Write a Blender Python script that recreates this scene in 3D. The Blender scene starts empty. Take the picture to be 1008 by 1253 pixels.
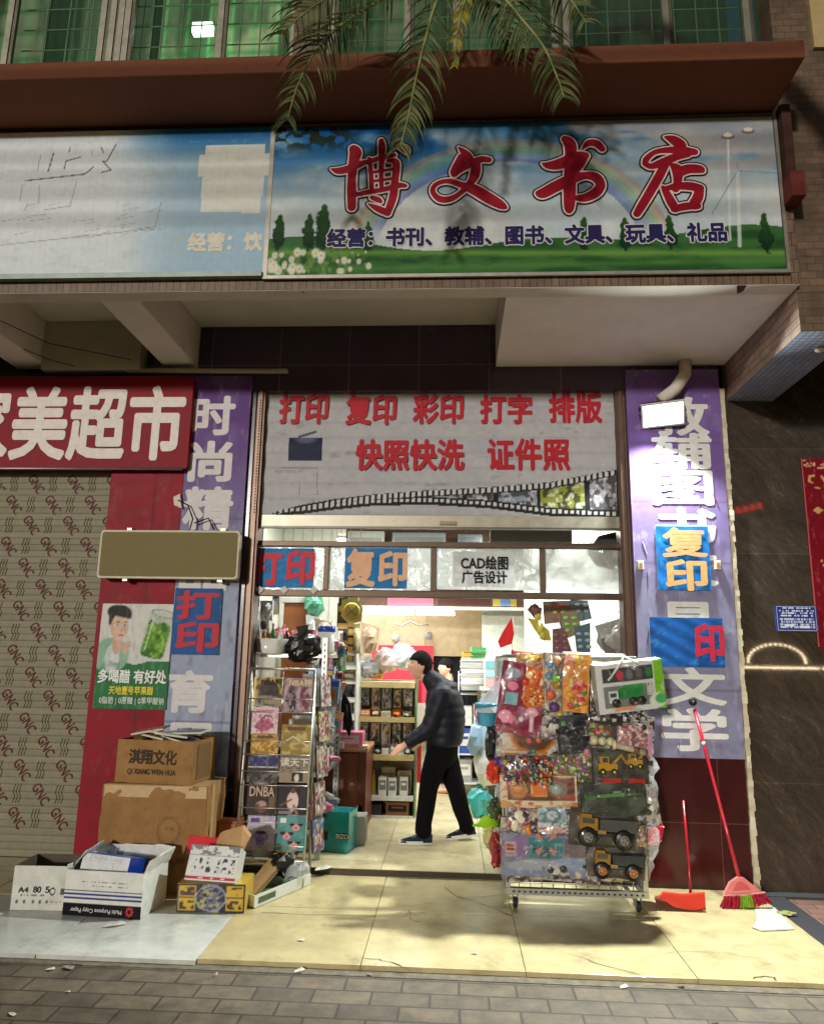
import bpy, bmesh, math, random
import numpy as np
from mathutils import Vector, Matrix, Euler
R_ = math.radians
S = bpy.context.scene
COL = S.collection
random.seed(7)

# ------------------------------------------------------------------ camera
F_PX, CX, CY = 885.0, 504.0, 626.5            # focal length and centre, in photo pixels (1008 x 1253)
_F = np.array([48, 178.5, F_PX]); _F /= np.linalg.norm(_F)
_U = np.array([73, -4379, F_PX]); _U -= _F * _U.dot(_F); _U /= np.linalg.norm(_U)
_X = np.cross(_F, _U)
_X = -_X if _X[0] < 0 else _X
CM = np.array([_X, _F, _U])                   # camera vector -> world vector
CAM = np.array([0.0, 0.0, 1.71])
cd = bpy.data.cameras.new('camera'); cam = bpy.data.objects.new('camera', cd); COL.objects.link(cam)
cd.sensor_fit = 'HORIZONTAL'; cd.sensor_width = 36; cd.lens = 36 * F_PX / 1008; cd.clip_end = 500; cd.clip_start = .05
mw = Matrix.Identity(4)
for i in range(3):
    mw[i][0] = CM[i][0]; mw[i][1] = -CM[i][1]; mw[i][2] = -CM[i][2]; mw[i][3] = CAM[i]
cam.matrix_world = mw
S.camera = cam

def P(px, py, Y=None, Z=None):
    """photo pixel -> world point on the plane Y=const or Z=const"""
    r = CM @ np.array([px - CX, py - CY, F_PX])
    t = Y / r[1] if Y is not None else (Z - CAM[2]) / r[2]
    return Vector(CAM + t * r)
def rect(px0, py0, px1, py1, Y):
    """pixel rectangle -> x0, z0, x1, z1 on the plane Y"""
    a, b, c_, d = P(px0, py0, Y), P(px1, py0, Y), P(px0, py1, Y), P(px1, py1, Y)
    return ((a.x + c_.x) / 2, (c_.z + d.z) / 2, (b.x + d.x) / 2, (a.z + b.z) / 2)

# ------------------------------------------------------------------ night light
W = bpy.data.worlds.new('World'); S.world = W; W.use_nodes = True
nt = W.node_tree; bg = nt.nodes['Background']
sky = nt.nodes.new('ShaderNodeTexSky'); sky.sky_type = 'NISHITA'; sky.sun_disc = False
SUN_EL, SUN_AZ = 9.5, 200.0                   # low warm street-lamp glow from behind the camera, a little to the left
sky.sun_elevation = R_(SUN_EL); sky.sun_rotation = R_(SUN_AZ)
nt.links.new(sky.outputs[0], bg.inputs[0]); bg.inputs[1].default_value = 0.022
sl = bpy.data.lights.new('street_glow', 'SUN'); sl.energy = 2.0; sl.angle = R_(3.4); sl.color = (1.0, .935, .85)
so = bpy.data.objects.new('street_glow', sl); COL.objects.link(so)
sd = Vector((math.sin(R_(SUN_AZ)) * math.cos(R_(SUN_EL)), math.cos(R_(SUN_AZ)) * math.cos(R_(SUN_EL)), math.sin(R_(SUN_EL))))
so.rotation_euler = sd.to_track_quat('Z', 'Y').to_euler(); so.location = sd * 20
S.view_settings.view_transform = 'Standard'; S.view_settings.look = 'None'
S.view_settings.exposure = 0.0; S.view_settings.gamma = 1.0; S.view_settings.use_curve_mapping = False
S.cycles.use_denoising = True
S.cycles.max_bounces = 7; S.cycles.diffuse_bounces = 4; S.cycles.glossy_bounces = 3; S.cycles.transparent_max_bounces = 12
S.cycles.sample_clamp_indirect = 4.0; S.cycles.caustics_reflective = False; S.cycles.caustics_refractive = False

# ------------------------------------------------------------------ materials
def lin(c):
    c = np.asarray(c, float) / 255.0
    return np.where(c <= .04045, c / 12.92, ((c + .055) / 1.055) ** 2.4)
def mat_base(name):
    m = bpy.data.materials.new(name); m.use_nodes = True
    return m, m.node_tree, m.node_tree.nodes['Principled BSDF']
def N(nt, kind, **kw):
    n = nt.nodes.new(kind)
    for k, v in kw.items():
        if isinstance(k, str) and hasattr(n, k): setattr(n, k, v)
    return n
def finish(name, rough, metal=0, coat=0, noise=18, amt=.16, bump=0, bscale=30, spec=.5, rvar=.1, wear=0):
    """colour comes from the face colours 'Col'; procedural noise breaks it up"""
    m, t, b = mat_base(name); L = t.links
    at = N(t, 'ShaderNodeAttribute'); at.attribute_name = 'Col'
    tc = N(t, 'ShaderNodeTexCoord')
    nz = N(t, 'ShaderNodeTexNoise'); nz.inputs['Scale'].default_value = noise; nz.inputs['Detail'].default_value = 6; nz.inputs['Roughness'].default_value = .65
    L.new(tc.outputs['Object'], nz.inputs['Vector'])
    mr = N(t, 'ShaderNodeMapRange'); mr.inputs[1].default_value = .25; mr.inputs[2].default_value = .75
    mr.inputs[3].default_value = 1 - amt; mr.inputs[4].default_value = 1 + amt * .5
    L.new(nz.outputs['Fac'], mr.inputs[0])
    mx = N(t, 'ShaderNodeMix', data_type='RGBA', blend_type='MULTIPLY'); mx.inputs[0].default_value = 1
    L.new(at.outputs['Color'], mx.inputs[6]); L.new(mr.outputs[0], mx.inputs[7])
    out = mx.outputs[2]
    if wear:
        n2 = N(t, 'ShaderNodeTexNoise'); n2.inputs['Scale'].default_value = 3.1; n2.inputs['Detail'].default_value = 9; n2.inputs['Roughness'].default_value = .75
        L.new(tc.outputs['Object'], n2.inputs['Vector'])
        r2 = N(t, 'ShaderNodeMapRange'); r2.inputs[1].default_value = .52; r2.inputs[2].default_value = .72; r2.inputs[3].default_value = 0; r2.inputs[4].default_value = wear
        L.new(n2.outputs['Fac'], r2.inputs[0])
        m2 = N(t, 'ShaderNodeMix', data_type='RGBA', blend_type='MIX'); m2.inputs[7].default_value = (.06, .05, .04, 1)
        L.new(r2.outputs[0], m2.inputs[0]); L.new(out, m2.inputs[6]); out = m2.outputs[2]
    L.new(out, b.inputs['Base Color'])
    b.inputs['Metallic'].default_value = metal; b.inputs['Coat Weight'].default_value = coat; b.inputs['Coat Roughness'].default_value = .08
    b.inputs['Specular IOR Level'].default_value = spec
    m3 = N(t, 'ShaderNodeMapRange'); m3.inputs[3].default_value = max(.02, rough - rvar); m3.inputs[4].default_value = min(1, rough + rvar)
    L.new(nz.outputs['Fac'], m3.inputs[0]); L.new(m3.outputs[0], b.inputs['Roughness'])
    if bump:
        n4 = N(t, 'ShaderNodeTexNoise'); n4.inputs['Scale'].default_value = bscale; n4.inputs['Detail'].default_value = 3
        L.new(tc.outputs['Object'], n4.inputs['Vector'])
        bp = N(t, 'ShaderNodeBump'); bp.inputs['Strength'].default_value = bump; bp.inputs['Distance'].default_value = .02
        L.new(n4.outputs['Fac'], bp.inputs['Height']); L.new(bp.outputs[0], b.inputs['Normal'])
        if coat: L.new(bp.outputs[0], b.inputs['Coat Normal'])
    return m
FN = {
    'matte': finish('matte_paint', .8, wear=.12, spec=.2),
    'satin': finish('satin_print', .55, bump=.08, bscale=9, wear=.10, spec=.18),
    'banner': finish('vinyl_banner', .55, amt=.10, bump=.14, bscale=2.2, wear=.14, spec=.16),
    'sleeve': finish('magazine_in_sleeve', .5, coat=.10, amt=.10, bump=.12, bscale=12, spec=.2),
    'gloss': finish('glossy_plastic', .20, amt=.08),
    'film': finish('wrapped_in_clear_film', .34, coat=.25, amt=.10, bump=.22, bscale=15, spec=.35),
    'metal': finish('galvanised_steel', .36, metal=.85, amt=.2, noise=40),
    'alu': finish('aged_aluminium', .42, metal=.7, amt=.2, noise=12, wear=.15),
    'card': finish('corrugated_cardboard', .85, amt=.22, noise=7, bump=.12, bscale=14, spec=.15, wear=.25),
    'cloth': finish('woven_cloth', .9, amt=.2, noise=60, bump=.2, bscale=90, spec=.12),
    'puffer': finish('quilted_nylon', .58, amt=.06, noise=8, bump=.12, bscale=16, spec=.3),
    'skin': finish('skin', .5, amt=.08, noise=20),
    'wood': finish('varnished_wood', .4, amt=.3, noise=7),
    'plaster': finish('painted_plaster', .85, amt=.10, noise=4, bump=.06, bscale=40, wear=.10),
    'leaf': finish('palm_leaf', .42, amt=.3, noise=12),
}
def fixed(fin, c, cache={}):
    """the same finish in one fixed colour, for remeshed bodies and clothes"""
    k = (fin, tuple(c))
    if k not in cache:
        m = FN[fin].copy(); a = [n for n in m.node_tree.nodes if n.type == 'ATTRIBUTE'][0]; rgb = m.node_tree.nodes.new('ShaderNodeRGB'); rgb.outputs[0].default_value = (*c, 1)
        for l in list(a.outputs['Color'].links): m.node_tree.links.new(rgb.outputs[0], l.to_socket)
        cache[k] = m
    return cache[k]
def emit(name, col, strength):
    m, t, b = mat_base(name)
    b.inputs['Base Color'].default_value = (.8, .8, .8, 1)
    b.inputs['Emission Color'].default_value = (*lin(col), 1); b.inputs['Emission Strength'].default_value = strength
    return m
def tile_mat(name, axes, c1, c2, mortar, bw, bh, msize=.004, offset=0.0, rough=.2, bump=.3, shift=(0, 0), noise=3, amt=.25, coat=0, var=1.0):
    """procedural tiling in world metres; axes = which world axes run along and across the courses"""
    m, t, b = mat_base(name); L = t.links
    tc = N(t, 'ShaderNodeTexCoord'); sp = N(t, 'ShaderNodeSeparateXYZ'); cb = N(t, 'ShaderNodeCombineXYZ')
    L.new(tc.outputs['Object'], sp.inputs[0])
    for k, a in enumerate(axes):
        ad = N(t, 'ShaderNodeMath', operation='ADD'); ad.inputs[1].default_value = shift[k]
        L.new(sp.outputs['XYZ'.index(a)], ad.inputs[0]); L.new(ad.outputs[0], cb.inputs[k])
    br = N(t, 'ShaderNodeTexBrick'); br.offset = offset; br.squash = 1
    br.inputs['Scale'].default_value = 1; br.inputs['Brick Width'].default_value = bw; br.inputs['Row Height'].default_value = bh
    br.inputs['Mortar Size'].default_value = msize; br.inputs['Mortar Smooth'].default_value = .1; br.inputs['Bias'].default_value = 0
    br.inputs['Color1'].default_value = (*lin(c1), 1); br.inputs['Color2'].default_value = (*lin(c2), 1); br.inputs['Mortar'].default_value = (*lin(mortar), 1)
    L.new(cb.outputs[0], br.inputs['Vector'])
    nz = N(t, 'ShaderNodeTexNoise'); nz.inputs['Scale'].default_value = noise; nz.inputs['Detail'].default_value = 8; nz.inputs['Roughness'].default_value = .7
    L.new(tc.outputs['Object'], nz.inputs['Vector'])
    mr = N(t, 'ShaderNodeMapRange'); mr.inputs[1].default_value = .3; mr.inputs[2].default_value = .7; mr.inputs[3].default_value = 1 - amt; mr.inputs[4].default_value = 1 + amt * .6
    L.new(nz.outputs['Fac'], mr.inputs[0])
    mx = N(t, 'ShaderNodeMix', data_type='RGBA', blend_type='MULTIPLY'); mx.inputs[0].default_value = 1
    L.new(br.outputs['Color'], mx.inputs[6]); L.new(mr.outputs[0], mx.inputs[7]); L.new(mx.outputs[2], b.inputs['Base Color'])
    rr = N(t, 'ShaderNodeMapRange'); rr.inputs[3].default_value = max(.03, rough - .12); rr.inputs[4].default_value = rough + .15
    L.new(nz.outputs['Fac'], rr.inputs[0]); L.new(rr.outputs[0], b.inputs['Roughness'])
    b.inputs['Coat Weight'].default_value = coat
    iv = N(t, 'ShaderNodeMath', operation='SUBTRACT'); iv.inputs[0].default_value = 1
    L.new(br.outputs['Fac'], iv.inputs[1])
    ad = N(t, 'ShaderNodeMath', operation='MULTIPLY_ADD'); ad.inputs[1].default_value = .15
    L.new(nz.outputs['Fac'], ad.inputs[0]); L.new(iv.outputs[0], ad.inputs[2])
    bp = N(t, 'ShaderNodeBump'); bp.inputs['Strength'].default_value = bump; bp.inputs['Distance'].default_value = .01
    L.new(ad.outputs[0], bp.inputs['Height']); L.new(bp.outputs[0], b.inputs['Normal'])
    return m
def granite_mat():
    m, t, b = mat_base('polished_brown_granite'); L = t.links
    tc = N(t, 'ShaderNodeTexCoord'); mp = N(t, 'ShaderNodeMapping'); mp.vector_type = 'TEXTURE'; mp.inputs['Rotation'].default_value = (0, R_(-40), 0); mp.inputs['Scale'].default_value = (.30, .30, .9)
    L.new(tc.outputs['Object'], mp.inputs[0])
    n1 = N(t, 'ShaderNodeTexNoise'); n1.inputs['Scale'].default_value = 2.0; n1.inputs['Detail'].default_value = 12; n1.inputs['Roughness'].default_value = .95; n1.inputs['Distortion'].default_value = .5
    L.new(mp.outputs[0], n1.inputs['Vector'])
    cr = N(t, 'ShaderNodeValToRGB'); e = cr.color_ramp.elements
    e[0].position = .36; e[0].color = (*lin((42, 36, 30)), 1); e[1].position = .74; e[1].color = (*lin((142, 130, 114)), 1)
    k = cr.color_ramp.elements.new(.55); k.color = (*lin((74, 64, 54)), 1)
    L.new(n1.outputs['Fac'], cr.inputs[0])
    sp = N(t, 'ShaderNodeSeparateXYZ'); cb = N(t, 'ShaderNodeCombineXYZ'); L.new(tc.outputs['Object'], sp.inputs[0])
    a1 = N(t, 'ShaderNodeMath', operation='ADD'); a1.inputs[1].default_value = -2.32 + 10; a2 = N(t, 'ShaderNodeMath', operation='ADD'); a2.inputs[1].default_value = -2.585 + 8.9
    L.new(sp.outputs[0], a1.inputs[0]); L.new(sp.outputs[2], a2.inputs[0]); L.new(a1.outputs[0], cb.inputs[0]); L.new(a2.outputs[0], cb.inputs[1])
    br = N(t, 'ShaderNodeTexBrick'); br.offset = 0; br.inputs['Scale'].default_value = 1; br.inputs['Brick Width'].default_value = 1.0; br.inputs['Row Height'].default_value = .89; br.inputs['Mortar Size'].default_value = .003
    br.inputs['Color1'].default_value = (1, 1, 1, 1); br.inputs['Color2'].default_value = (.8, .8, .8, 1); br.inputs['Mortar'].default_value = (1.7, 1.6, 1.4, 1)
    L.new(cb.outputs[0], br.inputs['Vector'])
    mx = N(t, 'ShaderNodeMix', data_type='RGBA', blend_type='MULTIPLY'); mx.inputs[0].default_value = 1
    L.new(cr.outputs[0], mx.inputs[6]); L.new(br.outputs['Color'], mx.inputs[7]); L.new(mx.outputs[2], b.inputs['Base Color'])
    b.inputs['Roughness'].default_value = .03; b.inputs['Specular IOR Level'].default_value = .55
    return m
def film_pane(name, tint, opac, rough=.12):
    """translucent crinkled window film: partly see-through, partly silvery gloss"""
    m, t, b = mat_base(name); L = t.links; out = t.nodes['Material Output']
    tc = N(t, 'ShaderNodeTexCoord')
    nz = N(t, 'ShaderNodeTexNoise'); nz.inputs['Scale'].default_value = 5; nz.inputs['Detail'].default_value = 5; nz.inputs['Distortion'].default_value = 1.5
    L.new(tc.outputs['Object'], nz.inputs['Vector'])
    b.inputs['Base Color'].default_value = (*lin(tint), 1); b.inputs['Roughness'].default_value = rough; b.inputs['Metallic'].default_value = .35
    bp = N(t, 'ShaderNodeBump'); bp.inputs['Strength'].default_value = .7; bp.inputs['Distance'].default_value = .03
    L.new(nz.outputs['Fac'], bp.inputs['Height']); L.new(bp.outputs[0], b.inputs['Normal'])
    tl = N(t, 'ShaderNodeBsdfTranslucent'); tl.inputs[0].default_value = (*lin(tint), 1); L.new(bp.outputs[0], tl.inputs['Normal'])
    ad = N(t, 'ShaderNodeMixShader'); ad.inputs[0].default_value = .55; L.new(b.outputs[0], ad.inputs[1]); L.new(tl.outputs[0], ad.inputs[2])
    tr = N(t, 'ShaderNodeBsdfTransparent')
    mr = N(t, 'ShaderNodeMapRange'); mr.inputs[1].default_value = .35; mr.inputs[2].default_value = .65; mr.inputs[3].default_value = opac - .15; mr.inputs[4].default_value = min(1, opac + .2)
    L.new(nz.outputs['Fac'], mr.inputs[0])
    ms = N(t, 'ShaderNodeMixShader'); L.new(mr.outputs[0], ms.inputs[0]); L.new(tr.outputs[0], ms.inputs[1]); L.new(ad.outputs[0], ms.inputs[2])
    L.new(ms.outputs[0], out.inputs[0])
    return m
def clear_mat(name, tint, opac, rough=.1):
    m, t, b = mat_base(name); L = t.links; out = t.nodes['Material Output']
    b.inputs['Base Color'].default_value = (*lin(tint), 1); b.inputs['Roughness'].default_value = rough; b.inputs['Specular IOR Level'].default_value = .8
    tc = N(t, 'ShaderNodeTexCoord'); nz = N(t, 'ShaderNodeTexNoise'); nz.inputs['Scale'].default_value = 22
    L.new(tc.outputs['Object'], nz.inputs['Vector'])
    bp = N(t, 'ShaderNodeBump'); bp.inputs['Strength'].default_value = .5; L.new(nz.outputs['Fac'], bp.inputs['Height']); L.new(bp.outputs[0], b.inputs['Normal'])
    tr = N(t, 'ShaderNodeBsdfTransparent'); ms = N(t, 'ShaderNodeMixShader'); ms.inputs[0].default_value = opac
    L.new(tr.outputs[0], ms.inputs[1]); L.new(b.outputs[0], ms.inputs[2]); L.new(ms.outputs[0], out.inputs[0])
    return m
M_CLEAR = clear_mat('clear_plastic_bag', (235, 238, 240), .28)
def wrap_mat():
    """thin clear wrap: nearly invisible, with crinkled glints"""
    m, t, b = mat_base('crinkled_clear_wrap'); L = t.links; out = t.nodes['Material Output']
    tc = N(t, 'ShaderNodeTexCoord'); nz = N(t, 'ShaderNodeTexNoise'); nz.inputs['Scale'].default_value = 16; nz.inputs['Detail'].default_value = 4; nz.inputs['Distortion'].default_value = 2.2
    L.new(tc.outputs['Object'], nz.inputs['Vector']); mr = N(t, 'ShaderNodeMapRange'); mr.inputs[1].default_value = .54; mr.inputs[2].default_value = .70; mr.inputs[3].default_value = .02; mr.inputs[4].default_value = .24; L.new(nz.outputs['Fac'], mr.inputs[0])
    b = N(t, 'ShaderNodeBsdfGlossy'); b.inputs['Roughness'].default_value = .18; bp = N(t, 'ShaderNodeBump'); bp.inputs['Strength'].default_value = .9; bp.inputs['Distance'].default_value = .03; L.new(nz.outputs['Fac'], bp.inputs['Height']); L.new(bp.outputs[0], b.inputs['Normal'])
    tr = N(t, 'ShaderNodeBsdfTransparent'); ms = N(t, 'ShaderNodeMixShader'); L.new(mr.outputs[0], ms.inputs[0]); L.new(tr.outputs[0], ms.inputs[1]); L.new(b.outputs[0], ms.inputs[2]); L.new(ms.outputs[0], out.inputs[0]); return m
M_WRAP = wrap_mat()
M_NET = clear_mat('net_bag', (225, 230, 235), .5, .5)
M_PANE = film_pane('silvery_window_film', (215, 220, 218), .72)
M_GLASS = clear_mat('thin_glass', (190, 205, 200), .10, .04)

# ------------------------------------------------------------------ mesh builder
def text_tris(s, cache={}):
    if s in cache: return cache[s]
    cu = bpy.data.curves.new('lettering', 'FONT'); cu.body = s; cu.size = 1; cu.resolution_u = 3; cu.space_line = 1.15
    ob = bpy.data.objects.new('lettering', cu); COL.objects.link(ob)
    dg = bpy.context.evaluated_depsgraph_get()
    me = bpy.data.meshes.new_from_object(ob.evaluated_get(dg))
    v = np.array([x.co[:2] for x in me.vertices]).reshape(-1, 2); f = [tuple(p.vertices) for p in me.polygons]
    bpy.data.objects.remove(ob); bpy.data.curves.remove(cu); bpy.data.meshes.remove(me)
    lo, hi = v.min(0), v.max(0)
    cache[s] = (v - lo, f, hi - lo)
    return cache[s]
class MB:
    def __init__(self): self.v = []; self.f = []; self.c = []; self.vc = {}; self.s = []
    def face(self, idx, col, smooth=False): self.f.append(tuple(idx)); self.c.append(tuple(lin(col)) if col is not None else None); self.s.append(smooth)
    def add(self, pts, faces, col, smooth=False, T=None):
        b = len(self.v)
        for p in pts:
            p = Vector(p); self.v.append(tuple(T @ p if T is not None else p))
        lc = tuple(lin(col))
        for f in faces: self.f.append(tuple(b + i for i in f)); self.c.append(lc); self.s.append(smooth)
    def box(self, x0, y0, z0, x1, y1, z1, col, T=None, front=None):
        pts = [(x0, y0, z0), (x1, y0, z0), (x1, y1, z0), (x0, y1, z0), (x0, y0, z1), (x1, y0, z1), (x1, y1, z1), (x0, y1, z1)]
        fs = [(0, 1, 5, 4), (1, 2, 6, 5), (2, 3, 7, 6), (3, 0, 4, 7), (4, 5, 6, 7), (3, 2, 1, 0)]
        self.add(pts, fs, col, T=T)
        if front is not None: self.c[-6] = tuple(lin(front))
    def cbox(self, c, s, col, T=None, front=None):
        self.box(c[0] - s[0] / 2, c[1] - s[1] / 2, c[2] - s[2] / 2, c[0] + s[0] / 2, c[1] + s[1] / 2, c[2] + s[2] / 2, col, T, front)
    def poly(self, pts, col, T=None): self.add(pts, [tuple(range(len(pts)))], col, T=T)
    def prism(self, pts, d, col, T=None):
        """pts = 3-D outline, d = extrusion vector"""
        n = len(pts); d = Vector(d); A = [Vector(p) for p in pts]; Bp = [p + d for p in A]
        fs = [tuple(range(n)), tuple(range(2 * n - 1, n - 1, -1))] + [(i, i + n, (i + 1) % n + n, (i + 1) % n) for i in range(n)]
        self.add(A + Bp, fs, col, T=T)
    def tube(self, pts, r, col, n=6, T=None, cap=True):
        pts = [Vector(p) for p in pts]; k = len(pts); rs = r if isinstance(r, (list, tuple)) else [r] * k
        V = []; up = None
        for i, p in enumerate(pts):
            d = (pts[min(i + 1, k - 1)] - pts[max(i - 1, 0)])
            d = d.normalized() if d.length > 1e-9 else Vector((0, 0, 1))
            if up is None: up = Vector((0, 0, 1)) if abs(d.z) < .9 else Vector((1, 0, 0))
            a = d.cross(up)
            if a.length < 1e-4: a = d.cross(Vector((0, 1, 0)))
            a.normalize(); b = a.cross(d).normalized(); up = b
            for j in range(n):
                w = 2 * math.pi * j / n; V.append(p + (a * math.cos(w) + b * math.sin(w)) * rs[i])
        fs = [(i * n + j, i * n + (j + 1) % n, (i + 1) * n + (j + 1) % n, (i + 1) * n + j) for i in range(k - 1) for j in range(n)]
        if cap: fs += [tuple(range(n - 1, -1, -1)), tuple((k - 1) * n + j for j in range(n))]
        self.add(V, fs, col, smooth=n > 5, T=T)
    def lathe(self, c, prof, col, n=16, axis='Z', T=None, cap=True):
        V = []
        for (r, h) in prof:
            for j in range(n):
                w = 2 * math.pi * j / n; a, b = r * math.cos(w), r * math.sin(w)
                V.append(Vector(c) + (Vector((a, b, h)) if axis == 'Z' else Vector((a, h, b)) if axis == 'Y' else Vector((h, a, b))))
        k = len(prof)
        fs = [(i * n + j, i * n + (j + 1) % n, (i + 1) * n + (j + 1) % n, (i + 1) * n + j) for i in range(k - 1) for j in range(n)]
        if cap: fs += [tuple(range(n - 1, -1, -1)), tuple((k - 1) * n + j for j in range(n))]
        self.add(V, fs, col, smooth=True, T=T)
    def ball(self, c, r, col, n=12, T=None, jit=0):
        r = (r, r, r) if not isinstance(r, (tuple, list)) else r
        m = max(4, n // 2); V = [Vector(c) + Vector((0, 0, -r[2]))]
        for i in range(1, m):
            a = -math.pi / 2 + math.pi * i / m
            for j in range(n):
                w = 2 * math.pi * j / n; q = 1 + (random.uniform(-jit, jit) if jit else 0)
                V.append(Vector(c) + Vector((r[0] * math.cos(a) * math.cos(w) * q, r[1] * math.cos(a) * math.sin(w) * q, r[2] * math.sin(a) * q)))
        V.append(Vector(c) + Vector((0, 0, r[2]))); e = len(V) - 1
        fs = [(0, 1 + (j + 1) % n, 1 + j) for j in range(n)]
        fs += [(1 + i * n + j, 1 + i * n + (j + 1) % n, 1 + (i + 1) * n + (j + 1) % n, 1 + (i + 1) * n + j) for i in range(m - 2) for j in range(n)]
        fs += [(e, 1 + (m - 2) * n + j, 1 + (m - 2) * n + (j + 1) % n) for j in range(n)]
        self.add(V, fs, col, smooth=not jit, T=T)
    def paint(self, o, ux, uz, nx, nz, fn, T=None, warp=None):
        """a sheet o + u*ux + v*uz whose printed picture is fn(u, v) in sRGB"""
        u, v = np.meshgrid((np.arange(nx + 1)) / nx, (np.arange(nz + 1)) / nz)
        col = lin(np.clip(fn(u.ravel(), v.ravel()), 0, 255)); o = Vector(o); ux = Vector(ux); uz = Vector(uz); b = len(self.v)
        nn = ux.cross(uz).normalized()
        for a, c_ in zip(u.ravel(), v.ravel()):
            p = o + ux * a + uz * c_
            if warp: p = p + nn * warp(a, c_)
            self.v.append(tuple(T @ p if T is not None else p))
        for i, cc in enumerate(col): self.vc[b + i] = tuple(cc)
        for j in range(nz):
            for i in range(nx):
                q = b + j * (nx + 1) + i; self.f.append((q, q + 1, q + nx + 2, q + nx + 1)); self.c.append(None); self.s.append(False)
    def text(self, s, x0, z0, x1, z1, y, col, bold=0.0, T=None, keep=False, rot=0, shear=0):
        """lettering fitted into the rectangle, flat on the plane y (facing -Y)"""
        v, f, ext = text_tris(s); sx, sz = (x1 - x0) / ext[0], (z1 - z0) / ext[1]
        if keep:
            k = min(sx, sz); cx_, cz_ = (x0 + x1) / 2, (z0 + z1) / 2
            x0, z0 = cx_ - ext[0] * k / 2, cz_ - ext[1] * k / 2; sx = sz = k
        offs = [(0, 0)]
        if bold: offs += [(bold * math.cos(a * math.pi / 4), bold * math.sin(a * math.pi / 4)) for a in range(8)]
        xm, zm = x0 + ext[0] * sx / 2, z0 + ext[1] * sz / 2
        for k, (a, b_) in enumerate(offs):
            pts = []
            for p in v:
                x, z = x0 + (p[0] + a) * sx, z0 + (p[1] + b_) * sz
                x += shear * (z - zm)
                if rot: x, z = xm + (x - xm) * math.cos(rot) - (z - zm) * math.sin(rot), zm + (x - xm) * math.sin(rot) + (z - zm) * math.cos(rot)
                pts.append((x, y - .00008 * k, z))
            self.add(pts, f, col, T=T)
    def build(self, name, fin, parent=None, bevel=0, world=False, loc=None, rot=None, sub=0, remesh=0):
        me = bpy.data.meshes.new(name); me.from_pydata(self.v, [], self.f); me.update()
        ca = me.color_attributes.new('Col', 'FLOAT_COLOR', 'CORNER')
        buf = np.ones((len(me.loops), 4), np.float32)
        for p in me.polygons:
            cc = self.c[p.index]
            for li in p.loop_indices:
                buf[li, :3] = cc if cc is not None else self.vc[me.loops[li].vertex_index]
        ca.data.foreach_set('color', buf.ravel())
        me.polygons.foreach_set('use_smooth', self.s)
        me.materials.append(FN[fin] if isinstance(fin, str) else fin)
        o = bpy.data.objects.new(name, me); COL.objects.link(o)
        if parent is not None:
            o.parent = parent
            if world: o.matrix_parent_inverse = Matrix.LocRotScale(parent.location, parent.rotation_euler, parent.scale).inverted()
        if loc is not None: o.location = loc
        if rot is not None: o.rotation_euler = rot
        if bevel:
            md = o.modifiers.new('bevel', 'BEVEL'); md.width = bevel; md.segments = 2; md.limit_method = 'ANGLE'
        if remesh:
            me.materials[0] = fixed(fin, self.c[0])
            md = o.modifiers.new('remesh', 'REMESH'); md.mode = 'VOXEL'; md.voxel_size = remesh; md.use_smooth_shade = True
            md = o.modifiers.new('smooth', 'SMOOTH'); md.factor = .5; md.iterations = sub or 4
        return o
_CL = bpy.data.textures.new('dents', 'CLOUDS'); _CL.noise_scale = .16; _CL.noise_depth = 2
def crumple(o, s=.014, lev=4):
    """dented, softened cardboard"""
    for b in [m for m in o.modifiers if m.type == 'BEVEL']: o.modifiers.remove(b)
    a = o.modifiers.new('subdiv', 'SUBSURF'); a.subdivision_type = 'SIMPLE'; a.levels = lev; a.render_levels = lev
    d = o.modifiers.new('dents', 'DISPLACE'); d.texture = _CL; d.strength = s; d.texture_coords = 'GLOBAL'; d.direction = 'RGB_TO_XYZ' if False else 'NORMAL'; d.mid_level = .5
    return o
def tag(o, label, cat, group=None, kind=None):
    if label: o['label'] = label
    if cat: o['category'] = cat
    if group: o['group'] = group
    if kind: o['kind'] = kind
    return o
def thing(name, label, cat, loc=(0, 0, 0), rz=0, group=None, rot=None):
    o = bpy.data.objects.new(name, None); COL.objects.link(o); o.empty_display_size = .1
    o.location = loc; o.rotation_euler = rot if rot else (0, 0, rz)
    return tag(o, label, cat, group)
def copy_tree(o, parent=None):
    c_ = o.copy(); COL.objects.link(c_)
    if parent is not None: c_.parent = parent
    for ch in list(o.children): copy_tree(ch, c_)
    return c_
def TR(loc, rx=0, ry=0, rz=0): return Matrix.Translation(Vector(loc)) @ Euler((R_(rx), R_(ry), R_(rz))).to_matrix().to_4x4()

# ------------------------------------------------------------------ print artist: pictures as functions of (u, v)
def _h(ix, iy, seed): 
    n = np.sin(ix * 127.1 + iy * 311.7 + seed * 74.7) * 43758.5453
    return n - np.floor(n)
def vnoise(x, y, seed=0):
    ix, iy = np.floor(x), np.floor(y); fx, fy = x - ix, y - iy; fx = fx * fx * (3 - 2 * fx); fy = fy * fy * (3 - 2 * fy)
    a, b, c_, d = _h(ix, iy, seed), _h(ix + 1, iy, seed), _h(ix, iy + 1, seed), _h(ix + 1, iy + 1, seed)
    return (a * (1 - fx) + b * fx) * (1 - fy) + (c_ * (1 - fx) + d * fx) * fy
def fbm(x, y, seed=0, o=4):
    s = 0; a = .5
    for k in range(o): s = s + a * vnoise(x, y, seed + k); x, y, a = x * 2.03, y * 2.03, a * .5
    return s / (1 - .5 ** o)
def sst(a, b, x): t = np.clip((x - a) / (b - a + 1e-9), 0, 1); return t * t * (3 - 2 * t)
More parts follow.
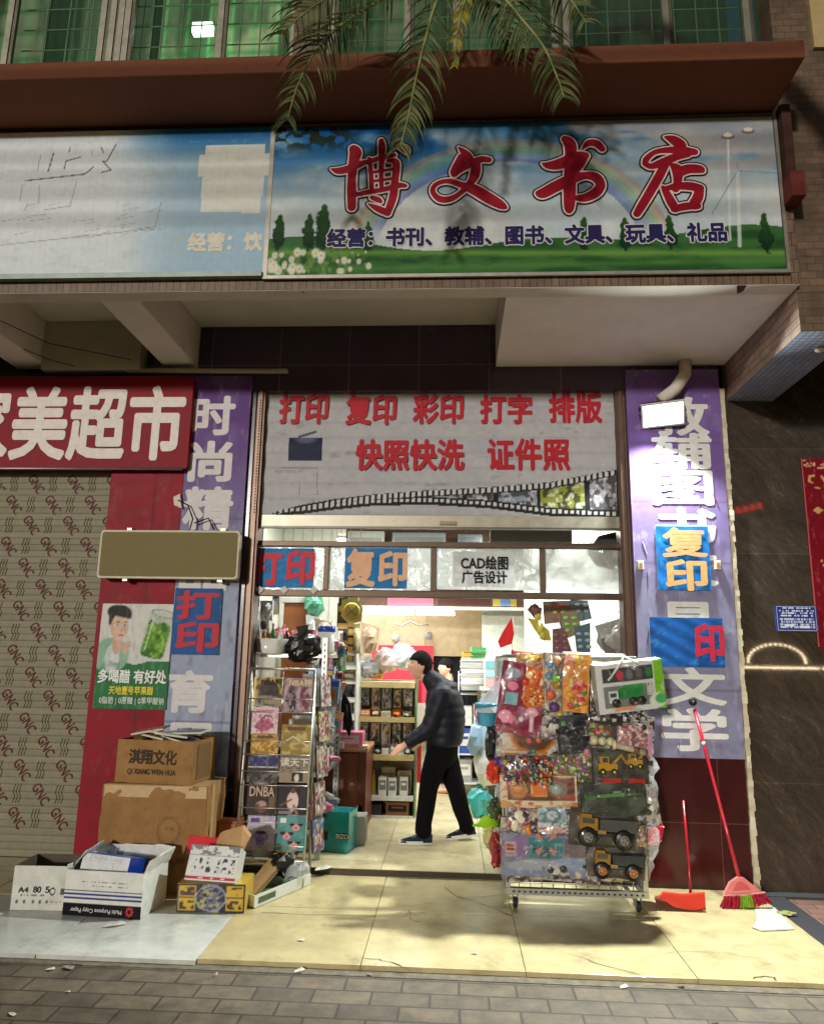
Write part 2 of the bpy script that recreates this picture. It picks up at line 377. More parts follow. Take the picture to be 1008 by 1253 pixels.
class Art:
    def __init__(s, u, v, bg): s.u, s.v = u, v; s.c = np.tile(np.array(bg, float), (u.size, 1))
    def mix(s, m, col): m = np.clip(m, 0, 1)[:, None]; s.c = s.c * (1 - m) + np.asarray(col, float) * m; return s
    def rect(s, x0, y0, x1, y1, col, a=1): return s.mix(a * ((s.u >= x0) & (s.u <= x1) & (s.v >= y0) & (s.v <= y1)), col)
    def disc(s, cx, cy, rx, ry, col, a=1, soft=.12):
        d = np.sqrt(((s.u - cx) / rx) ** 2 + ((s.v - cy) / ry) ** 2); return s.mix(a * (1 - sst(1 - soft, 1 + soft, d)), col)
    def ring(s, cx, cy, rx, ry, w, col, a=1):
        d = np.sqrt(((s.u - cx) / rx) ** 2 + ((s.v - cy) / ry) ** 2); return s.mix(a * (np.abs(d - 1) < w), col)
    def line(s, x0, y0, x1, y1, w, col, a=1, asp=1.0):
        dx, dy = (x1 - x0), (y1 - y0) * asp; px, py = s.u - x0, (s.v - y0) * asp
        t = np.clip((px * dx + py * dy) / (dx * dx + dy * dy + 1e-12), 0, 1); d = np.hypot(px - t * dx, py - t * dy)
        return s.mix(a * (1 - sst(w * .6, w * 1.1, d)), col)
    def grad(s, c0, c1, x0=0, x1=1, axis='v'): 
        t = sst(x0, x1, s.v if axis == 'v' else s.u)[:, None]; s.c = np.asarray(c0, float) * (1 - t) + np.asarray(c1, float) * t; return s
    def blot(s, k, lo, hi, col, seed=0, a=1, kx=1, ky=1): return s.mix(a * sst(lo, hi, fbm(s.u * k * kx, s.v * k * ky, seed)), col)
    def scribble(s, x0, y0, x1, y1, rows, col, seed=0, dens=.5, asp=8):
        """rows of print too small to read"""
        inr = (s.u >= x0) & (s.u <= x1) & (s.v >= y0) & (s.v <= y1); q = (s.v - y0) / (y1 - y0 + 1e-9) * rows
        m = inr & ((q % 1) > .35) & (_h(np.floor((s.u - x0) / (x1 - x0) * rows * asp), np.floor(q), seed) < dens)
        return s.mix(m * 1.0, col)
def panel(mb, px0, py0, px1, py1, Y, fn, th=.02, side=(120, 120, 120), nx=40, nz=40, warp=None):
    """a printed panel filling a pixel rectangle of the photograph at depth Y, th thick"""
    x0, z0, x1, z1 = rect(px0, py0, px1, py1, Y)
    mb.box(x0, Y, z0, x1, Y + th, z1, side); mb.paint((x0, Y - (.007 if warp else .002), z0), (x1 - x0, 0, 0), (0, 0, z1 - z0), nx, nz, fn, warp=warp)
    return x0, z0, x1, z1
# ================================================================== setting
YF, ZP, ZS, Z_SOF = 6.0, .03, .08, 4.219      # facade plane, landing, shop floor, soffit
YS = 4.57                                      # signboard plane
M_PAVE = tile_mat('grey_street_pavers', 'XY', (104, 92, 74), (84, 75, 61), (60, 53, 43), .30, .15, .007, .5, .66, .6, (.1, .04), 8, .55)
M_KERB = tile_mat('rough_cement', 'XY', (112, 104, 88), (100, 92, 78), (90, 84, 70), 3, 3, 0, 0, .85, .9, (0, 0), 14, .6)
mb = MB(); mb.box(-40, -40, -.4, 40, 4.33, 0, (100, 95, 88)); tag(mb.build('pavement', M_PAVE), None, None, kind='structure')
mb = MB(); mb.box(-40, 4.332, -.4, 40, 14, .004, (100, 95, 88)); tag(mb.build('ground', M_KERB), None, None, kind='structure')
# landing: yellow tiles laid one by one, white tiles on the left
YT = [(196, 182, 138), (191, 177, 132), (199, 186, 144), (193, 179, 136)]
j1, j2, j3, j4 = P(440.3, 1184, Z=ZP).x, P(644, 1192, Z=ZP).x, P(854, 1198, Z=ZP).x, P(983, 1141, Z=ZP).x + .02
j0 = P(239.3, 1175, Z=ZP).x
yr = [4.405, 5.30, YF + .06]
mb = MB()
xs = [j0, j0 + (j1 - j0) * .98, j2, j3, j4]
xs[1] = j1
for r in range(2):
    for k in range(4):
        mb.box(xs[k] + .0018, yr[r] + .0018, -.02, xs[k + 1] - .0018, yr[r + 1] - .0018, ZP + random.uniform(-.0012, .0012), random.choice(YT))
for k in range(4): mb.box(j0 - .92 * (k + 1) + .003, 5.36, -.02, j0 - .92 * k - .003, YF + .06, ZP - .001 + random.uniform(-.001, .001), (206, 194, 160))
FN['tile'] = finish('polished_yellow_tile', .22, amt=.24, noise=5, bump=.03, bscale=3, wear=.42)
tag(mb.build('landing_floor', 'tile', bevel=.002), None, None, kind='structure')
mb = MB()
for k in range(4): mb.box(j0 - .92 * (k + 1) + .003, 4.385, -.02, j0 - .92 * k - .003, 5.354, ZP - .002, random.choice([(205, 207, 198), (198, 201, 194)]))
tag(mb.build('white_landing_floor', 'tile', bevel=.002), None, None, kind='structure')
mb = MB(); mb.box(j4 + .002, 5.9, -.02, 9, 6.5, .03, (70, 70, 72)); mb.box(j4 + .002, 4.9, -.02, j4 + .18, 5.899, .026, (62, 62, 66))
tag(mb.build('granite_kerb', 'satin'), None, None, kind='structure')
M_RED = tile_mat('red_street_pavers', 'XY', (132, 98, 84), (112, 84, 74), (70, 60, 54), .2, .1, .005, .5, .6, .4)
mb = MB(); mb.box(j4 + .182, 4.335, -.02, 9, 5.899, .012, (0, 0, 0)); tag(mb.build('red_pavement', M_RED), None, None, kind='structure')
# cracks and dirt lines in the tiles
mb = MB()
def crack(pts, w=.006, q_=.6, z=ZP + .0022, col=(58, 48, 34)):
    q = [P(a, b, Z=z) for a, b in pts]; q2 = []
    for a, b in zip(q, q[1:]):
        for t in (0, .34, .67): q2.append(a.lerp(b, t) + Vector((random.uniform(-.008, .008), random.uniform(-.006, .006), 0)))
    q2.append(q[-1])
    for a, b in zip(q2, q2[1:]):
        d = (b - a); n_ = Vector((-d.y, d.x, 0)).normalized() * w * q_ * random.uniform(.4, 1.1) / 2
        mb.poly([a - n_, b - n_, b + n_, a + n_], col)
crack([(545, 1086), (560, 1098), (590, 1106), (626, 1121)], .011); crack([(560, 1098), (590, 1098), (617, 1095)], .008); crack([(462, 1111), (500, 1109), (530, 1105)], .008)
crack([(482, 1120), (500, 1114), (503, 1126), (515, 1129)], .008); crack([(500, 1114), (497, 1122), (488, 1121)], .006)
crack([(442, 1172), (462, 1174), (480, 1178), (500, 1187)], .012); crack([(694, 1166), (730, 1179), (785, 1194)], .008); crack([(785, 1172), (830, 1164), (880, 1166), (935, 1174)], .004)
crack([(920, 1178), (960, 1181), (1000, 1186)], .003); crack([(920, 1197), (932, 1195), (945, 1196), (950, 1200)], .02)
crack([(320, 1117), (370, 1119), (420, 1120), (460, 1121)], .010)
tag(mb.build('tile_cracks', 'matte'), None, None, kind='structure')
# shop floor
mb = MB()
fx = [-2.2, -1.35, -.54, .27, 1.08, 1.8]; fy = [YF + .065, 6.30, 7.1, 7.9, 8.7, 9.5, 10.3, 11.1]
for a, b in zip(fx, fx[1:]):
    for c_, d in zip(fy, fy[1:]): mb.box(a + .002, c_ + .002, -.02, b - .002, d - .002, ZS, random.choice([(206, 192, 150), (200, 187, 148), (210, 197, 158)]))
tag(mb.build('shop_floor', 'tile'), None, None, kind='structure')
mb = MB(); mb.box(-40, -40, -.5, 40, 40, -.41, (60, 60, 60)); tag(mb.build('terrain', 'matte'), None, None, kind='structure')

# ================================================================== the shop building
bld = thing('shop_building', 'tiled shop building with a deep soffit, brown ledge and lit open shopfront', 'building', (0, 6.2, 0))
def bpart(mb, name, fin, **k): return mb.build(name, fin, bld, world=True, **k)
M_AUB = tile_mat('aubergine_wall_tile', 'XZ', (66, 50, 70), (58, 44, 62), (112, 100, 112), .62, .40, .004, 0, .22, .25, (.30, .155), 2, .25)
M_MAR = tile_mat('maroon_wall_tile', 'XZ', (66, 25, 25), (58, 21, 22), (104, 62, 54), .62, .52, .003, 0, .18, .2, (.42, .02), 3, .25)
M_MOS = tile_mat('brown_mosaic_tile', 'XZ', (120, 98, 78), (104, 84, 66), (60, 48, 40), .05, .10, .003, .5, .5, .4, (0, 0), 12, .4)
M_MOSY = tile_mat('brown_mosaic_tile_side', 'YZ', (150, 128, 112), (132, 108, 92), (88, 72, 62), .2, .06, .004, .5, .5, .4, (0, 0), 5, .5)
M_BRICK = tile_mat('brown_brick_tile', 'XZ', (112, 90, 70), (92, 74, 58), (84, 70, 56), .11, .055, .004, .5, .6, .5, (0, 0), 3, .55)
M_MOSB = tile_mat('small_grey_mosaic', 'XY', (150, 160, 176), (128, 140, 160), (92, 100, 118), .045, .045, .005, 0, .4, .3, (0, 0), 4, .3)
mb = MB(); mb.prism([(-8, 4.1, 5.53), (-8, 4.1, 5.66), (-8, 4.16, 5.70), (-8, 4.75, 5.70), (-8, 4.75, 5.53)], (10.25, 0, 0), (116, 70, 50)); bpart(mb, 'ledge', 'matte', bevel=.01)
mb = MB(); mb.box(-8, 4.60, Z_SOF, 2.332, 4.72, 5.527, (0, 0, 0)); bpart(mb, 'fascia_wall', M_MOS)
mb = MB(); mb.box(.375, 4.722, Z_SOF + .003, 2.332, 5.998, 4.62, (228, 220, 212)); mb.box(-8, 4.722, 4.622, 2.332, 6.4, 4.70, (216, 208, 192)); mb.box(-8, 4.604, Z_SOF - .004, 2.33, 4.74, Z_SOF - .001, (206, 198, 186)); bpart(mb, 'soffit', 'plaster')
for xa in (-2.575, -3.95): mb = MB(); mb.box(xa, 4.745, Z_SOF + .003, xa + .292, 5.998, 4.62, (222, 214, 200)); bpart(mb, 'ceiling_beam', 'plaster', bevel=.006)
mb = MB(); mb.box(-3.655, 5.86, 4.165, -2.76, 5.999, 4.618, (190, 182, 160)); bpart(mb, 'plaster_downstand', 'plaster')
mb = MB(); mb.box(-2.85, YF + .0, 4.005, 2.285, 6.4, 4.62, (0, 0, 0)); bpart(mb, 'header_wall', M_AUB)
mb = MB(); mb.box(-2.80, YF, ZP, -1.735, 6.5, 4.002, (0, 0, 0)); bpart(mb, 'left_pillar', M_AUB)
mb = MB(); mb.box(1.475, YF, ZP, 2.285, 6.5, 4.002, (0, 0, 0)); bpart(mb, 'right_pillar', M_MAR)
mb = MB()
n = 90; w0, w1 = 2.274, 2.312                 # chipped cream edging between the pillar and the granite
for k in range(n):
    a, b = ZP + k * (4.0 - ZP) / n, ZP + (k + 1) * (4.0 - ZP) / n; e = random.uniform(-.003, .003)
    mb.box(w0 + e, YF - .028 + random.uniform(-.004, .004), a, w1 + e * .5 + random.uniform(-.006, .006), YF + .05, b, random.choice([(205, 196, 172), (190, 180, 155), (215, 208, 188)]))
bpart(mb, 'edge_strip', 'plaster')
mb = MB(); a, b = P(155, 453, 5.9), P(352, 454, 5.9); mb.tube([a, b], .022, (170, 160, 140), 10); bpart(mb, 'conduit_pipe', 'satin')
mb = MB(); mb.tube([P(0, 392, 5.2), P(60, 420, 5.5), P(160, 440, 5.85)], .004, (40, 34, 30), 5); mb.tube([P(0, 415, 5.5), P(60, 440, 5.7), P(95, 449, 5.88)], .004, (40, 34, 30), 5); bpart(mb, 'wire', 'satin')
mb = MB()
for px, py in ((375, 348), (908, 349)): mb.prism([P(px - 6, py - 3, 4.6), P(px + 8, py - 4, 4.6), P(px + 2, py + 6, 4.62), P(px - 5, py + 9, 4.62)], (0, .02, 0), (52, 28, 28))
bpart(mb, 'torn_flap', 'satin')
mb = MB(); x0, z0, x1, z1 = rect(963, 215, 980, 245, 4.5); mb.box(x0, 4.44, z0, x1, 4.60, z1, (104, 46, 40)); mb.box(x0 + .01, 4.5, z1 + .01, x1 - .02, 4.60, 5.526, (70, 44, 38)); bpart(mb, 'bracket', 'matte')
# PVC elbow over the lamp
mb = MB(); mb.tube([P(838, 440, 5.9), P(838, 458, 5.88), P(826, 476, 5.84), P(808, 490, 5.84)], .052, (206, 198, 186), 14); bpart(mb, 'drain_elbow', 'satin')
# ---- upper windows
YW = 4.80
FN['room'] = None
def glowcol(name, s):
    m, t, b = mat_base(name); at = N(t, 'ShaderNodeAttribute'); at.attribute_name = 'Col'
    t.links.new(at.outputs['Color'], b.inputs['Base Color']); t.links.new(at.outputs['Color'], b.inputs['Emission Color']); b.inputs['Emission Strength'].default_value = s; b.inputs['Roughness'].default_value = .6
    return m
FN['room'] = glowcol('lit_room_behind_glass', .45)
M_WIN = clear_mat('green_window_glass', (60, 100, 70), .16, .03)
mb = MB(); mb.box(-8, 4.752, 5.70, 2.33, 4.86, 5.86, (120, 100, 80))
for (a, b) in ((362, 391), (946, 968)): x0, _, x1, _ = rect(a, 0, b, 50, YW); mb.box(x0, 4.752, 5.862, x1, 4.9, 8.2, (122, 102, 82))
mb.box(-8, 4.752, 8.202, 2.33, 6.5, 8.5, (120, 100, 80)); bpart(mb, 'upper_wall', M_MOS)
def upper_window(pxa, pxb, mull, bright, seed, lamp=None):
    xa, xb = rect(pxa, 0, pxb, 50, YW)[0], rect(pxa, 0, pxb, 50, YW)[2]
    f = MB()
    def room(u, v):
        a = Art(u, v, (54 * bright, 70 * bright, 48 * bright)); a.blot(4, .4, .7, (118 * bright, 132 * bright, 96 * bright), seed, .8, 2, 1)
        for k in range(7): a.rect(k / 7 + .02, 0, k / 7 + .035, 1, (70 * bright, 150 * bright, 80 * bright), .6)
        for k in range(9): a.rect(0, k / 9, 1, k / 9 + .02, (40 * bright, 90 * bright, 46 * bright), .7)
        return a.c
    r = MB(); r.paint((xa, 5.6, 5.8), (xb - xa, 0, 0), (0, 0, 2.4), 70, 50, room); 
    win = bpart(r, 'window', 'room')
    g = MB(); g.box(xa, 4.83, 5.862, xb, 4.836, 8.2, (60, 90, 60)); g.build('pane', M_WIN, win)
    ALU = (172, 168, 150)
    for m in [pxa, pxb] + mull:
        x = rect(m, 0, m + 1, 50, YW)[0]; f.box(x - .035, 4.79, 5.862, x + .012, 4.829, 8.2, ALU); f.box(x + .014, 4.80, 5.862, x + .04, 4.829, 8.2, (120, 116, 100))
    f.box(xa, 4.795, 5.862, xb, 4.828, 5.90, ALU); f.build('frame', 'alu', win)
    b = MB()
    nb = max(2, int((xb - xa) / .16))
    for k in range(1, nb): b.tube([(xa + k * (xb - xa) / nb, 4.95, 5.87), (xa + k * (xb - xa) / nb, 4.95, 8.2)], .006, (150, 170, 140), 5)
    for k in range(10): b.tube([(xa, 4.957, 6.0 + k * .2), (xb, 4.957, 6.0 + k * .2)], .006, (150, 170, 140), 5)
    b.build('window_grille', 'alu', win)
    if lamp:  # glowing panel added behind the glass in place of a reflected highlight
        l = MB(); c_ = P(*lamp, 5.4); l.box(c_.x - .09, 5.4, c_.z - .05, c_.x + .09, 5.46, c_.z + .05, (255, 255, 255)); l.build('reflected_glare', M_GLARE, win)
M_GLARE = emit('reflected_glare_glow', (205, 255, 210), 6)
upper_window(-250, -20, [-130], 1.0, 3)
upper_window(14, 128, [], .95, 5)
upper_window(140, 362, [150, 158, 272], 1.5, 9, (247, 32))
upper_window(392, 680, [408, 500, 560], .85, 12)
upper_window(694, 946, [816, 915], .34, 15)
mb = MB(); mb.box(-8, 5.62, 5.7, 2.33, 5.7, 8.2, (40, 60, 44)); bpart(mb, 'room_wall', 'matte')
# ---- shutter box, jambs, transom
YD = 6.10
mb = MB(); x0, z0, x1, z1 = rect(304, 632, 770, 646, YD); 
mb.box(x0, YD - .03, z0, x1, YD + .05, z1, (150, 146, 132)); mb.box(x0, YD - .036, z0 - .012, x1, YD + .02, z0 + .004, (92, 88, 80)); mb.box(-1.73, YD + .012, z1 + .002, 1.47, YD + .05, 4.0, (120, 118, 112)); xm = P(548, 640, YD); mb.box(xm.x - .07, YD - .05, z0 + .02, xm.x + .07, YD - .03, z0 + .05, (120, 110, 90)); bpart(mb, 'roller_shutter', 'alu')
for (a, b) in ((-1.735, -1.66), (1.40, 1.475)): mb = MB(); mb.box(a, YD - .08, ZS - .05, b, YD + .08, 4.002, (92, 72, 62)); mb.box(a + .02, YD - .1, ZS - .05, b - .02, YD - .081, 4.002, (110, 92, 80)); bpart(mb, 'door_jamb', 'alu')
mb = MB()
for k in range(40): mb.box(-1.700, YD - .106, 2.9 + k * .026, -1.688, YD - .101, 2.912 + k * .026, (30, 26, 26))
bpart(mb, 'shutter_track', 'alu')
mb = MB(); mb.box(-1.66, YD - .045, ZP + .002, 1.40, YD - .036, ZS - .004, (60, 52, 44)); bpart(mb, 'dark_gap_strip', 'alu')  # dark strip added to stand for the unlit gap line at the step
tw = []
for k, (a, b) in enumerate(((302, 397), (403, 527), (534, 660), (667, 772))):
    x0, z0, x1, z1 = rect(a, 669, b, 722, YD + .05); g = MB(); g.box(x0, YD + .05, z0, x1, YD + .056, z1, (220, 224, 220)); o = bpart(g, 'transom_pane', M_PANE); tw.append((x0, z0, x1, z1))
f = MB(); x0, z0, x1, z1 = rect(298, 662, 775, 727, YD + .05); BR = (84, 70, 58)
zt = tw[0][3]; zb = tw[0][1]
f.box(x0, YD, zt, x1, YD + .07, zt + .045, BR); f.box(x0, YD, zb - .055, x1, YD + .07, zb, BR)
for a, b in zip(tw, tw[1:]): f.box(a[2], YD + .01, zb + .001, b[0], YD + .065, zt - .001, BR)
bpart(f, 'transom_frame', 'alu', bevel=.004)
f = MB()
for px in (318, 348, 384):
    c_ = P(px, 722, YD); f.prism([(c_.x - .035, YD - .012, c_.z), (c_.x, YD - .012, c_.z - .035), (c_.x + .035, YD - .012, c_.z), (c_.x, YD - .012, c_.z + .035)], (0, .008, 0), (205, 205, 200))
bpart(f, 'door_sticker', 'satin')
# ---- inside shell
mb = MB(); mb.box(-2.1, YD + .1, ZS - .05, -2.02, 11, 3.3, (222, 220, 208)); mb.box(1.72, YD + .3, ZS - .05, 1.8, 11, 3.3, (222, 220, 208)); mb.box(-2.1, 10.6, ZS - .05, 1.8, 10.7, 3.3, (214, 210, 196))
mb.box(-1.73, 6.2, 3.4, 1.47, 6.4, 4.0, (200, 198, 190)); bpart(mb, 'interior_wall', 'plaster')
mb = MB(); mb.box(-2.1, YD + .1, 3.3, 1.8, 10.7, 3.4, (226, 224, 216)); bpart(mb, 'ceiling', 'plaster')
mb = MB(); x0, z0, x1, z1 = rect(290, 640, 408, 900, 8.4); mb.box(-2.02, 8.4, ZS, x1, 8.46, 3.3, (220, 222, 208))
for k in range(9): mb.box(-2.0 + k * .115, 8.394, 1.2, -1.992 + k * .115, 8.4, 3.3, (176, 178, 166))
bpart(mb, 'partition_wall', 'satin')
mb = MB(); x0, z0, x1, z1 = rect(590, 747, 640, 900, 9.2); mb.box(x0, 9.2, ZS, 1.72, 9.26, 3.3, (224, 226, 210)); 
x0, z0, x1, z1 = rect(640, 740, 774, 830, 8.2); mb.box(x0 + .02, 8.2, ZS, 1.72, 8.26, 3.3, (226, 228, 218)); bpart(mb, 'partition_wall', 'satin')
mb = MB(); x0, z0, x1, z1 = rect(446, 757, 520, 802, 10.0); x2 = rect(520, 757, 590, 795, 10.0)[2]; mb.box(x0, 10.0, z0, x1, 10.03, z1 + .5, (228, 204, 166)); mb.box(x1 + .006, 10.004, z0, x2, 10.034, z1 + .5, (218, 190, 148)); bpart(mb, 'plywood_panel', 'wood')
mb = MB(); x0, z0, x1, z1 = rect(455, 790, 530, 815, 9.9); mb.box(x0, 9.9, z0 - .6, x1, 9.92, z1, (222, 66, 84)); bpart(mb, 'red_panel', 'satin')
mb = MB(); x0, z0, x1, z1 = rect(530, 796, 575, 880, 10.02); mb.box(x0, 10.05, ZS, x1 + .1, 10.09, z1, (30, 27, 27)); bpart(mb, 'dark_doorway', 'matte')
mb = MB(); x0, z0, x1, z1 = rect(420, 742, 650, 746, 8.9); mb.box(x0, 8.9, z0, x1, 8.96, z0 + .04, (220, 214, 200)); mb.box(x0, 8.92, z0 + .042, x1 + .4, 8.98, 3.3, (120, 92, 80))
for (a, b, c_) in ((474, 530, (214, 128, 150)), (536, 600, (92, 56, 50)), (603, 632, (214, 186, 90)), (612, 624, (110, 150, 200))):
    xa, za, xb, zb_ = rect(a, 728, b, 742, 8.9); mb.box(xa, 8.895 - (.01 if a == 612 else 0), za, xb, 8.918, zb_, c_)
bpart(mb, 'loft_beam', 'satin')
# fluorescent lamp: seen above the counter
def tube_lamp(px0, px1, py, Y, label, watts):
    a, b = P(px0, py, Y), P(px1, py, Y)
    t = thing('tube_lamp', label, 'ceiling lamp', ((a.x + b.x) / 2, Y, a.z))
    m = MB(); m.box(a.x, Y - .02, a.z + .022, b.x, Y + .02, a.z + .05, (230, 230, 226)); m.build('housing', 'satin', t, world=True)
    m = MB(); m.tube([a, (b.x, b.y, a.z)], .016, (255, 255, 255), 8); m.build('tube', M_TUBE, t, world=True)
    return t
M_TUBE = emit('fluorescent_tube', (248, 255, 250), 22)
def lamp_light(name, loc, sx, sy, e, col, rot, parent=None):
    l = bpy.data.lights.new(name, 'AREA'); l.shape = 'RECTANGLE'; l.size = sx; l.size_y = sy; l.energy = e; l.color = col
    o = bpy.data.objects.new(name, l); COL.objects.link(o); o.location = loc; o.rotation_euler = rot
    return o
t = tube_lamp(445, 506, 750, 8.7, 'left lit fluorescent tube above the shop counter', 1)
t2 = tube_lamp(510, 556, 751, 8.7, 'right lit fluorescent tube, joined end to end with the longer one', 1)
lamp_light('tube_light', (-.45, 8.7, t.location.z - .05), 1.1, .06, 42, (.95, 1, .97), (0, 0, 0))
# unseen ceiling tubes added to brighten the shop interior
for (x, y) in ((-1.0, 7.2), (.75, 7.2), (-1.1, 9.6), (.9, 8.0)):
    t = thing('tube_lamp', 'added fluorescent tube, unseen on the shop ceiling, brightening the interior', 'ceiling lamp', (x, y, 3.27), group='added ceiling tubes hidden behind the transom')
    m = MB(); m.box(-.6, -.03, 0, .6, .03, .028, (230, 230, 226)); m.build('housing', 'satin', t)
    m = MB(); m.tube([(-.58, 0, -.02), (.58, 0, -.02)], .015, (255, 255, 255), 8); m.build('tube', M_TUBE, t)
    lamp_light('tube_light', (x, y, 3.22), 1.15, .06, 46, (.95, 1, .97), (0, 0, 0))

# ================================================================== left neighbour's shutter
sh = thing('roller_shutter', 'closed olive roller shutter printed all over with dark red letters', 'shutter', (-3.8, 6.05, ZP))
mb = MB(); x1 = P(139, 800, 6.0).x; z1 = 3.38; k = 0; z = ZP + .06; prof = [(0, 0), (.003, .0035), (.016, .0048), (.038, .0048), (.0515, .0035), (.0545, 0)]
while z < z1:
    V = []
    for (dz, dy) in prof: V += [(-6.2, 6.05 - dy, z + dz), (x1, 6.05 - dy, z + dz)]
    mb.add(V, [(2 * i, 2 * i + 1, 2 * i + 3, 2 * i + 2) for i in range(5)], random.choice([(134, 129, 108), (130, 125, 104), (138, 133, 112)])); z += .055
mb.box(-6.2, 6.03, ZP, x1, 6.07, ZP + .058, (120, 112, 90)); mb.box(-6.2, 6.06, ZP, x1, 6.1, 3.4, (50, 48, 40)); mb.build('slat_curtain', 'satin', sh, world=True)
mb = MB(); r = 0; z = 3.16
while z > .2:
    for k in range(9):
        x = x1 - .16 - k * .355 - (.18 if r % 2 else 0)
        mb.text('GNC', x - .088, z - .040, x + .088, z + .040, 6.041, (92, 34, 32), .010, rot=R_(-54))
        for q in range(3): mb.tube([(x - .17 - q * .025, 6.0415, z + .07), (x - .185 - q * .025, 6.0415, z + .01), (x - .165 - q * .025, 6.0415, z - .02), (x - .18 - q * .025, 6.0415, z - .07)], .0022, (104, 96, 74), 4)
    r += 1; z -= .185
mb.build('printed_lettering', 'satin', sh, world=True)
mb = MB(); mb.box(-6.2, 5.99, 3.30, x1 + .1, 6.4, 3.95, (40, 36, 34)); mb.box(x1, 6.0, ZP, x1 + .04, 6.12, 3.3, (90, 86, 78)); mb.box(-6.2, 6.11, 3.952, -2.86, 6.4, 4.62, (60, 55, 50)); mb.build('shutter_box', 'satin', sh, world=True)

# ================================================================== right neighbour
nb = thing('granite_building', 'neighbouring front of polished brown granite under a brick clad canopy', 'building', (3.6, 6.2, 0))
mb = MB(); mb.box(2.318, 6.005, ZP, 7, 6.5, 5.0, (0, 0, 0)); mb.build('granite_wall', granite_mat(), nb, world=True)
mb = MB(); mb.box(2.336, 4.66, 4.19, 3.9, 4.9, 9, (0, 0, 0)); mb.box(2.336, 4.662, 3.906, 2.72, 4.9, 4.188, (0, 0, 0)); mb.build('brick_front', M_BRICK, nb, world=True)
mb = MB(); mb.box(2.337, 4.902, 3.905, 2.719, 6.003, 4.5, (0, 0, 0)); mb.box(2.3355, 4.664, 3.904, 2.3365, 4.9015, 4.5, (0, 0, 0)); mb.build('canopy_beam', M_MOSY, nb, world=True)
mb = MB(); mb.box(2.336, 4.664, 3.899, 2.72, 6.003, 3.9038, (0, 0, 0)); mb.build('canopy_soffit', M_MOSB, nb, world=True)
mb = MB(); c_ = P(1003, 426, Z=3.90); mb.lathe((c_.x, c_.y, 3.88), [(.03, 0), (.035, .01), (.03, .02)], (220, 214, 200), 12); mb.build('soffit_fitting', 'satin', nb, world=True)
mb = MB(); x0, z0, x1, z1 = rect(990, -40, 1030, 58, 4.64); mb.box(x0, 4.63, z0, x1 + .6, 4.659, z1 + 1, (176, 156, 112)); mb.build('beige_strip', 'matte', nb, world=True)
mb = MB(); mb.box(2.72, 4.9, 5.0, 5, 6.5, 5.2, (30, 30, 34)); mb.build('canopy_slab', 'matte', nb, world=True)

# lights across the street, seen only as reflections in the granite
ar = thing('arch_lights', 'string of warm bulbs along two low arches across the street', 'lights', (14, -15, 0))
m = MB()
for cx_ in (11.6, 14.6):
    for k in range(19): a = math.pi * k / 18; m.ball((cx_ + 1.0 * math.cos(a), -15, 1.75 + .62 * math.sin(a)), .042, (255, 240, 210), 6)
    for k in range(26): m.ball((cx_ - 1.4 + k * .112, -15, 1.55), .04, (255, 200, 140), 6)
m.build('bulbs', emit('arch_bulb', (255, 226, 180), 60), ar, world=True)
m = MB()
for cx_ in (11.6, 14.6): m.tube([(cx_ + 1.02 * math.cos(math.pi * k / 18), -15.03, 1.75 + .64 * math.sin(math.pi * k / 18)) for k in range(19)], .03, (60, 60, 60), 6); m.box(cx_ - 1.45, -15.1, 0, cx_ - 1.35, -15.04, 1.75, (60, 60, 60)); m.box(cx_ + 1.35, -15.1, 0, cx_ + 1.45, -15.04, 1.75, (60, 60, 60))
m.build('arch_frame', 'satin', ar, world=True)
ne = thing('neon_sign', 'small red neon sign on a post across the street', 'sign', (11, -15, 0)); m = MB(); m.box(10.85, -15.1, 0, 10.95, -15.02, 7.6, (50, 50, 50)); m.build('post', 'satin', ne, world=True)
m = MB()
for k in range(5): m.box(10.3 + k * .26, -15, 7.1 + .06 * k, 10.48 + k * .26, -14.97, 7.32 + .06 * k, (255, 60, 60))
m.build('tubes', emit('neon_red', (255, 40, 50), 7), ne, world=True)
# ================================================================== signs
def sign(name, label, cat, loc): return thing(name, label, cat, loc)
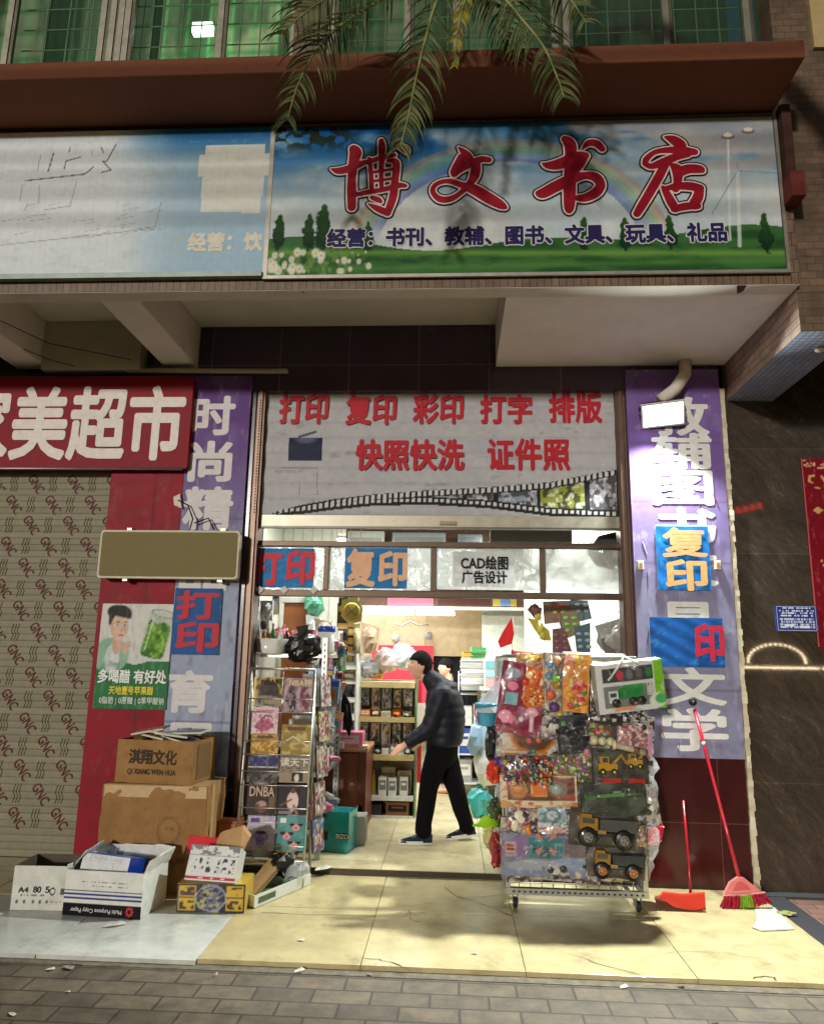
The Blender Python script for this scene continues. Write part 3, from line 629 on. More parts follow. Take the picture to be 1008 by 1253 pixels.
# ---- main signboard
x0, z0, x1, z1 = rect(329, 150, 957, 338, YS)
z0, z1 = 4.290, 5.505
SGN = (x0, z0, x1, z1)
ms = sign('shop_sign', 'wide signboard printed with rainbow, meadow and wind turbines and big red brush characters', 'sign', ((x0 + x1) / 2, YS, z0))
def U_(px, py):
    p = P(px, py, YS); return (p.x - x0) / (x1 - x0), (p.z - z0) / (z1 - z0)
def main_art(u, v):
    a = Art(u, v, (150, 162, 166)); asp = (z1 - z0) / (x1 - x0)
    a.grad((176, 190, 196), (8, 84, 150), .42, 1.0)
    c_ = fbm(u * 5, v * 3.0, 4, 5)
    a.mix(sst(.42, .62, c_) * .85 * (1 - sst(.9, 1.0, v) * .6), (180, 186, 186)); a.mix(sst(.48, .75, fbm(u * 9, v * 7, 8, 4)) * .5, (214, 216, 212))
    a.mix(sst(.30, .55, u) * (1 - sst(.62, .72, u)) * sst(.72, .9, v) * .7, (18, 84, 132))
    dcl = sst(.5, .62, fbm(u * 4 + 3, v * 6, 21)) * sst(.62, .7, v) * sst(.56, .62, u); a.mix(dcl * .8, (168, 160, 156))
    # rainbow
    uc, vc = .475, .06; d = np.sqrt(((u - uc) / .315) ** 2 + ((v - vc) / .80) ** 2)
    for k, col in enumerate([(70, 84, 150), (84, 110, 168), (96, 140, 130), (128, 160, 104), (170, 166, 110), (180, 140, 118)]): a.mix(((d > .84 + k * .032) & (d <= .84 + (k + 1) * .032)) * .46 * sst(.2, .35, v), col)
    # meadow
    hz = .215 + .04 * np.sin(u * 6.0 + 2.4) + .03 * np.sin(u * 15)
    g = v < hz; a.mix(g * 1.0, (62, 104, 58)); a.mix(g * sst(.4, .65, fbm(u * 14, v * 18, 31)) * .6, (24, 62, 34))
    band = np.exp(-((v - (.13 - .05 * (u - .4))) / .022) ** 2); a.mix(g * band * .7, (118, 158, 70)); band = np.exp(-((v - (.035 + .02 * u)) / .02) ** 2); a.mix(g * band * .5, (92, 140, 66))
    # wind turbines
    for (px, top, bot, w) in ((905, 208, 303, .0042), (893, 160, 296, .0024)):
        ua, va = U_(px, top); ub, vb = U_(px + 3, bot); a.line(ua, va, ub, vb, w, (208, 212, 210), .8, asp)
    ua, va = U_(905, 208)
    for dx, dy in ((-.055, -.28), (.075, -.02), (.0, .05)): a.line(ua, va, ua + dx, va + dy, .0013, (120, 128, 130), .7, asp)
    for px, py in ((893, 165), (918, 158)): ua, va = U_(px, py); a.disc(ua, va, .013, .018, (120, 104, 92)); a.disc(ua, va + .012, .009, .014, (200, 200, 196))
    # trees
    for (px, py, s, t) in ((338, 286, 1, 0), (375, 286, 1.0, 0), (393, 280, 1.35, 0), (448, 290, .8, 0), (716, 286, .8, 0), (766, 288, .9, 0), (822, 286, .9, 0), (940, 287, 1.0, 0)):
        ua, va = U_(px, py); a.line(ua, va - .12 * s, ua, va, .0022 * s, (40, 34, 26), 1, asp)
        for k, (dy, r) in enumerate(((-.05, 1), (.0, .9), (.05, .7), (.09, .4))):
            q = 1 + 1.1 * (fbm(u * 110, v * 34, 5) - .5); dd = np.sqrt(((u - ua) / (.0125 * s * r)) ** 2 + ((v - va - dy * s) / (.055 * s * r + .012)) ** 2) * q; a.mix(1 - sst(.85, 1.1, dd), (20 + 8 * k, 52 + 10 * k, 34))
    # overhanging leaves top left
    lf = sst(.46, .56, fbm(u * 60, v * 22, 13)) * sst(.80, .93, v + .1 * (.12 - u)) * (1 - sst(.12, .20, u)); a.mix(lf * .95, (18, 34, 18))
    # flowers
    rr = np.random.RandomState(5)
    gr = sst(.50, .60, fbm(u * 160, v * 30, 17)) * (1 - sst(.08, .22, v)) * (1 - sst(.12, .24, u)); a.mix(gr * .7, (120, 150, 84))
    for k in range(34):
        uu, vv = rr.rand() ** 1.5 * .2 + .006, rr.rand() * .13 + .02; s = .5 + rr.rand() * .8 - uu * 2
        a.disc(uu, vv, .0075 * s, .03 * s, (214, 216, 206), .9, .4); a.disc(uu, vv, .002 * s, .010 * s, (196, 170, 60))
    a.c = np.clip((a.c - 110) * 1.10 + 110, 0, 235)
    return a.c
mb = MB(); mb.box(x0, YS, z0, x1, YS + .028, z1, (60, 60, 62)); mb.paint((x0 + .02, YS - .003, z0 + .02), (x1 - x0 - .04, 0, 0), (0, 0, z1 - z0 - .04), 560, 180, main_art); mb.build('printed_panel', 'banner', ms, world=True)
mb = MB(); fr = (176, 172, 160)
mb.box(x0 - .012, YS - .008, z0 - .006, x0 + .02, YS + .01, z1 + .006, fr); mb.box(x1 - .014, YS - .008, z0 - .006, x1 + .008, YS + .01, z1 + .006, fr); mb.box(x0 + .021, YS - .008, z0 - .006, x1 - .015, YS + .01, z0 + .018, fr); mb.box(x0 + .021, YS - .008, z1 - .012, x1 - .015, YS + .01, z1 + .006, (120, 116, 108)); mb.build('frame', 'alu', ms, world=True)
# brush characters as strokes (pixel centrelines and widths)
BRUSH = []
def zs(ox, oy, k, strokes): 
    for s in strokes: BRUSH.append([(ox + a / k, oy + b / k, w / k) for a, b, w in s])
zs(390, 160, 4.032, [[(62, 190, 6), (95, 200, 34), (140, 192, 40), (190, 172, 40), (228, 158, 26)], [(172, 92, 44), (182, 112, 60), (172, 160, 50), (164, 230, 42), (163, 310, 46), (163, 380, 40)],
  [(236, 158, 26), (300, 138, 26), (372, 122, 22)], [(398, 78, 22), (425, 92, 40), (436, 108, 24)], [(250, 140, 18), (258, 210, 22), (262, 290, 22)],
  [(345, 150, 20), (382, 160, 34), (376, 250, 36), (366, 330, 40), (340, 405, 34)], [(340, 408, 34), (295, 388, 34), (262, 372, 18), (246, 362, 6)], [(308, 52, 26), (312, 90, 34), (308, 200, 24), (310, 296, 20)],
  [(262, 208, 16), (365, 192, 16)], [(262, 252, 16), (365, 238, 16)], [(182, 318, 22), (240, 306, 26), (320, 292, 26), (395, 272, 30), (428, 274, 18)], [(262, 332, 20), (292, 342, 30), (306, 352, 18)]])
zs(390, 160, 4.032, [[(690, 84, 8), (715, 108, 34), (740, 138, 44), (738, 170, 40)], [(700, 130, 30), (690, 175, 56), (672, 205, 48), (664, 222, 20)], [(672, 205, 40), (735, 172, 40), (798, 144, 36), (838, 146, 30)],
  [(775, 165, 44), (770, 215, 50), (748, 258, 36), (700, 308, 26), (650, 338, 32), (600, 340, 34), (566, 312, 26), (566, 280, 24), (600, 256, 24), (650, 252, 28), (710, 272, 36), (765, 292, 56), (830, 330, 58), (890, 364, 48), (918, 380, 22)]])
zs(630, 150, 4.032, [[(246, 84, 36), (270, 110, 58), (274, 170, 56), (270, 260, 58), (268, 350, 58), (266, 420, 48), (266, 442, 20)], [(134, 204, 8), (165, 214, 38), (220, 206, 58), (300, 172, 56), (346, 166, 38)], [(340, 172, 42), (310, 215, 50), (270, 260, 50)],
  [(118, 352, 36), (140, 350, 54), (200, 318, 58), (270, 285, 56), (340, 264, 40), (395, 272, 50), (420, 308, 46), (400, 345, 50), (350, 372, 44), (306, 374, 30), (292, 370, 10)], [(330, 134, 8), (362, 104, 34), (400, 106, 40), (428, 132, 32)]])
zs(630, 150, 4.032, [[(738, 74, 10), (775, 86, 44), (812, 112, 56), (815, 140, 40)], [(640, 205, 28), (648, 180, 30), (690, 148, 26), (760, 138, 34), (830, 142, 46), (884, 148, 34)], [(640, 205, 28), (670, 218, 30), (730, 198, 44), (790, 172, 40), (850, 158, 34)],
  [(742, 200, 40), (715, 255, 44), (670, 335, 44), (625, 410, 42), (600, 452, 36)], [(772, 212, 22), (798, 236, 54), (800, 290, 40), (790, 330, 36)], [(800, 252, 50), (850, 232, 50), (905, 232, 44), (922, 240, 24)],
  [(728, 322, 20), (745, 350, 36), (772, 400, 44), (790, 430, 34)], [(735, 330, 24), (790, 318, 34), (860, 316, 44), (908, 328, 44)], [(908, 328, 40), (900, 370, 50), (880, 408, 46), (902, 416, 26)], [(782, 428, 34), (840, 416, 40), (898, 412, 32)]])
def stroke_field(strokes, gx, gz):
    """signed distance to the union of tapering strokes"""
    D = np.full((len(gz), len(gx)), 9.0); X, Z = np.meshgrid(gx, gz); mp = (P(505, 240, YS) - P(504, 240, YS)).x
    for s in strokes:
        q = [np.array(p) for p in s]; q = [q[0]] + q + [q[-1]]; cl = []
        for i in range(1, len(q) - 2):
            for t in np.linspace(0, 1, 5, endpoint=False):
                cl.append(.5 * ((2 * q[i]) + (-q[i - 1] + q[i + 1]) * t + (2 * q[i - 1] - 5 * q[i] + 4 * q[i + 1] - q[i + 2]) * t * t + (-q[i - 1] + 3 * q[i] - 3 * q[i + 1] + q[i + 2]) * t ** 3))
        cl.append(q[-2]); c3 = [(P(p[0], p[1], YS).x, P(p[0], p[1], YS).z, max(.2, p[2] / 2) * mp) for p in cl]
        for (xa, za, ra), (xb, zb, rb) in zip(c3, c3[1:]):
            m = (gx > min(xa, xb) - .2) & (gx < max(xa, xb) + .2)
            if not m.any(): continue
            i0, i1 = np.where(m)[0][[0, -1]]; XX, ZZ = X[:, i0:i1 + 1], Z[:, i0:i1 + 1]
            dx, dz = xb - xa, zb - za; t = np.clip(((XX - xa) * dx + (ZZ - za) * dz) / (dx * dx + dz * dz + 1e-9), 0, 1)
            d = np.hypot(XX - xa - t * dx, ZZ - za - t * dz) - (ra + (rb - ra) * t); D[:, i0:i1 + 1] = np.minimum(D[:, i0:i1 + 1], d)
    return D
_gx = np.arange(P(392, 200, YS).x, P(880, 200, YS).x, .005); _gz = np.arange(P(600, 285, YS).z, P(600, 155, YS).z, .005)
_SD = stroke_field(BRUSH, _gx, _gz)
def brush(mb, grow, y, col):
    D = _SD - grow; V = []; Fc = []; idx = {}
    def vid(key, x, z):
        if key not in idx: idx[key] = len(V); V.append((x, y, z))
        return idx[key]
    ins = D < 0
    for j in range(len(_gz) - 1):
        act = ins[j, :-1] | ins[j, 1:] | ins[j + 1, :-1] | ins[j + 1, 1:]
        for i in np.where(act)[0]:
            cs = [(i, j), (i + 1, j), (i + 1, j + 1), (i, j + 1)]; poly = []
            for k in range(4):
                (ia, ja), (ib, jb) = cs[k], cs[(k + 1) % 4]; da, db = D[ja, ia], D[jb, ib]
                if da < 0: poly.append(vid((ia, ja), _gx[ia], _gz[ja]))
                if (da < 0) != (db < 0):
                    t = da / (da - db); e = ('e',) + tuple(sorted([(ia, ja), (ib, jb)])); poly.append(vid(e, _gx[ia] + t * (_gx[ib] - _gx[ia]), _gz[ja] + t * (_gz[jb] - _gz[ja])))
            if len(poly) > 2: Fc.append(tuple(poly))
    mb.add(V, Fc, col)
mb = MB(); brush(mb, .022, YS - .006, (20, 22, 26)); mb.build('black_outline', 'satin', ms, world=True)
mb = MB(); brush(mb, .011, YS - .008, (222, 206, 204)); mb.build('white_outline', 'satin', ms, world=True)
mb = MB(); brush(mb, .0, YS - .010, (150, 14, 38)); mb.build('brush_lettering', 'satin', ms, world=True)
xa, za, xb, zb_ = rect(401, 277, 888, 299, YS)
mb = MB(); mb.text('经营：书刊、教辅、图书、文具、玩具、礼品', xa, za, xb, zb_, YS - .006, (206, 206, 208), .10); mb.text('经营：书刊、教辅、图书、文具、玩具、礼品', xa, za, xb, zb_, YS - .010, (36, 32, 84), .04); mb.build('small_lettering', 'satin', ms, world=True)

# ---- faded signboard on the left
lx0, lz0, lx1, lz1 = rect(-260, 156, 327, 331, YS); lz0, lz1 = 4.335, 5.50
fs = sign('shop_sign', 'faded white and blue signboard with peeled lettering, beside the rainbow sign', 'sign', ((lx0 + lx1) / 2, YS, lz0))
def LU(px, py): p = P(px, py, YS); return (p.x - lx0) / (lx1 - lx0), (p.z - lz0) / (lz1 - lz0)
def faded(u, v):
    a = Art(u, v, (224, 234, 238)); asp = (lz1 - lz0) / (lx1 - lx0); q = (u - LU(0, 250)[0]) / (LU(327, 250)[0] - LU(0, 250)[0])
    a.mix(sst(.42, .75, q + .12 * (fbm(u * 9, v * 3, 2) - .5)) * .75, (142, 180, 206)); a.mix(sst(.35, .7, q) * sst(.70, .98, v) * .95, (22, 96, 158)); a.mix(sst(.55, 1.1, 1 - v) * (1 - sst(.3, .7, q)) * .35, (206, 220, 222))
    a.mix(sst(.5, .8, q) * sst(.45, .62, v) * (1 - sst(.68, .74, v)) * .25, (90, 140, 180))
    def W(px0, py0, px1, py1): (c0, d1), (c1, d0) = LU(px0, py0), LU(px1, py1); a.rect(c0, d0, c1, d1, (222, 224, 214), .95)
    W(252, 178, 324, 192); W(244, 190, 331, 214); W(248, 215, 322, 240); W(247, 238, 318, 258); W(296, 256, 318, 261)
    def ln(p, w=.0012, al=.75, col=(70, 64, 60)):
        for (c0, d0), (c1, d1) in zip(p, p[1:]): a.line(*LU(c0, d0), *LU(c1, d1), w, col, al, asp)
    for p in ([(66, 187), (59, 210)], [(86, 180), (85, 186)], [(99, 192), (81, 197)], [(81, 197), (79, 206)], [(142, 177), (131, 197), (126, 197), (136, 208), (124, 211)], [(124, 180), (127, 187)], [(115, 204), (104, 213), (32, 221)]): ln(p, .0016, .8)
    for p in ([(50, 190), (46, 209)], [(94, 222), (86, 252)], [(27, 226), (25, 246)], [(49, 226), (47, 248)], [(86, 252), (54, 257)], [(197, 248), (190, 278), (150, 284), (0, 300)], [(34, 250), (30, 258)], [(112, 184), (113, 190)]): ln(p, .0011, .5, (112, 104, 92))
    rr = np.random.RandomState(3)
    for k in range(26): px, py = rr.randint(0, 185), rr.randint(250, 292); ln([(px, py), (px + rr.randint(8, 26), py - 3)], .0009, .35, (112, 104, 92))
    a.mix((np.abs((u * 220) % 1 - .5) > .46) * .05, (120, 120, 110)); a.blot(40, .64, .74, (190, 184, 166), 7, .2)
    return a.c
mb = MB(); mb.box(lx0, YS, lz0, lx1, YS + .028, lz1, (60, 60, 62)); mb.paint((lx0, YS - .003, lz0), (lx1 - lx0, 0, 0), (0, 0, lz1 - lz0), 520, 150, faded); mb.build('printed_panel', 'banner', fs, world=True)
mb = MB(); mb.box(lx0, YS - .03, lz0 - .04, lx1, YS + .02, lz0 - .002, (128, 140, 134)); mb.box(lx0, YS - .01, lz1 + .002, lx1, YS + .02, lz1 + .02, (60, 52, 48)); mb.build('frame', 'alu', fs, world=True)
mb = MB(); xa, za, xb, zb_ = rect(231, 285, 321, 307, YS); mb.text('经营：饮', xa, za, xb, zb_, YS - .005, (222, 220, 204), .05); mb.build('small_lettering', 'satin', fs, world=True)

# ---- supermarket sign
Yq = 5.90; x0, z0, x1, z1 = rect(-60, 462, 233, 573, Yq); sx0 = -5.6
ss = sign('shop_sign', 'crimson supermarket sign with white block characters above the closed shutter', 'sign', (-4, Yq, z0))
mb = MB(); rc = .10
out = [(sx0, Yq, z0), (x1 - .02, Yq, z0)] + [(x1 + .0 - rc * .3 + rc * .3 * math.cos(a), Yq, z0 + rc * .3 + rc * .3 * math.sin(a)) for a in np.linspace(-math.pi / 2, 0, 5)] + [(x1 - rc * .4 + rc * .4 * math.cos(a), Yq, z1 - rc * .4 + rc * .4 * math.sin(a)) for a in np.linspace(0, math.pi / 2, 5)] + [(sx0, Yq, z1)]
mb.prism(out, (0, .09, 0), (132, 6, 28)); mb.build('sign_face', 'satin', ss, world=True)
mb = MB(); mb.tube([(sx0, Yq - .004, z0 - .004), (x1 - .04, Yq - .004, z0 - .004)], .012, (150, 140, 136), 8); mb.tube([(sx0, Yq - .004, z1 + .004), (x1 - .04, Yq - .004, z1 + .004)], .008, (110, 50, 52), 8); mb.build('frame', 'alu', ss, world=True)
mb = MB(); xa, za, xb, zb_ = rect(-52, 475, 224, 561, Yq); mb.text('家美超市', xa, za, xb, zb_, Yq - .006, (228, 222, 216), .030); mb.build('lettering', 'satin', ss, world=True)
# ---- red column panel
def stripe_art(col, seed, wear=.3):
    def fn(u, v):
        a = Art(u, v, col); a.blot(5, .45, .75, tuple(c_ * .82 for c_ in col), seed, .5, 1, 5); a.mix((np.abs(u - .62) < .006) * .5, tuple(c_ * .6 for c_ in col))
        a.blot(18, .68, .74, (150, 120, 110), seed + 3, wear); return a.c
    return fn
a_, b_ = P(137, 574, 5.97), P(94, 1050, 5.97); c_ = P(228, 574, 5.97)
rp = sign('column_panel', 'plain crimson column panel between the shutter and the purple strip', 'panel', (a_.x, 5.97, ZP))
mb = MB(); xr = -2.324; mb.box(a_.x, 5.972, ZP + .02, xr, 5.998, a_.z, (150, 22, 44)); mb.paint((a_.x, 5.97, ZP + .02), (xr - a_.x, 0, 0), (0, 0, a_.z - ZP - .02), 24, 120, stripe_art((140, 8, 30), 3)); mb.build('sheet', 'satin', rp, world=True)
# ---- purple strips
def purple(top, bot, seed, k0, k1):
    def fn(u, v):
        a = Art(u, v, top); a.grad(bot, top, k0, k1); a.blot(4, .45, .75, (150, 150, 176), seed, .25, 1, 5); a.blot(26, .68, .75, (200, 196, 204), seed + 2, .3); a.blot(9, .60, .8, (80, 60, 90), seed + 4, .3, 1, 3)
        for k in range(1, 6): a.mix((np.abs(v - k / 6.3) < .0016) * .5, (90, 80, 110))
        return a.c
    return fn
Yp = 5.965
zt = P(268, 460, Yp).z; xl, xr = -2.318, -1.775
pl = sign('pillar_sign', 'narrow purple pillar strip with white characters, left of the doorway', 'sign', ((xl + xr) / 2, Yp, ZP))
mb = MB(); mb.box(xl, Yp + .002, .6, xr, 5.999, zt, (110, 90, 140)); mb.paint((xl, Yp, .6), (xr - xl, 0, 0), (0, 0, zt - .6), 40, 200, purple((92, 56, 126), (150, 162, 184), 5, .42, .92)); mb.build('strip', 'banner', pl, world=True)
mb = MB()
for ch, r in (('时', (236, 486, 286, 531)), ('尚', (233, 541, 282, 588)), ('精', (226, 597, 283, 647)), ('品', (222, 680, 276, 722)), ('体', (214, 730, 268, 785)), ('育', (205, 822, 258, 871)), ('用', (202, 886, 256, 928))):
    xa, za, xb, zb_ = rect(*r, Yp); mb.text(ch, xa, za, xb, zb_, Yp - .003, (214, 210, 212), .035)
mb.build('lettering', 'satin', pl, world=True)
zt, zb_ = P(828, 452, Yp).z, P(845, 928, Yp).z; xl, xr = 1.487, 2.266
pr = sign('pillar_sign', 'wide lilac pillar strip with white characters under the floodlight', 'sign', ((xl + xr) / 2, Yp, zb_))
mb = MB(); mb.box(xl, Yp + .002, zb_, xr, 5.999, zt, (130, 110, 170)); mb.paint((xl, Yp, zb_), (xr - xl, 0, 0), (0, 0, zt - zb_), 60, 200, purple((112, 86, 152), (128, 130, 158), 15, .30, .80)); mb.build('strip', 'banner', pr, world=True)
mb = MB(); PR = []
for ch, r in (('教', (799, 487, 865, 532)), ('辅', (799, 531, 869, 573)), ('图', (800, 577, 870, 617)), ('书', (803, 622, 874, 668)), ('文', (806, 672, 876, 716)), ('具', (806, 738, 878, 786)), ('文', (809, 818, 886, 862)), ('学', (811, 868, 888, 918))):
    xa, za, xb, zc = rect(*r, Yp); mb.text(ch, xa, za, xb, zc, Yp - .003, (216, 218, 216), .03)
mb.build('lettering', 'satin', pr, world=True)
mb = MB(); r = random.Random(4)
for k in range(16):
    p = P(r.uniform(785, 885), r.uniform(560, 910), Yp); l = r.uniform(.03, .14); d = r.choice([(0, 0, -l), (l * .3, 0, -l), (-l * .2, 0, -l)]); mb.tube([p + Vector((0, -.004, 0)), p + Vector(d) + Vector((0, -.004, 0))], .0022, r.choice([(50, 40, 40), (120, 40, 60), (180, 176, 180)]), 4)
mb.build('tape_scrap', 'satin', pr, world=True)
# ---- banner on the shop's own roller shutter
Yb = 6.075; x0, z0, x1, z1 = rect(306, 478, 766, 632, Yb); x0, x1 = -1.657, 1.405
bn = sign('print_banner', 'grey white banner with red printing services text and a film strip, above the door', 'sign', ((x0 + x1) / 2, Yb, z0))
def BU(px, py): p = P(px, py, Yb); return (p.x - x0) / (x1 - x0), (p.z - z0) / (z1 - z0)
def ban_art(u, v):
    a = Art(u, v, (176, 177, 181)); asp = (z1 - z0) / (x1 - x0)
    for k in range(9): a.mix(np.exp(-((v - k / 8.2 - .01) / .012) ** 2) * .22, (130, 130, 136))
    a.blot(3, .45, .7, (166, 166, 174), 3, .4, 3, 1); a.blot(20, .7, .76, (120, 110, 100), 5, .3)
    (ua, va), (ub, vb) = BU(352, 563), BU(395, 535); a.rect(ua, va, ub, vb, (26, 32, 62)); a.disc((ua + ub) / 2, vb - .02, .03, .03, (150, 156, 176), .5, .5); a.line(*BU(366, 534), *BU(386, 528), .004, (40, 40, 50), .8, asp)
    for (p, q) in (((344, 572), (388, 572)), ((388, 572), (388, 605)), ((344, 586), (388, 586)), ((340, 605), (390, 605)), ((366, 588), (366, 605))): a.line(*BU(*p), *BU(*q), .0012, (96, 96, 104), .7, asp)
    (ga, gb), (gc, gd) = BU(420, 566), BU(690, 536); a.scribble(ga, gb, gc, gd, 1, (166, 168, 178), 9, .6, 14)
    # film strip: lower and upper edge curves in px
    px = 306 + u * 460; f = np.clip((px - 318) / 448, 0, 1)
    lo = np.interp(px, [318, 360, 400, 450, 520, 600, 680, 766], [630, 627, 622, 617, 615, 619, 628, 631]); hi = np.interp(px, [318, 360, 400, 450, 520, 600, 680, 766], [629, 619, 612, 606, 601, 597, 591, 575])
    vpx = lambda y: np.interp(y, [478, 632], [1, 0]); vl, vh = vpx(lo), vpx(hi)
    ins = (v > vl - .02) & (v < vh) & (px > 322); a.mix(ins * 1.0, (26, 26, 30)); th = vh - vl
    sp = ((px % 7.5) < 4.2); a.mix(ins * sp * ((np.abs(v - (vl + .018)) < .013) | (np.abs(v - (vh - .022)) < .015 * sst(340, 480, px) + .004)), (196, 198, 200))
    cells = [(372, 410, (120, 140, 160)), (412, 440, (160, 156, 120)), (442, 478, (110, 122, 130)), (482, 522, (90, 96, 104)), (526, 568, (150, 160, 156)), (574, 608, (110, 112, 120)), (614, 664, (140, 152, 170)), (668, 724, (140, 146, 60)), (730, 764, (150, 150, 156))]
    for i, (c0, c1, col) in enumerate(cells):
        m = ins & (px > c0) & (px < c1) & (v > vl + .045) & (v < vh - .05); a.mix(m * 1.0, col); a.mix(m * sst(.42, .55, fbm(u * 70, v * 22, 40 + i)) * .8, tuple(c_ * .35 for c_ in col)); a.mix(m * sst(.55, .7, fbm(u * 90, v * 30, 60 + i)) * .8, (214, 216, 214))
    return a.c
wv = lambda u, v: .006 * math.sin(v * 26) - .004 * math.sin(u * 5)
mb = MB(); mb.paint((x0, Yb, z0), (x1 - x0, 0, 0), (0, 0, z1 - z0), 420, 130, ban_art, warp=wv); mb.build('printed_sheet', 'satin', bn, world=True)
mb = MB()
for s, r in (('打印', (343, 483, 401, 518)), ('复印', (424, 484, 484, 519)), ('彩印', (506, 484, 566, 518)), ('打字', (588, 484, 650, 518)), ('排版', (672, 482, 735, 517)), ('快照快洗', (436, 539, 567, 575)), ('证件照', (597, 538, 696, 575))):
    xa, za, xb, zb_ = rect(*r, Yb); mb.text(s, xa, za, xb, zb_, Yb - .013, (176, 30, 46), .035)
mb.build('lettering', 'satin', bn, world=True)
# ---- posters
def poster(name, label, r, Y, fn, nx=30, nz=30, texts=(), fin='satin', side=(200, 200, 200), warp=None):
    t = thing(name, label, 'poster'); m = MB(); x0, z0, x1, z1 = panel(m, *r, Y, fn, .003, side, nx, nz, warp); t.location = ((x0 + x1) / 2, Y, z0); m.build('sheet', fin, t, world=True)
    if texts:
        m = MB()
        for (s, tr, col, bold) in texts: xa, za, xb, zb_ = rect(*tr, Y); m.text(s, xa, za, xb, zb_, Y - .0125, col, bold)
        m.build('lettering', 'satin', t, world=True)
    return t
def blue_art(base=(18, 112, 178), seed=1, white=None, fleck=.2):
    def fn(u, v):
        a = Art(u, v, base); a.blot(4, .4, .8, tuple(c_ * .78 for c_ in base), seed, .6); a.blot(14, .66, .74, (170, 200, 216), seed + 2, fleck)
        if white: a.mix(((u < white[0]) | (u > white[1])) * 1.0, (196, 210, 212))
        return a.c
    return fn
wr = lambda u, v: .0018 * math.sin(u * 17 + v * 9) * math.sin(v * 11)
poster('service_poster', 'blue poster with red characters stuck on the purple strip left of the door', (212, 720, 270, 801), Yp - .012, blue_art((20, 84, 150), 3), texts=(('打', (218, 724, 267, 757), (186, 50, 66), .035), ('印', (217, 762, 266, 797), (186, 50, 66), .035)), warp=wr)
poster('service_poster', 'blue poster with orange characters stuck vertically under the floodlight', (803, 644, 868, 722), Yp - .012, blue_art((22, 112, 188), 5), texts=(('复', (811, 647, 863, 681), (222, 160, 110), .035), ('印', (815, 686, 863, 722), (222, 164, 104), .035)), warp=wr)
poster('service_poster', 'blue poster with one red character at its right end, low on the lilac pillar', (795, 756, 885, 816), Yp - .012, blue_art((24, 88, 164), 8), texts=(('印', (850, 765, 884, 808), (190, 44, 70), .04),), warp=wr)
Yt = YD + .04
poster('service_poster', 'blue poster with red characters in the leftmost transom pane', (306, 671, 384, 719), Yt, blue_art((26, 124, 188), 11), texts=(('打', (310, 675, 344, 715), (206, 56, 70), .04), ('印', (351, 675, 384, 714), (206, 56, 70), .04)), warp=wr)
poster('service_poster', 'blue poster with peach characters in a transom pane', (422, 671, 498, 720), Yt, blue_art((26, 120, 184), 13), texts=(('复', (425, 673, 458, 717), (222, 176, 140), .04), ('印', (464, 676, 497, 716), (222, 176, 140), .04)), warp=wr)
poster('paper_notice', 'pale transom notice in bold black print, CAD on its first line', (554, 675, 629, 718), Yt, lambda u, v: Art(u, v, (206, 212, 214)).blot(5, .5, .7, (186, 194, 196), 3, .6).c, texts=(('CAD绘图', (564, 681, 621, 697), (20, 22, 24), .03), ('广告设计', (565, 699, 620, 714), (20, 22, 24), .03)))
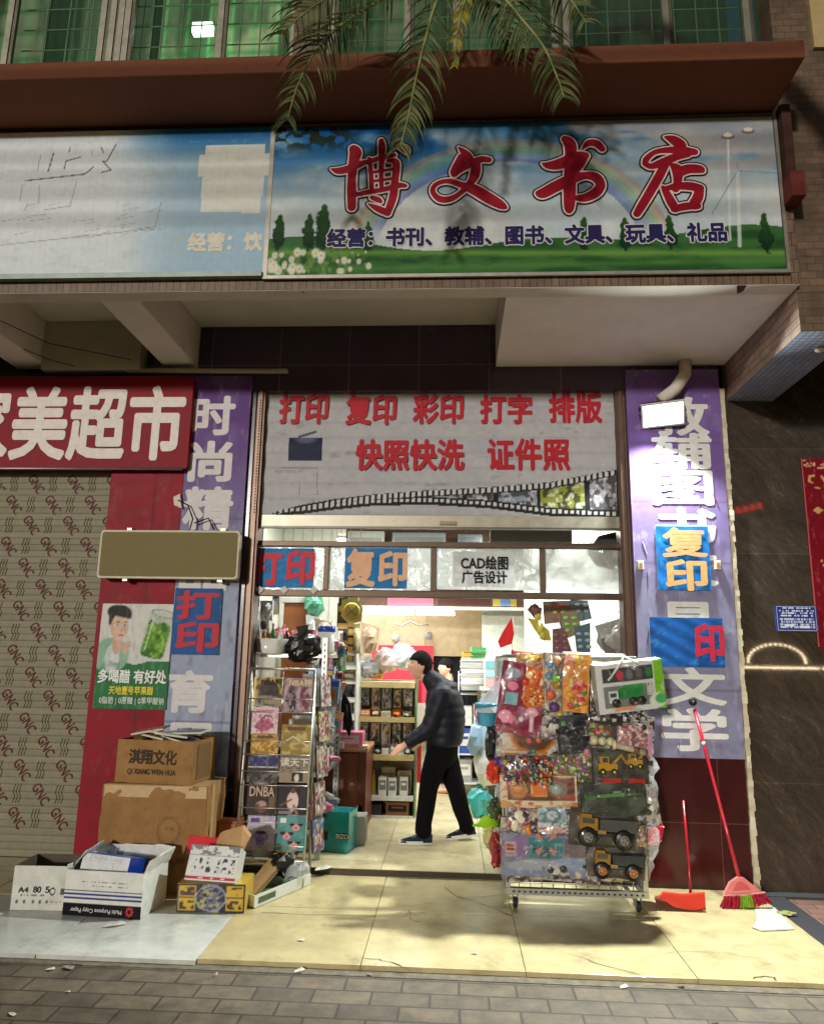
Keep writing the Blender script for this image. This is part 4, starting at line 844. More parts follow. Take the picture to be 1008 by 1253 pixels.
def vin(u, v):
    a = Art(u, v, (206, 208, 202)); asp = 1.42
    a.mix((v < .45 + .03 * np.sin(u * 9)) * 1.0, (36, 112, 62)); a.blot(8, .45, .7, (28, 84, 50), 4, .5) if False else None
    # generic young man in a pale green jacket
    a.disc(.18, .50, .25, .17, (136, 180, 156), soft=.05); a.disc(.20, .47, .10, .14, (206, 214, 210), soft=.05); a.disc(.25, .62, .065, .11, (198, 164, 142), soft=.08)
    a.disc(.26, .905, .16, .075, (34, 30, 30), soft=.15); a.disc(.20, .925, .12, .06, (34, 30, 30), soft=.15); a.disc(.135, .85, .03, .06, (34, 30, 30), soft=.2)
    fd = np.sqrt(((u - .27) / (.128 - .16 * np.clip(.74 - v, 0, 1))) ** 2 + ((v - .775) / .135) ** 2); a.mix(1 - sst(.92, 1.05, fd), (214, 182, 160)); a.disc(.16, .77, .02, .035, (206, 172, 150))
    a.mix((1 - sst(.9, 1.05, fd)) * sst(.25, .33, u) * 0 + (1 - sst(.92, 1.05, fd)) * (1 - sst(.14, .22, u)) * .5, (186, 150, 128))
    a.mix(sst(.865, .885, v + .16 * (u - .25) - .3 * (u - .25) ** 2) * (1 - sst(.96, 1.06, np.sqrt(((u - .26) / .16) ** 2 + ((v - .86) / .125) ** 2))), (34, 30, 30))
    for x in (.225, .335): a.disc(x, .79, .026, .011, (226, 220, 214)); a.disc(x + .004, .79, .012, .011, (40, 30, 28)); a.line(x - .032, .815, x + .03, .822, .007, (48, 38, 34), .9, asp)
    a.line(.292, .79, .30, .735, .005, (186, 150, 130), .8, asp); a.line(.28, .73, .315, .728, .006, (176, 136, 118), .8, asp); a.disc(.29, .692, .042, .011, (178, 108, 100)); a.line(.25, .695, .33, .697, .003, (140, 76, 72), .9, asp)
    a.disc(.37, .57, .05, .06, (206, 172, 150)); a.line(.36, .60, .44, .63, .016, (206, 172, 150), 1, asp); a.line(.36, .57, .45, .60, .016, (198, 164, 142), 1, asp)
    # green bottle
    a.mix(0 * u, (0, 0, 0)); a.disc(.78, .70, .17, .25, (96, 150, 56)); a.mix((np.abs(u - .72) < .02) * (v > .5) * (v < .84) * .6, (200, 220, 170)); a.mix(sst(.5, .6, fbm(u * 12, v * 16, 3)) * (np.hypot((u - .78) / .17, (v - .68) / .2) < 1) * .6, (44, 96, 34)); a.rect(.60, .52, .95, .78, (88, 156, 48), .9); a.blot(14, .5, .65, (170, 206, 110), 6, .35) if False else None
    a.rect(.52, .455, 1, 1, (206, 208, 202)); bx, by = .80, .70; ca, sa = math.cos(.22), math.sin(.22); lx = (u - bx) * ca + (v - by) * 1.42 * -sa; ly = (u - bx) * sa + (v - by) * 1.42 * ca
    body = (np.abs(lx) < .175) & (np.abs(ly) < .33); a.mix((np.hypot(np.maximum(np.abs(lx) - .10, 0), np.maximum(np.abs(ly) - .24, 0)) < .075) * 1.0, (176, 186, 172)); liq = (np.hypot(np.maximum(np.abs(lx) - .095, 0), np.maximum(np.abs(ly + .05) - .20, 0)) < .065) & (ly < .17 + .02 * np.sin(lx * 30))
    a.mix(liq * 1.0, (92, 146, 40)); a.mix(liq * sst(.48, .6, fbm(u * 11, v * 13, 3)) * .75, (40, 92, 30)); a.mix(liq * sst(.56, .66, fbm(u * 16, v * 18, 8)) * .7, (170, 206, 96)); a.mix((np.abs(lx + .11) < .012) * (np.abs(ly) < .22) * .7, (214, 226, 206)); a.mix((np.hypot(lx / .16, (ly - .30) / .05) < 1) * .9, (196, 200, 194)); a.mix((np.abs(np.hypot(lx / .16, (ly - .30) / .05) - 1) < .12) * .7, (120, 128, 118))
    a.mix(sst(.56, .66, fbm(u * 24, v * 8, 31)) * .12, (90, 110, 96))
    a.mix((v < .45) * sst(.5, .7, fbm(u * 5, v * 7, 6)) * .5, (24, 82, 50)); a.mix(sst(.62, .7, fbm(u * 30, v * 6, 8)) * .15, (240, 240, 240)); return a.c
poster('drink_poster', 'green and white drink poster with a smiling man in green holding a bottle', (120, 739, 208, 868), 5.955, vin, 70, 90, texts=(('多喝醋 有好处', (121, 820, 204, 836), (232, 236, 232), .03), ('天地壹号苹果醋', (134, 840, 188, 850), (220, 206, 60), .03), ('0脂肪 | 0蔗糖 | 0苯甲酸钠', (122, 853, 201, 863), (222, 230, 222), .01)), warp=wr)
# ---- olive lightbox sign
t = thing('hanging_sign', 'blank olive plate sign with pale rounded edge across the red and purple panels', 'sign')
Yo = 5.84; x0, z0, x1, z1 = rect(121, 649, 292, 708, Yo); t.location = ((x0 + x1) / 2, Yo, z0)
m = MB(); rc = .05
def rr_(x0, z0, x1, z1, r, y): return [(cx + r * math.cos(a), y, cz + r * math.sin(a)) for cx, cz, b in ((x1 - r, z0 + r, -math.pi / 2), (x1 - r, z1 - r, 0), (x0 + r, z1 - r, math.pi / 2), (x0 + r, z0 + r, math.pi)) for a in np.linspace(b, b + math.pi / 2, 5)]
m.prism(rr_(x0, z0, x1, z1, .028, Yo), (0, .07, 0), (206, 200, 176)); m.build('case', 'satin', t, world=True)
m = MB(); m.prism(rr_(x0 + .016, z0 + .016, x1 - .016, z1 - .016, .022, Yo - .004), (0, .003, 0), (116, 104, 60)); m.build('face_plate', 'satin', t, world=True)
m = MB(); cz = z1
for px in (157, 272): p = P(px, 648, Yo); m.box(p.x - .02, Yo + .02, z1 + .001, p.x + .02, Yo + .12, z1 + .022, (140, 134, 120)); m.box(p.x - .02, Yo + .02, z0 - .022, p.x + .02, Yo + .12, z0 - .001, (140, 134, 120))
m.build('mounting_lug', 'metal', t, world=True)
m = MB(); m.tube([P(218, 612, 5.93), P(230, 618, 5.92), P(236, 635, 5.90), P(232, 648, 5.88)], .006, (30, 28, 30), 6); m.tube([P(238, 640, 5.92), P(255, 634, 5.92), P(262, 648, 5.9)], .006, (30, 28, 30), 6); m.build('cable', 'satin', t, world=True)
t = thing('junction_box', 'small cream corner of a wall fitting above the blank olive sign', 'fitting', tuple(P(217, 612, 5.96))); m = MB(); p = P(217, 612, 5.95); m.prism([P(220, 604, 5.93), P(212, 608, 5.93), P(213, 618, 5.93), P(222, 622, 5.93)], (0, .035, 0), (212, 200, 184)); m.build('cover', 'satin', t, world=True)
# ---- small fittings on the right pillar
for px, lab in ((783, 'small wall switch at the left edge of the lilac strip'), (877, 'small wall switch right of the orange lettered poster')):
    p = P(px, 692, Yp); t = thing('wall_switch', lab, 'switch', (p.x, Yp, p.z)); m = MB(); m.cbox((0, -.014, 0), (.05, .028, .075), (206, 196, 170)); m.build('cover', 'satin', t, bevel=.006); m = MB(); m.cbox((0, -.031, 0), (.022, .006, .036), (150, 120, 84)); m.build('rocker', 'satin', t)
p = P(847, 859, Yp); t = thing('wall_hook', 'round black hook on the lilac strip above the broom', 'hook', (p.x, Yp, p.z)); m = MB(); m.lathe((0, -.02, 0), [(.026, 0), (.03, .008), (.03, .02)], (36, 32, 32), 14, 'Y'); m.build('base', 'satin', t); m = MB(); m.lathe((0, -.028, 0), [(.010, 0), (.010, .008)], (130, 126, 120), 10, 'Y'); m.build('screw', 'metal', t)
# ---- floodlight
c_ = P(811, 507, 5.845)
fl = thing('floodlight', 'square floodlight glaring white on the lilac pillar under the soffit', 'floodlight', tuple(c_))
T = TR(c_, 46, 0, -8) @ TR((0, 0, 0), 0, -5, 0)
m = MB(); m.box(-.165, .014, -.105, .165, .05, .105, (70, 72, 76), T); 
for k in range(7): m.box(-.15 + k * .047, .05, -.09, -.14 + k * .047, .075, .09, (60, 62, 66), T)
m.build('housing', 'metal', fl, world=True)
m = MB(); m.box(-.172, -.006, -.112, .172, .0135, -.098, (205, 205, 205), T); m.box(-.172, -.006, .098, .172, .0135, .112, (205, 205, 205), T); m.box(-.172, -.006, -.0975, -.158, .0135, .0975, (205, 205, 205), T); m.box(.158, -.006, -.0975, .172, .0135, .0975, (205, 205, 205), T); m.build('bezel', 'satin', fl, world=True)
m = MB(); m.box(-.157, .0, -.097, .157, .013, .097, (255, 255, 255), T); m.build('led_panel', emit('floodlight_led', (235, 242, 255), 8), fl, world=True)
m = MB(); m.tube([T @ Vector((-.18, .02, 0)), T @ Vector((-.18, .10, .03)), T @ Vector((0, .14, .06)), T @ Vector((.18, .10, .03)), T @ Vector((.18, .02, 0))], .010, (80, 80, 84), 6); m.build('yoke', 'metal', fl, world=True)
la = lamp_light('floodlight_beam', T @ Vector((0, -.02, 0)), .16, .10, 330, (.95, 1.0, .94), (0, 0, 0))
la.data.spread = R_(142); la.matrix_world = T @ Matrix.Translation((0, -.02, 0)) @ Matrix.Rotation(-math.pi / 2, 4, "X")
# ---- couplet and plate on the granite
def coup(u, v):
    a = Art(u, v, (118, 4, 24)); rr = np.random.RandomState(2)
    for k in range(26): a.disc(rr.rand(), .945 + rr.rand() * .045, .016 + .02 * rr.rand(), .005, (206, 166, 130))
    G = (196, 164, 96)
    for (p0, p1, w) in (((.13, .875), (.15, .90), .03), ((.15, .90), (.24, .905), .03), ((.13, .875), (.20, .865), .022), ((.24, .84), (.34, .835), .02), ((.4, .9), (.62, .80), .03), ((.62, .80), (.5, .74), .026)): a.line(*p0, *p1, w, G, 1, 3.8)
    a.mix((np.abs(u - .26) / .11 + np.abs(v - .715) / .02 < 1) * 1.0, G); a.blot(26, .70, .74, (170, 110, 96), 3, .5)
    for k in range(14): a.disc(.1 + rr.rand() * .8, .40 + rr.rand() * .05, .03, .007, (190, 140, 90))
    a.mix((u < .02) * 1.0, (176, 90, 90)); return a.c
x0, z0, x1, z1 = rect(990, 561, 1050, 792, 5.99)
t = thing('red_couplet', 'red paper couplet with gold ornament hanging on the granite wall', 'couplet', (x0, 5.99, z0)); m = MB(); m.box(x0, 5.992, z0, x1, 5.998, z1, (120, 16, 30)); m.paint((x0, 5.99, z0), (x1 - x0, 0, 0), (0, 0, z1 - z0), 60, 200, coup); m.build('paper', 'satin', t, world=True)
def plate(u, v):
    a = Art(u, v, (28, 48, 120)); a.rect(.03, .04, .97, .96, (190, 200, 224)); a.rect(.045, .055, .955, .945, (26, 46, 116)); a.scribble(.18, .86, .85, .92, 1, (210, 216, 236), 1, .7, 20); a.scribble(.1, .55, .92, .82, 3, (196, 206, 230), 2, .7, 11); a.scribble(.1, .1, .92, .5, 4, (180, 190, 220), 5, .6, 9); a.rect(.2, .2, .42, .28, (210, 216, 230)); a.rect(.55, .14, .8, .22, (210, 216, 230)); return a.c
x0, z0, x1, z1 = rect(949, 741, 1000, 773, 5.985); t = thing('info_plate', 'small blue enamel plate with rows of white print on dark granite', 'plate', (x0, 5.985, z0)); m = MB(); panel(m, 949, 741, 1000, 773, 5.985, plate, .015, (40, 56, 110), 110, 70); m.build('plate', 'gloss', t, world=True)
# ---- overhead cables across the street (out of frame; they throw the dark streaks on the faded sign)
for k, (zz, dz) in enumerate(((5.86, .02), (5.66, -.02), (5.50, -.03), (5.36, -.05), (5.14, -.02))):
    m = MB(); m.tube([(-9 + q * 1.6, 2.3, zz + .10 + dz * (q - 4) / 4 - .012 * (16 - (q - 4) ** 2) * .4) for q in range(9)], .017, (24, 24, 26), 8); o = m.build('overhead_cable', 'satin'); tag(o, 'black overhead cable strung across the street in front of the shop signs', 'cable', 'overhead cables in front of the signs')
# ================================================================== goods: generic printed packs
def item(name, label, cat, r, Y, d, fn, n=22, side=(150, 150, 150), fin='satin', roll=0, lean=0, yaw=0, group=None, texts=(), bevel=0, zbase=None, extra=None, back=False):
    """a box-shaped pack whose front fills the pixel rectangle r at depth Y; extra(mb, w, h, d) adds relief"""
    x0, z0, x1, z1 = rect(*r, Y)
    if zbase is not None: z1 += zbase - z0; z0 = zbase
    w, h = x1 - x0, z1 - z0; m = MB(); toyp = name == 'toy_pack'
    if toyp: w, h = w * 1.09, h * 1.07
    m.box(-w / 2, -d / 2 + .001, -h / 2, w / 2, d / 2, h / 2, side); m.paint((-w / 2, -d / 2 - .0005, -h / 2), (w, 0, 0), (0, 0, h), n, max(4, int(n * h / w)), fn, warp=(lambda u, v: (.016 * math.sin(u * 3.14) * math.sin(v * 3.14) + .005 * math.sin(u * 9 + w * 90) * math.sin(v * 7 + h * 60)) if 0 < u < 1 and 0 < v < 1 else 0) if toyp else None)
    if extra: extra(m, w, h, d)
    o = m.build(name, fin, bevel=bevel); o.location = ((x0 + x1) / 2, Y + d / 2, (z0 + z1) / 2); o.rotation_euler = (R_(lean), R_(roll), R_(yaw)); tag(o, label, cat, group)
    if texts:
        m = MB()
        for (s, u0, v0, u1, v1, col, bold) in texts: m.text(s, -w / 2 + u0 * w, -h / 2 + v0 * h, -w / 2 + u1 * w, -h / 2 + v1 * h, -d / 2 - .004, col, bold)
        m.build('lettering', 'satin', o)
    if name == 'toy_pack':
        q = abs(hash(label)) % 97 if False else len(label); m = MB(); m.paint((-w * .53, -d / 2 - .012, -h * .53), (w * 1.06, 0, 0), (0, 0, h * 1.06), 9, 9, lambda u, v: Art(u, v, (220, 224, 226)).c, warp=lambda u, v: .045 * math.sin(u * 3.14) * math.sin(v * 3.14) + .012 * math.sin(u * 11 + q) * math.sin(v * 9 + q * 2)); k = m.build('clear_wrap', M_WRAP, o); k.data.polygons.foreach_set('use_smooth', [True] * len(k.data.polygons))
    return o
def flat(col, seed=1, k=5, amp=.25, hi=None):
    def fn(u, v): return Art(u, v, col).blot(k, .4, .75, hi or tuple(c_ * (1 - amp) for c_ in col), seed, .8).c
    return fn
def collage(cols, seed, k=5, base=None):
    """busy printed picture made of a handful of colours"""
    def fn(u, v):
        a = Art(u, v, base or cols[0])
        for i, c_ in enumerate(cols[1:]): a.mix(sst(.50, .56, fbm(u * k + i * 7, v * k * 1.3, seed + i * 3, 3)) * .95, c_)
        a.mix(sst(.62, .68, fbm(u * k * 3, v * k * 3, seed + 50, 2)) * .7, (225, 225, 220)); return a.c
    return fn

# ================================================================== boxes on the left landing
CB, CB2, CBS = (156, 118, 74), (142, 106, 66), (126, 94, 60)
def carton_art(seed):
    def fn(u, v): a = Art(u, v, CB); a.blot(3, .4, .7, CB2, seed, .7); a.mix((np.abs((v * 60) % 1 - .5) < .12) * .06, (90, 70, 46)); a.blot(16, .68, .75, (120, 92, 60), seed + 2, .4); return a.c
    return fn
bt = thing('cardboard_box', 'large plain cardboard box standing on the landing, carrying a smaller box', 'box', (-2.1, 5.75, ZP))
xa, _, xb, zt = rect(122, 961, 250, 1095, 5.45)
m = MB(); T = TR((0, 0, 0)); m.box(xa - .01, 5.455, ZP, xb, 5.90, zt, CB); m.paint((xa - .01, 5.453, ZP + .001), (xb - xa + .01, 0, 0), (0, 0, zt - ZP - .002), 50, 40, lambda u, v: (lambda a: (a.ring(.66, .58, .10, .12, .10, (120, 92, 58), .8), a.disc(.635, .60, .012, .02, (110, 84, 54), .8), a.disc(.69, .60, .012, .02, (110, 84, 54), .8), a.line(.63, .54, .69, .54, .006, (110, 84, 54), .7), a.scribble(.56, .28, .84, .33, 1, (120, 92, 58), 3, .7, 9), a.c)[-1])(Art(u, v, CB).blot(3, .4, .7, CB2, 5, .7).blot(14, .66, .74, (126, 96, 62), 8, .35)), warp=lambda u, v: .012 * math.sin(u * 3.1) * math.sin(v * 3.1)); crumple(m.build('carton', 'card', bt, world=True, bevel=.008), .03)
m = MB(); m.box(xa + .0, 5.448, zt - .085, xb - .006, 5.4515, zt - .003, (188, 158, 112)); m.box(xa + .01, 5.45, zt + .0015, xb, 5.70, zt + .003, (188, 158, 112)); m.box(xb + .0015, 5.55, ZP + .3, xb + .003, 5.62, zt - .002, (186, 156, 112)); m.build('packing_tape', 'film', bt, world=True)
m = MB(); m.box(xa - .10, 5.86, ZP, xa - .005, 5.90, P(110, 1003, 5.86).z, (150, 116, 76)); m.build('carton_sheet', 'card'); tag(bpy.data.objects['carton_sheet'], 'narrow brown board upright behind the large cardboard box', 'board')
x0, z0, x1, z1 = rect(143, 909, 241, 962, 5.48); zb = zt + .005; h = z1 - z0
tb = thing('cardboard_box', 'smaller open cardboard box with black lettering, on top of the large box', 'box', ((x0 + x1) / 2, 5.68, zb), R_(-7))
w = x1 - x0; m = MB(); t_ = .008
m.box(-w / 2, -.2, 0, w / 2, -.2 + t_, h, CB); m.box(-w / 2, .2 - t_, 0, w / 2, .2, h, CBS); m.box(-w / 2, -.2 + t_, 0, -w / 2 + t_, .2 - t_, h, CBS); m.box(w / 2 - t_, -.2 + t_, 0, w / 2, .2 - t_, h, CB2); m.box(-w / 2 + t_, -.2 + t_, .001, w / 2 - t_, .2 - t_, .012, CBS)
m.paint((-w / 2, -.2012, 0), (w, 0, 0), (0, 0, h), 24, 12, carton_art(3)); crumple(m.build('carton', 'card', tb, bevel=.002), .008, 3)
m = MB(); m.text('淇翔文化', -w / 2 + .42 * w * .4, h * .45, w / 2 - .2 * w, h * .78, -.204, (54, 42, 32), .035); m.text('QI XIANG WEN HUA', -w / 2 + .40 * w * .4, h * .18, w / 2 - .2 * w, h * .33, -.204, (60, 46, 34), .02); m.build('lettering', 'satin', tb)
m = MB(); m.box(w / 2 + .001, -.12, .03, w / 2 + .003, .1, h - .03, (120, 92, 60)); m.build('packing_tape', 'film', tb)
PAPER = [(60, 52, 46), (186, 176, 150), (110, 140, 90), (150, 120, 80), (90, 90, 96), (200, 196, 186)]
paperlab = ['grey brown booklet lying highest in the lettered box', 'cream booklet leaning out of the left of the lettered box', 'green booklet in the middle of the lettered box', 'tan booklet at the right of the lettered box', 'dark grey booklet at the front of the lettered box', 'white booklet sticking out at the rear right of the lettered box']
for k in range(6):
    m = MB(); m.cbox((0, 0, 0), (.24, .17, .012), PAPER[k], front=(210, 204, 190)); m.cbox((0, 0, .0075), (.20, .13, .002), random.choice(PAPER)); o = m.build('booklet', 'gloss'); o.location = ((x0 + x1) / 2 - .14 + .06 * k + .01, 5.66 + random.uniform(-.05, .05), zb + h + .004 + .011 * [5, 1, 3, 2, 0, 4][k]); o.rotation_euler = (R_(random.uniform(-7, 7)), R_(random.uniform(-10, 10)), R_(random.uniform(-40, 40))); tag(o, paperlab[k], 'booklet', 'booklets in the lettered carton')
m = MB(); p = P(277, 1043, 5.8); m.cbox((0, 0, .22), (.18, .16, .44), (132, 72, 34)); m.cbox((0, -.082, .22), (.15, .004, .40), (150, 84, 40)); o = m.build('wooden_stool_box', 'wood', bevel=.004); o.location = (p.x, 5.83, ZP); tag(o, 'orange brown wooden box behind the stacked toy boxes', 'box')
# open flap boxes
def open_box(name, label, r, Y, depth, zb, cols, fn, rz, flaps, texts, nx=70, group=None):
    x0, z0, x1, z1 = rect(*r, Y); w, h = x1 - x0, z1 - zb
    t = thing(name, label, 'box', ((x0 + x1) / 2, Y + depth / 2, zb), R_(rz)); t_ = .006; m = MB(); d = depth / 2
    m.box(-w / 2, -d, 0, w / 2, -d + t_, h, cols[0]); m.box(-w / 2, d - t_, 0, w / 2, d, h, cols[1]); m.box(-w / 2, -d + t_, 0, -w / 2 + t_, d - t_, h, cols[1]); m.box(w / 2 - t_, -d + t_, 0, w / 2, d - t_, h, cols[0]); m.box(-w / 2 + t_, -d + t_, .001, w / 2 - t_, d - t_, .01, cols[1])
    m.paint((-w / 2, -d - .0008, 0), (w, 0, 0), (0, 0, h), nx, max(8, int(nx * h / w)), fn); m.build('carton', 'card', t)
    for (side, ang, l) in flaps:
        f = MB(); 
        if side == 'R': T = TR((w / 2, 0, h)) @ Matrix.Rotation(R_(ang), 4, 'Y'); f.box(0, -d, 0, .005, d, l, cols[0], T)
        if side == 'L': T = TR((-w / 2, 0, h)) @ Matrix.Rotation(R_(ang), 4, 'Y'); f.box(-.005, -d, 0, 0, d, l, cols[0], T)
        if side == 'B': T = TR((0, d, h)) @ Matrix.Rotation(R_(ang), 4, 'X'); f.box(-w / 2, -.005, 0, w / 2, 0, l, cols[0], T)
        crumple(f.build('flap', 'card', t), .03, 4)
    if texts:
        m = MB()
        for (s, u0, v0, u1, v1, col, bold, rot) in texts: m.text(s, -w / 2 + u0 * w, v0 * h, -w / 2 + u1 * w, v1 * h, -d - .004, col, bold, rot=rot)
        m.build('lettering', 'satin', t)
    return t
def a4(u, v):
    a = Art(u, v, (214, 214, 206)); a.blot(4, .45, .75, (196, 196, 188), 3, .5)
    for k, x in enumerate((.10, .23, .38, .50, .62)): a.disc(x, .19, .022, .045, (70, 70, 70), .8)
    a.scribble(.66, .12, .92, .22, 3, (120, 120, 120), 4, .5, 8); a.ring(.70, .43, .045, .07, .25, (50, 50, 50)); a.rect(.83, .36, .90, .50, (60, 60, 60), .8); a.scribble(.12, .30, .56, .35, 1, (130, 130, 130), 8, .6, 18); a.rect(.33, .35, .335, .55, (90, 90, 90)); a.rect(.52, .35, .525, .55, (90, 90, 90)); return a.c
open_box('paper_box', 'open white A4 paper carton with small black print, leftmost on the landing', (15, 1060, 84, 1109), 5.06, .30, ZP, ((216, 216, 208), (92, 84, 70)), a4, 3, [('R', 38, .13)], [('A4', .11, .40, .28, .52, (40, 40, 40), .02, 0), ('80', .37, .40, .50, .54, (40, 40, 40), .02, 0), ('5', .58, .40, .65, .54, (40, 40, 40), .02, 0)])
def cpy(u, v):
    a = Art(u, v, (214, 214, 208)); a.rect(0, 0, 1, .285, (22, 22, 30))
    for y in (.37, .455, .535): a.rect(0, y, 1, y + .035, (42, 56, 120))
    a.scribble(.22, .73, .80, .77, 1, (110, 110, 116), 3, .6, 30); a.scribble(.35, .65, .80, .68, 1, (120, 120, 126), 6, .6, 26)
    for k in range(8): a.disc(.855 + .035 * math.cos(k * .785), .145 + .075 * math.sin(k * .785), .014, .035, (190, 50, 60))
    return a.c
cb = open_box('paper_box', 'open white copy paper carton with blue stripes and upside down black band', (79, 1067, 178, 1120), 4.98, .36, ZP, ((212, 212, 206), (150, 140, 120)), cpy, -4, [('R', 22, .085), ('B', -20, .08), ('L', 10, .03)], [('Multi Purpose Copy Paper', .10, .08, .76, .20, (206, 206, 206), .015, math.pi)], 90)
m = MB(); m.cbox((0, 0, .0), (.34, .22, .10), (24, 60, 150), front=(206, 210, 216)); m.cbox((-.05, -.112, -.02), (.22, .002, .055), (208, 212, 214)); m.cbox((0, -.001, .0515), (.30, .2, .002), (44, 86, 180)); o = m.build('paper_ream', 'gloss', bevel=.006); p = P(136, 1055, 5.14); o.location = (p.x, 5.18, .30); o.rotation_euler = (R_(-14), R_(3), R_(-6)); tag(o, 'blue and white wrapped paper ream inside the striped copy paper carton', 'paper ream')
mm = MB(); mm.text('MultiCopy', -.12, .052 - .045, .12, .052 - .01, -.1145, (230, 230, 236), .02); mm.build('lettering', 'satin', o)
def toybox(u, v):
    a = Art(u, v, (40, 34, 44)); 
    for (x0, y0, x1, y1) in ((.02, .06, .28, .48), (.02, .54, .28, .94), (.72, .06, .98, .48), (.72, .54, .98, .94)): a.rect(x0, y0, x1, y1, (196, 160, 50)); 
    for i, (cx, cy) in enumerate(((.15, .27), (.15, .74), (.85, .27), (.85, .74))): a.mix(sst(.5, .56, fbm(u * 16, v * 8, 30 + i)) * (np.abs(u - cx) < .11) * (np.abs(v - cy) < .14), (60, 40, 40))
    m_ = (np.abs(u - .5) + np.abs(v - .5) * .3 < .27); a.mix(m_ * sst(.45, .55, fbm(u * 14, v * 9, 4)) * .9, (110, 108, 140)); a.mix(m_ * sst(.55, .62, fbm(u * 20, v * 12, 9)) * .9, (170, 170, 110)); a.ring(.5, .5, .22, .44, .05, (150, 150, 170)); return a.c
x0, z0, x1, z1 = rect(216, 1079, 298, 1114, 5.13)
item('toy_carton', 'low black and yellow comic toy carton under the white tilted box', 'box', (216, 1079, 298, 1114), 5.13, .26, toybox, 60, (190, 160, 60), 'gloss', yaw=3, zbase=ZP + .002)
def stickers(u, v):
    a = Art(u, v, (206, 206, 204)); a.rect(0, .03, 1, .12, (176, 40, 56)); a.scribble(.2, .05, .8, .1, 1, (230, 220, 220), 4, .6, 12)
    for r in range(2):
        for c_ in range(6): a.mix(sst(.5, .6, fbm(u * 26, v * 14, 5 + r)) * ((np.abs(u - .12 - c_ * .155) < .05) & (np.abs(v - .32 - r * .24) < .09)), (50, 50, 60))
    a.mix(sst(.5, .58, fbm(u * 10, v * 10, 12)) * (v > .72) * .9, (110, 110, 116)); a.rect(0, .70, 1, .715, (150, 150, 150)); return a.c
item('toy_carton', 'white toy carton with rows of black figures, tilted on the comic toy carton', 'box', (229, 1042, 290, 1085), 5.17, .16, stickers, 60, (190, 190, 190), 'film', roll=2, lean=-24, yaw=0)
m = MB(); m.prism([(-.14, 0, -.06), (.10, 0, -.06), (.12, 0, .05), (-.13, 0, .07)], (0, .05, 0), (206, 34, 50)); m.prism([(.11, -.002, -.06), (.15, -.002, -.06), (.135, -.002, .06)], (0, .03, 0), (220, 214, 210)); o = m.build('red_packet', 'gloss'); o.location = P(252, 1037, 5.42); tag(o, 'red packet standing behind the white tilted toy carton', 'packet')
m = MB(); m.prism([(-.13, 0, 0), (.08, -.06, .0), (.12, 0, .10), (.06, .02, .16), (-.10, .03, .11)], (.01, .03, .01), (176, 140, 98)); o = m.build('cardboard_flap', 'card'); o.location = P(283, 1043, 5.36); tag(o, 'torn cardboard flap crumpled beside the red packet', 'cardboard')
# long white tray with green print, and a cardboard strip
T = Matrix.LocRotScale(P(331, 1092, 5.42), Euler((R_(-20), R_(-3), R_(-27))), None)
t = thing('toy_tray', 'long empty white tray with green printed inside lying by the rack', 'tray', (-1.27, 5.56, ZP + .012), rot=(0, R_(4), R_(-26)))
m = MB(); m.paint((-.10, -.30, .004), (.20, 0, 0), (0, .60, 0), 24, 50, lambda u, v: Art(u, v, (34, 70, 38)).blot(5, .45, .6, (62, 112, 56), 3).blot(12, .58, .66, (120, 160, 110), 6, .7).c)
m.box(-.10, -.30, 0, .10, .30, .0035, (40, 80, 44)); m.box(.10, -.30, 0, .106, .30, .08, (206, 208, 204)); m.box(-.106, -.30, 0, -.1, .30, .05, (196, 198, 194)); m.box(-.105, -.306, 0, .106, -.30, .075, (206, 208, 204)); m.box(-.105, .30, 0, .106, .306, .06, (206, 208, 204)); m.box(.1065, -.28, .02, .1075, -.1, .06, (70, 90, 74)); m.lathe((0, -.3065, .036), [(.03, -.001), (.03, 0)], (60, 66, 60), 14, 'Y'); m.build('tray', 'gloss', t)
m = MB(); m.prism([(0, 0, 0), (.10, 0, 0), (.11, .5, .24), (.01, .5, .26)], (.0, .008, .02), (176, 142, 96)); m.prism([(.1015, 0, -.03), (.1015, .5, .2), (.1115, .5, .24), (.1015, 0, 0)], (.006, 0, 0), (150, 118, 78)); o = m.build('cardboard_strip', 'card'); o.location = (-1.46, 5.42, ZP + .03); o.rotation_euler = (0, 0, R_(-24)); tag(o, 'folded cardboard strip leaning along the white tray', 'cardboard')
m = MB(); m.ball((0, 0, 0), (.13, .10, .08), (26, 28, 26), 12, jit=.35); o = m.build('plastic_bag', 'film'); o.location = P(343, 1058, 5.72); tag(o, 'crumpled dark plastic bag under the magazine rack', 'bag')
m = MB(); m.ball((0, 0, 0), (.10, .08, .06), (176, 180, 174), 10, jit=.35); o = m.build('plastic_bag', M_CLEAR); o.location = P(362, 1066, 5.70); tag(o, 'crumpled clear plastic bag under the magazine rack', 'bag')
# litter
LIT = [(140, 1131, 26, 8, 'largest curled white paper scrap in front of the copy paper carton'), (368, 1150, 9, 9, 'white paper scrap on the yellow tiles left of the long crack'), (62, 1185, 10, 4, 'white paper scrap on the pavers below the white tiles'), (84, 1183, 16, 3, 'grey paper scrap at the foot of the white tile edge'), (15, 1240, 12, 5, 'white scrap at the bottom left of the pavers'), (83, 1213, 6, 4, 'small pale scrap on the left pavers'), (264, 1192, 5, 5, 'pale shred below the yellow tile corner'), (366, 1187, 14, 3, 'pale strip lying along the yellow tile edge at the left'), (763, 1207, 12, 8, 'bright white crumpled scrap on the pavers below the rack'), (833, 1208, 8, 4, 'dark pebble on the pavers right of the bright scrap'), (875, 1252, 8, 3, 'dark scrap at the bottom right of the pavers'), (452, 1192, 8, 4, 'dull scrap by the tile corner at the middle'), (395, 1062, 24, 6, 'white paper lying on the shop threshold'), (580, 1166, 8, 3, 'cream chip on the middle yellow tile'), ]
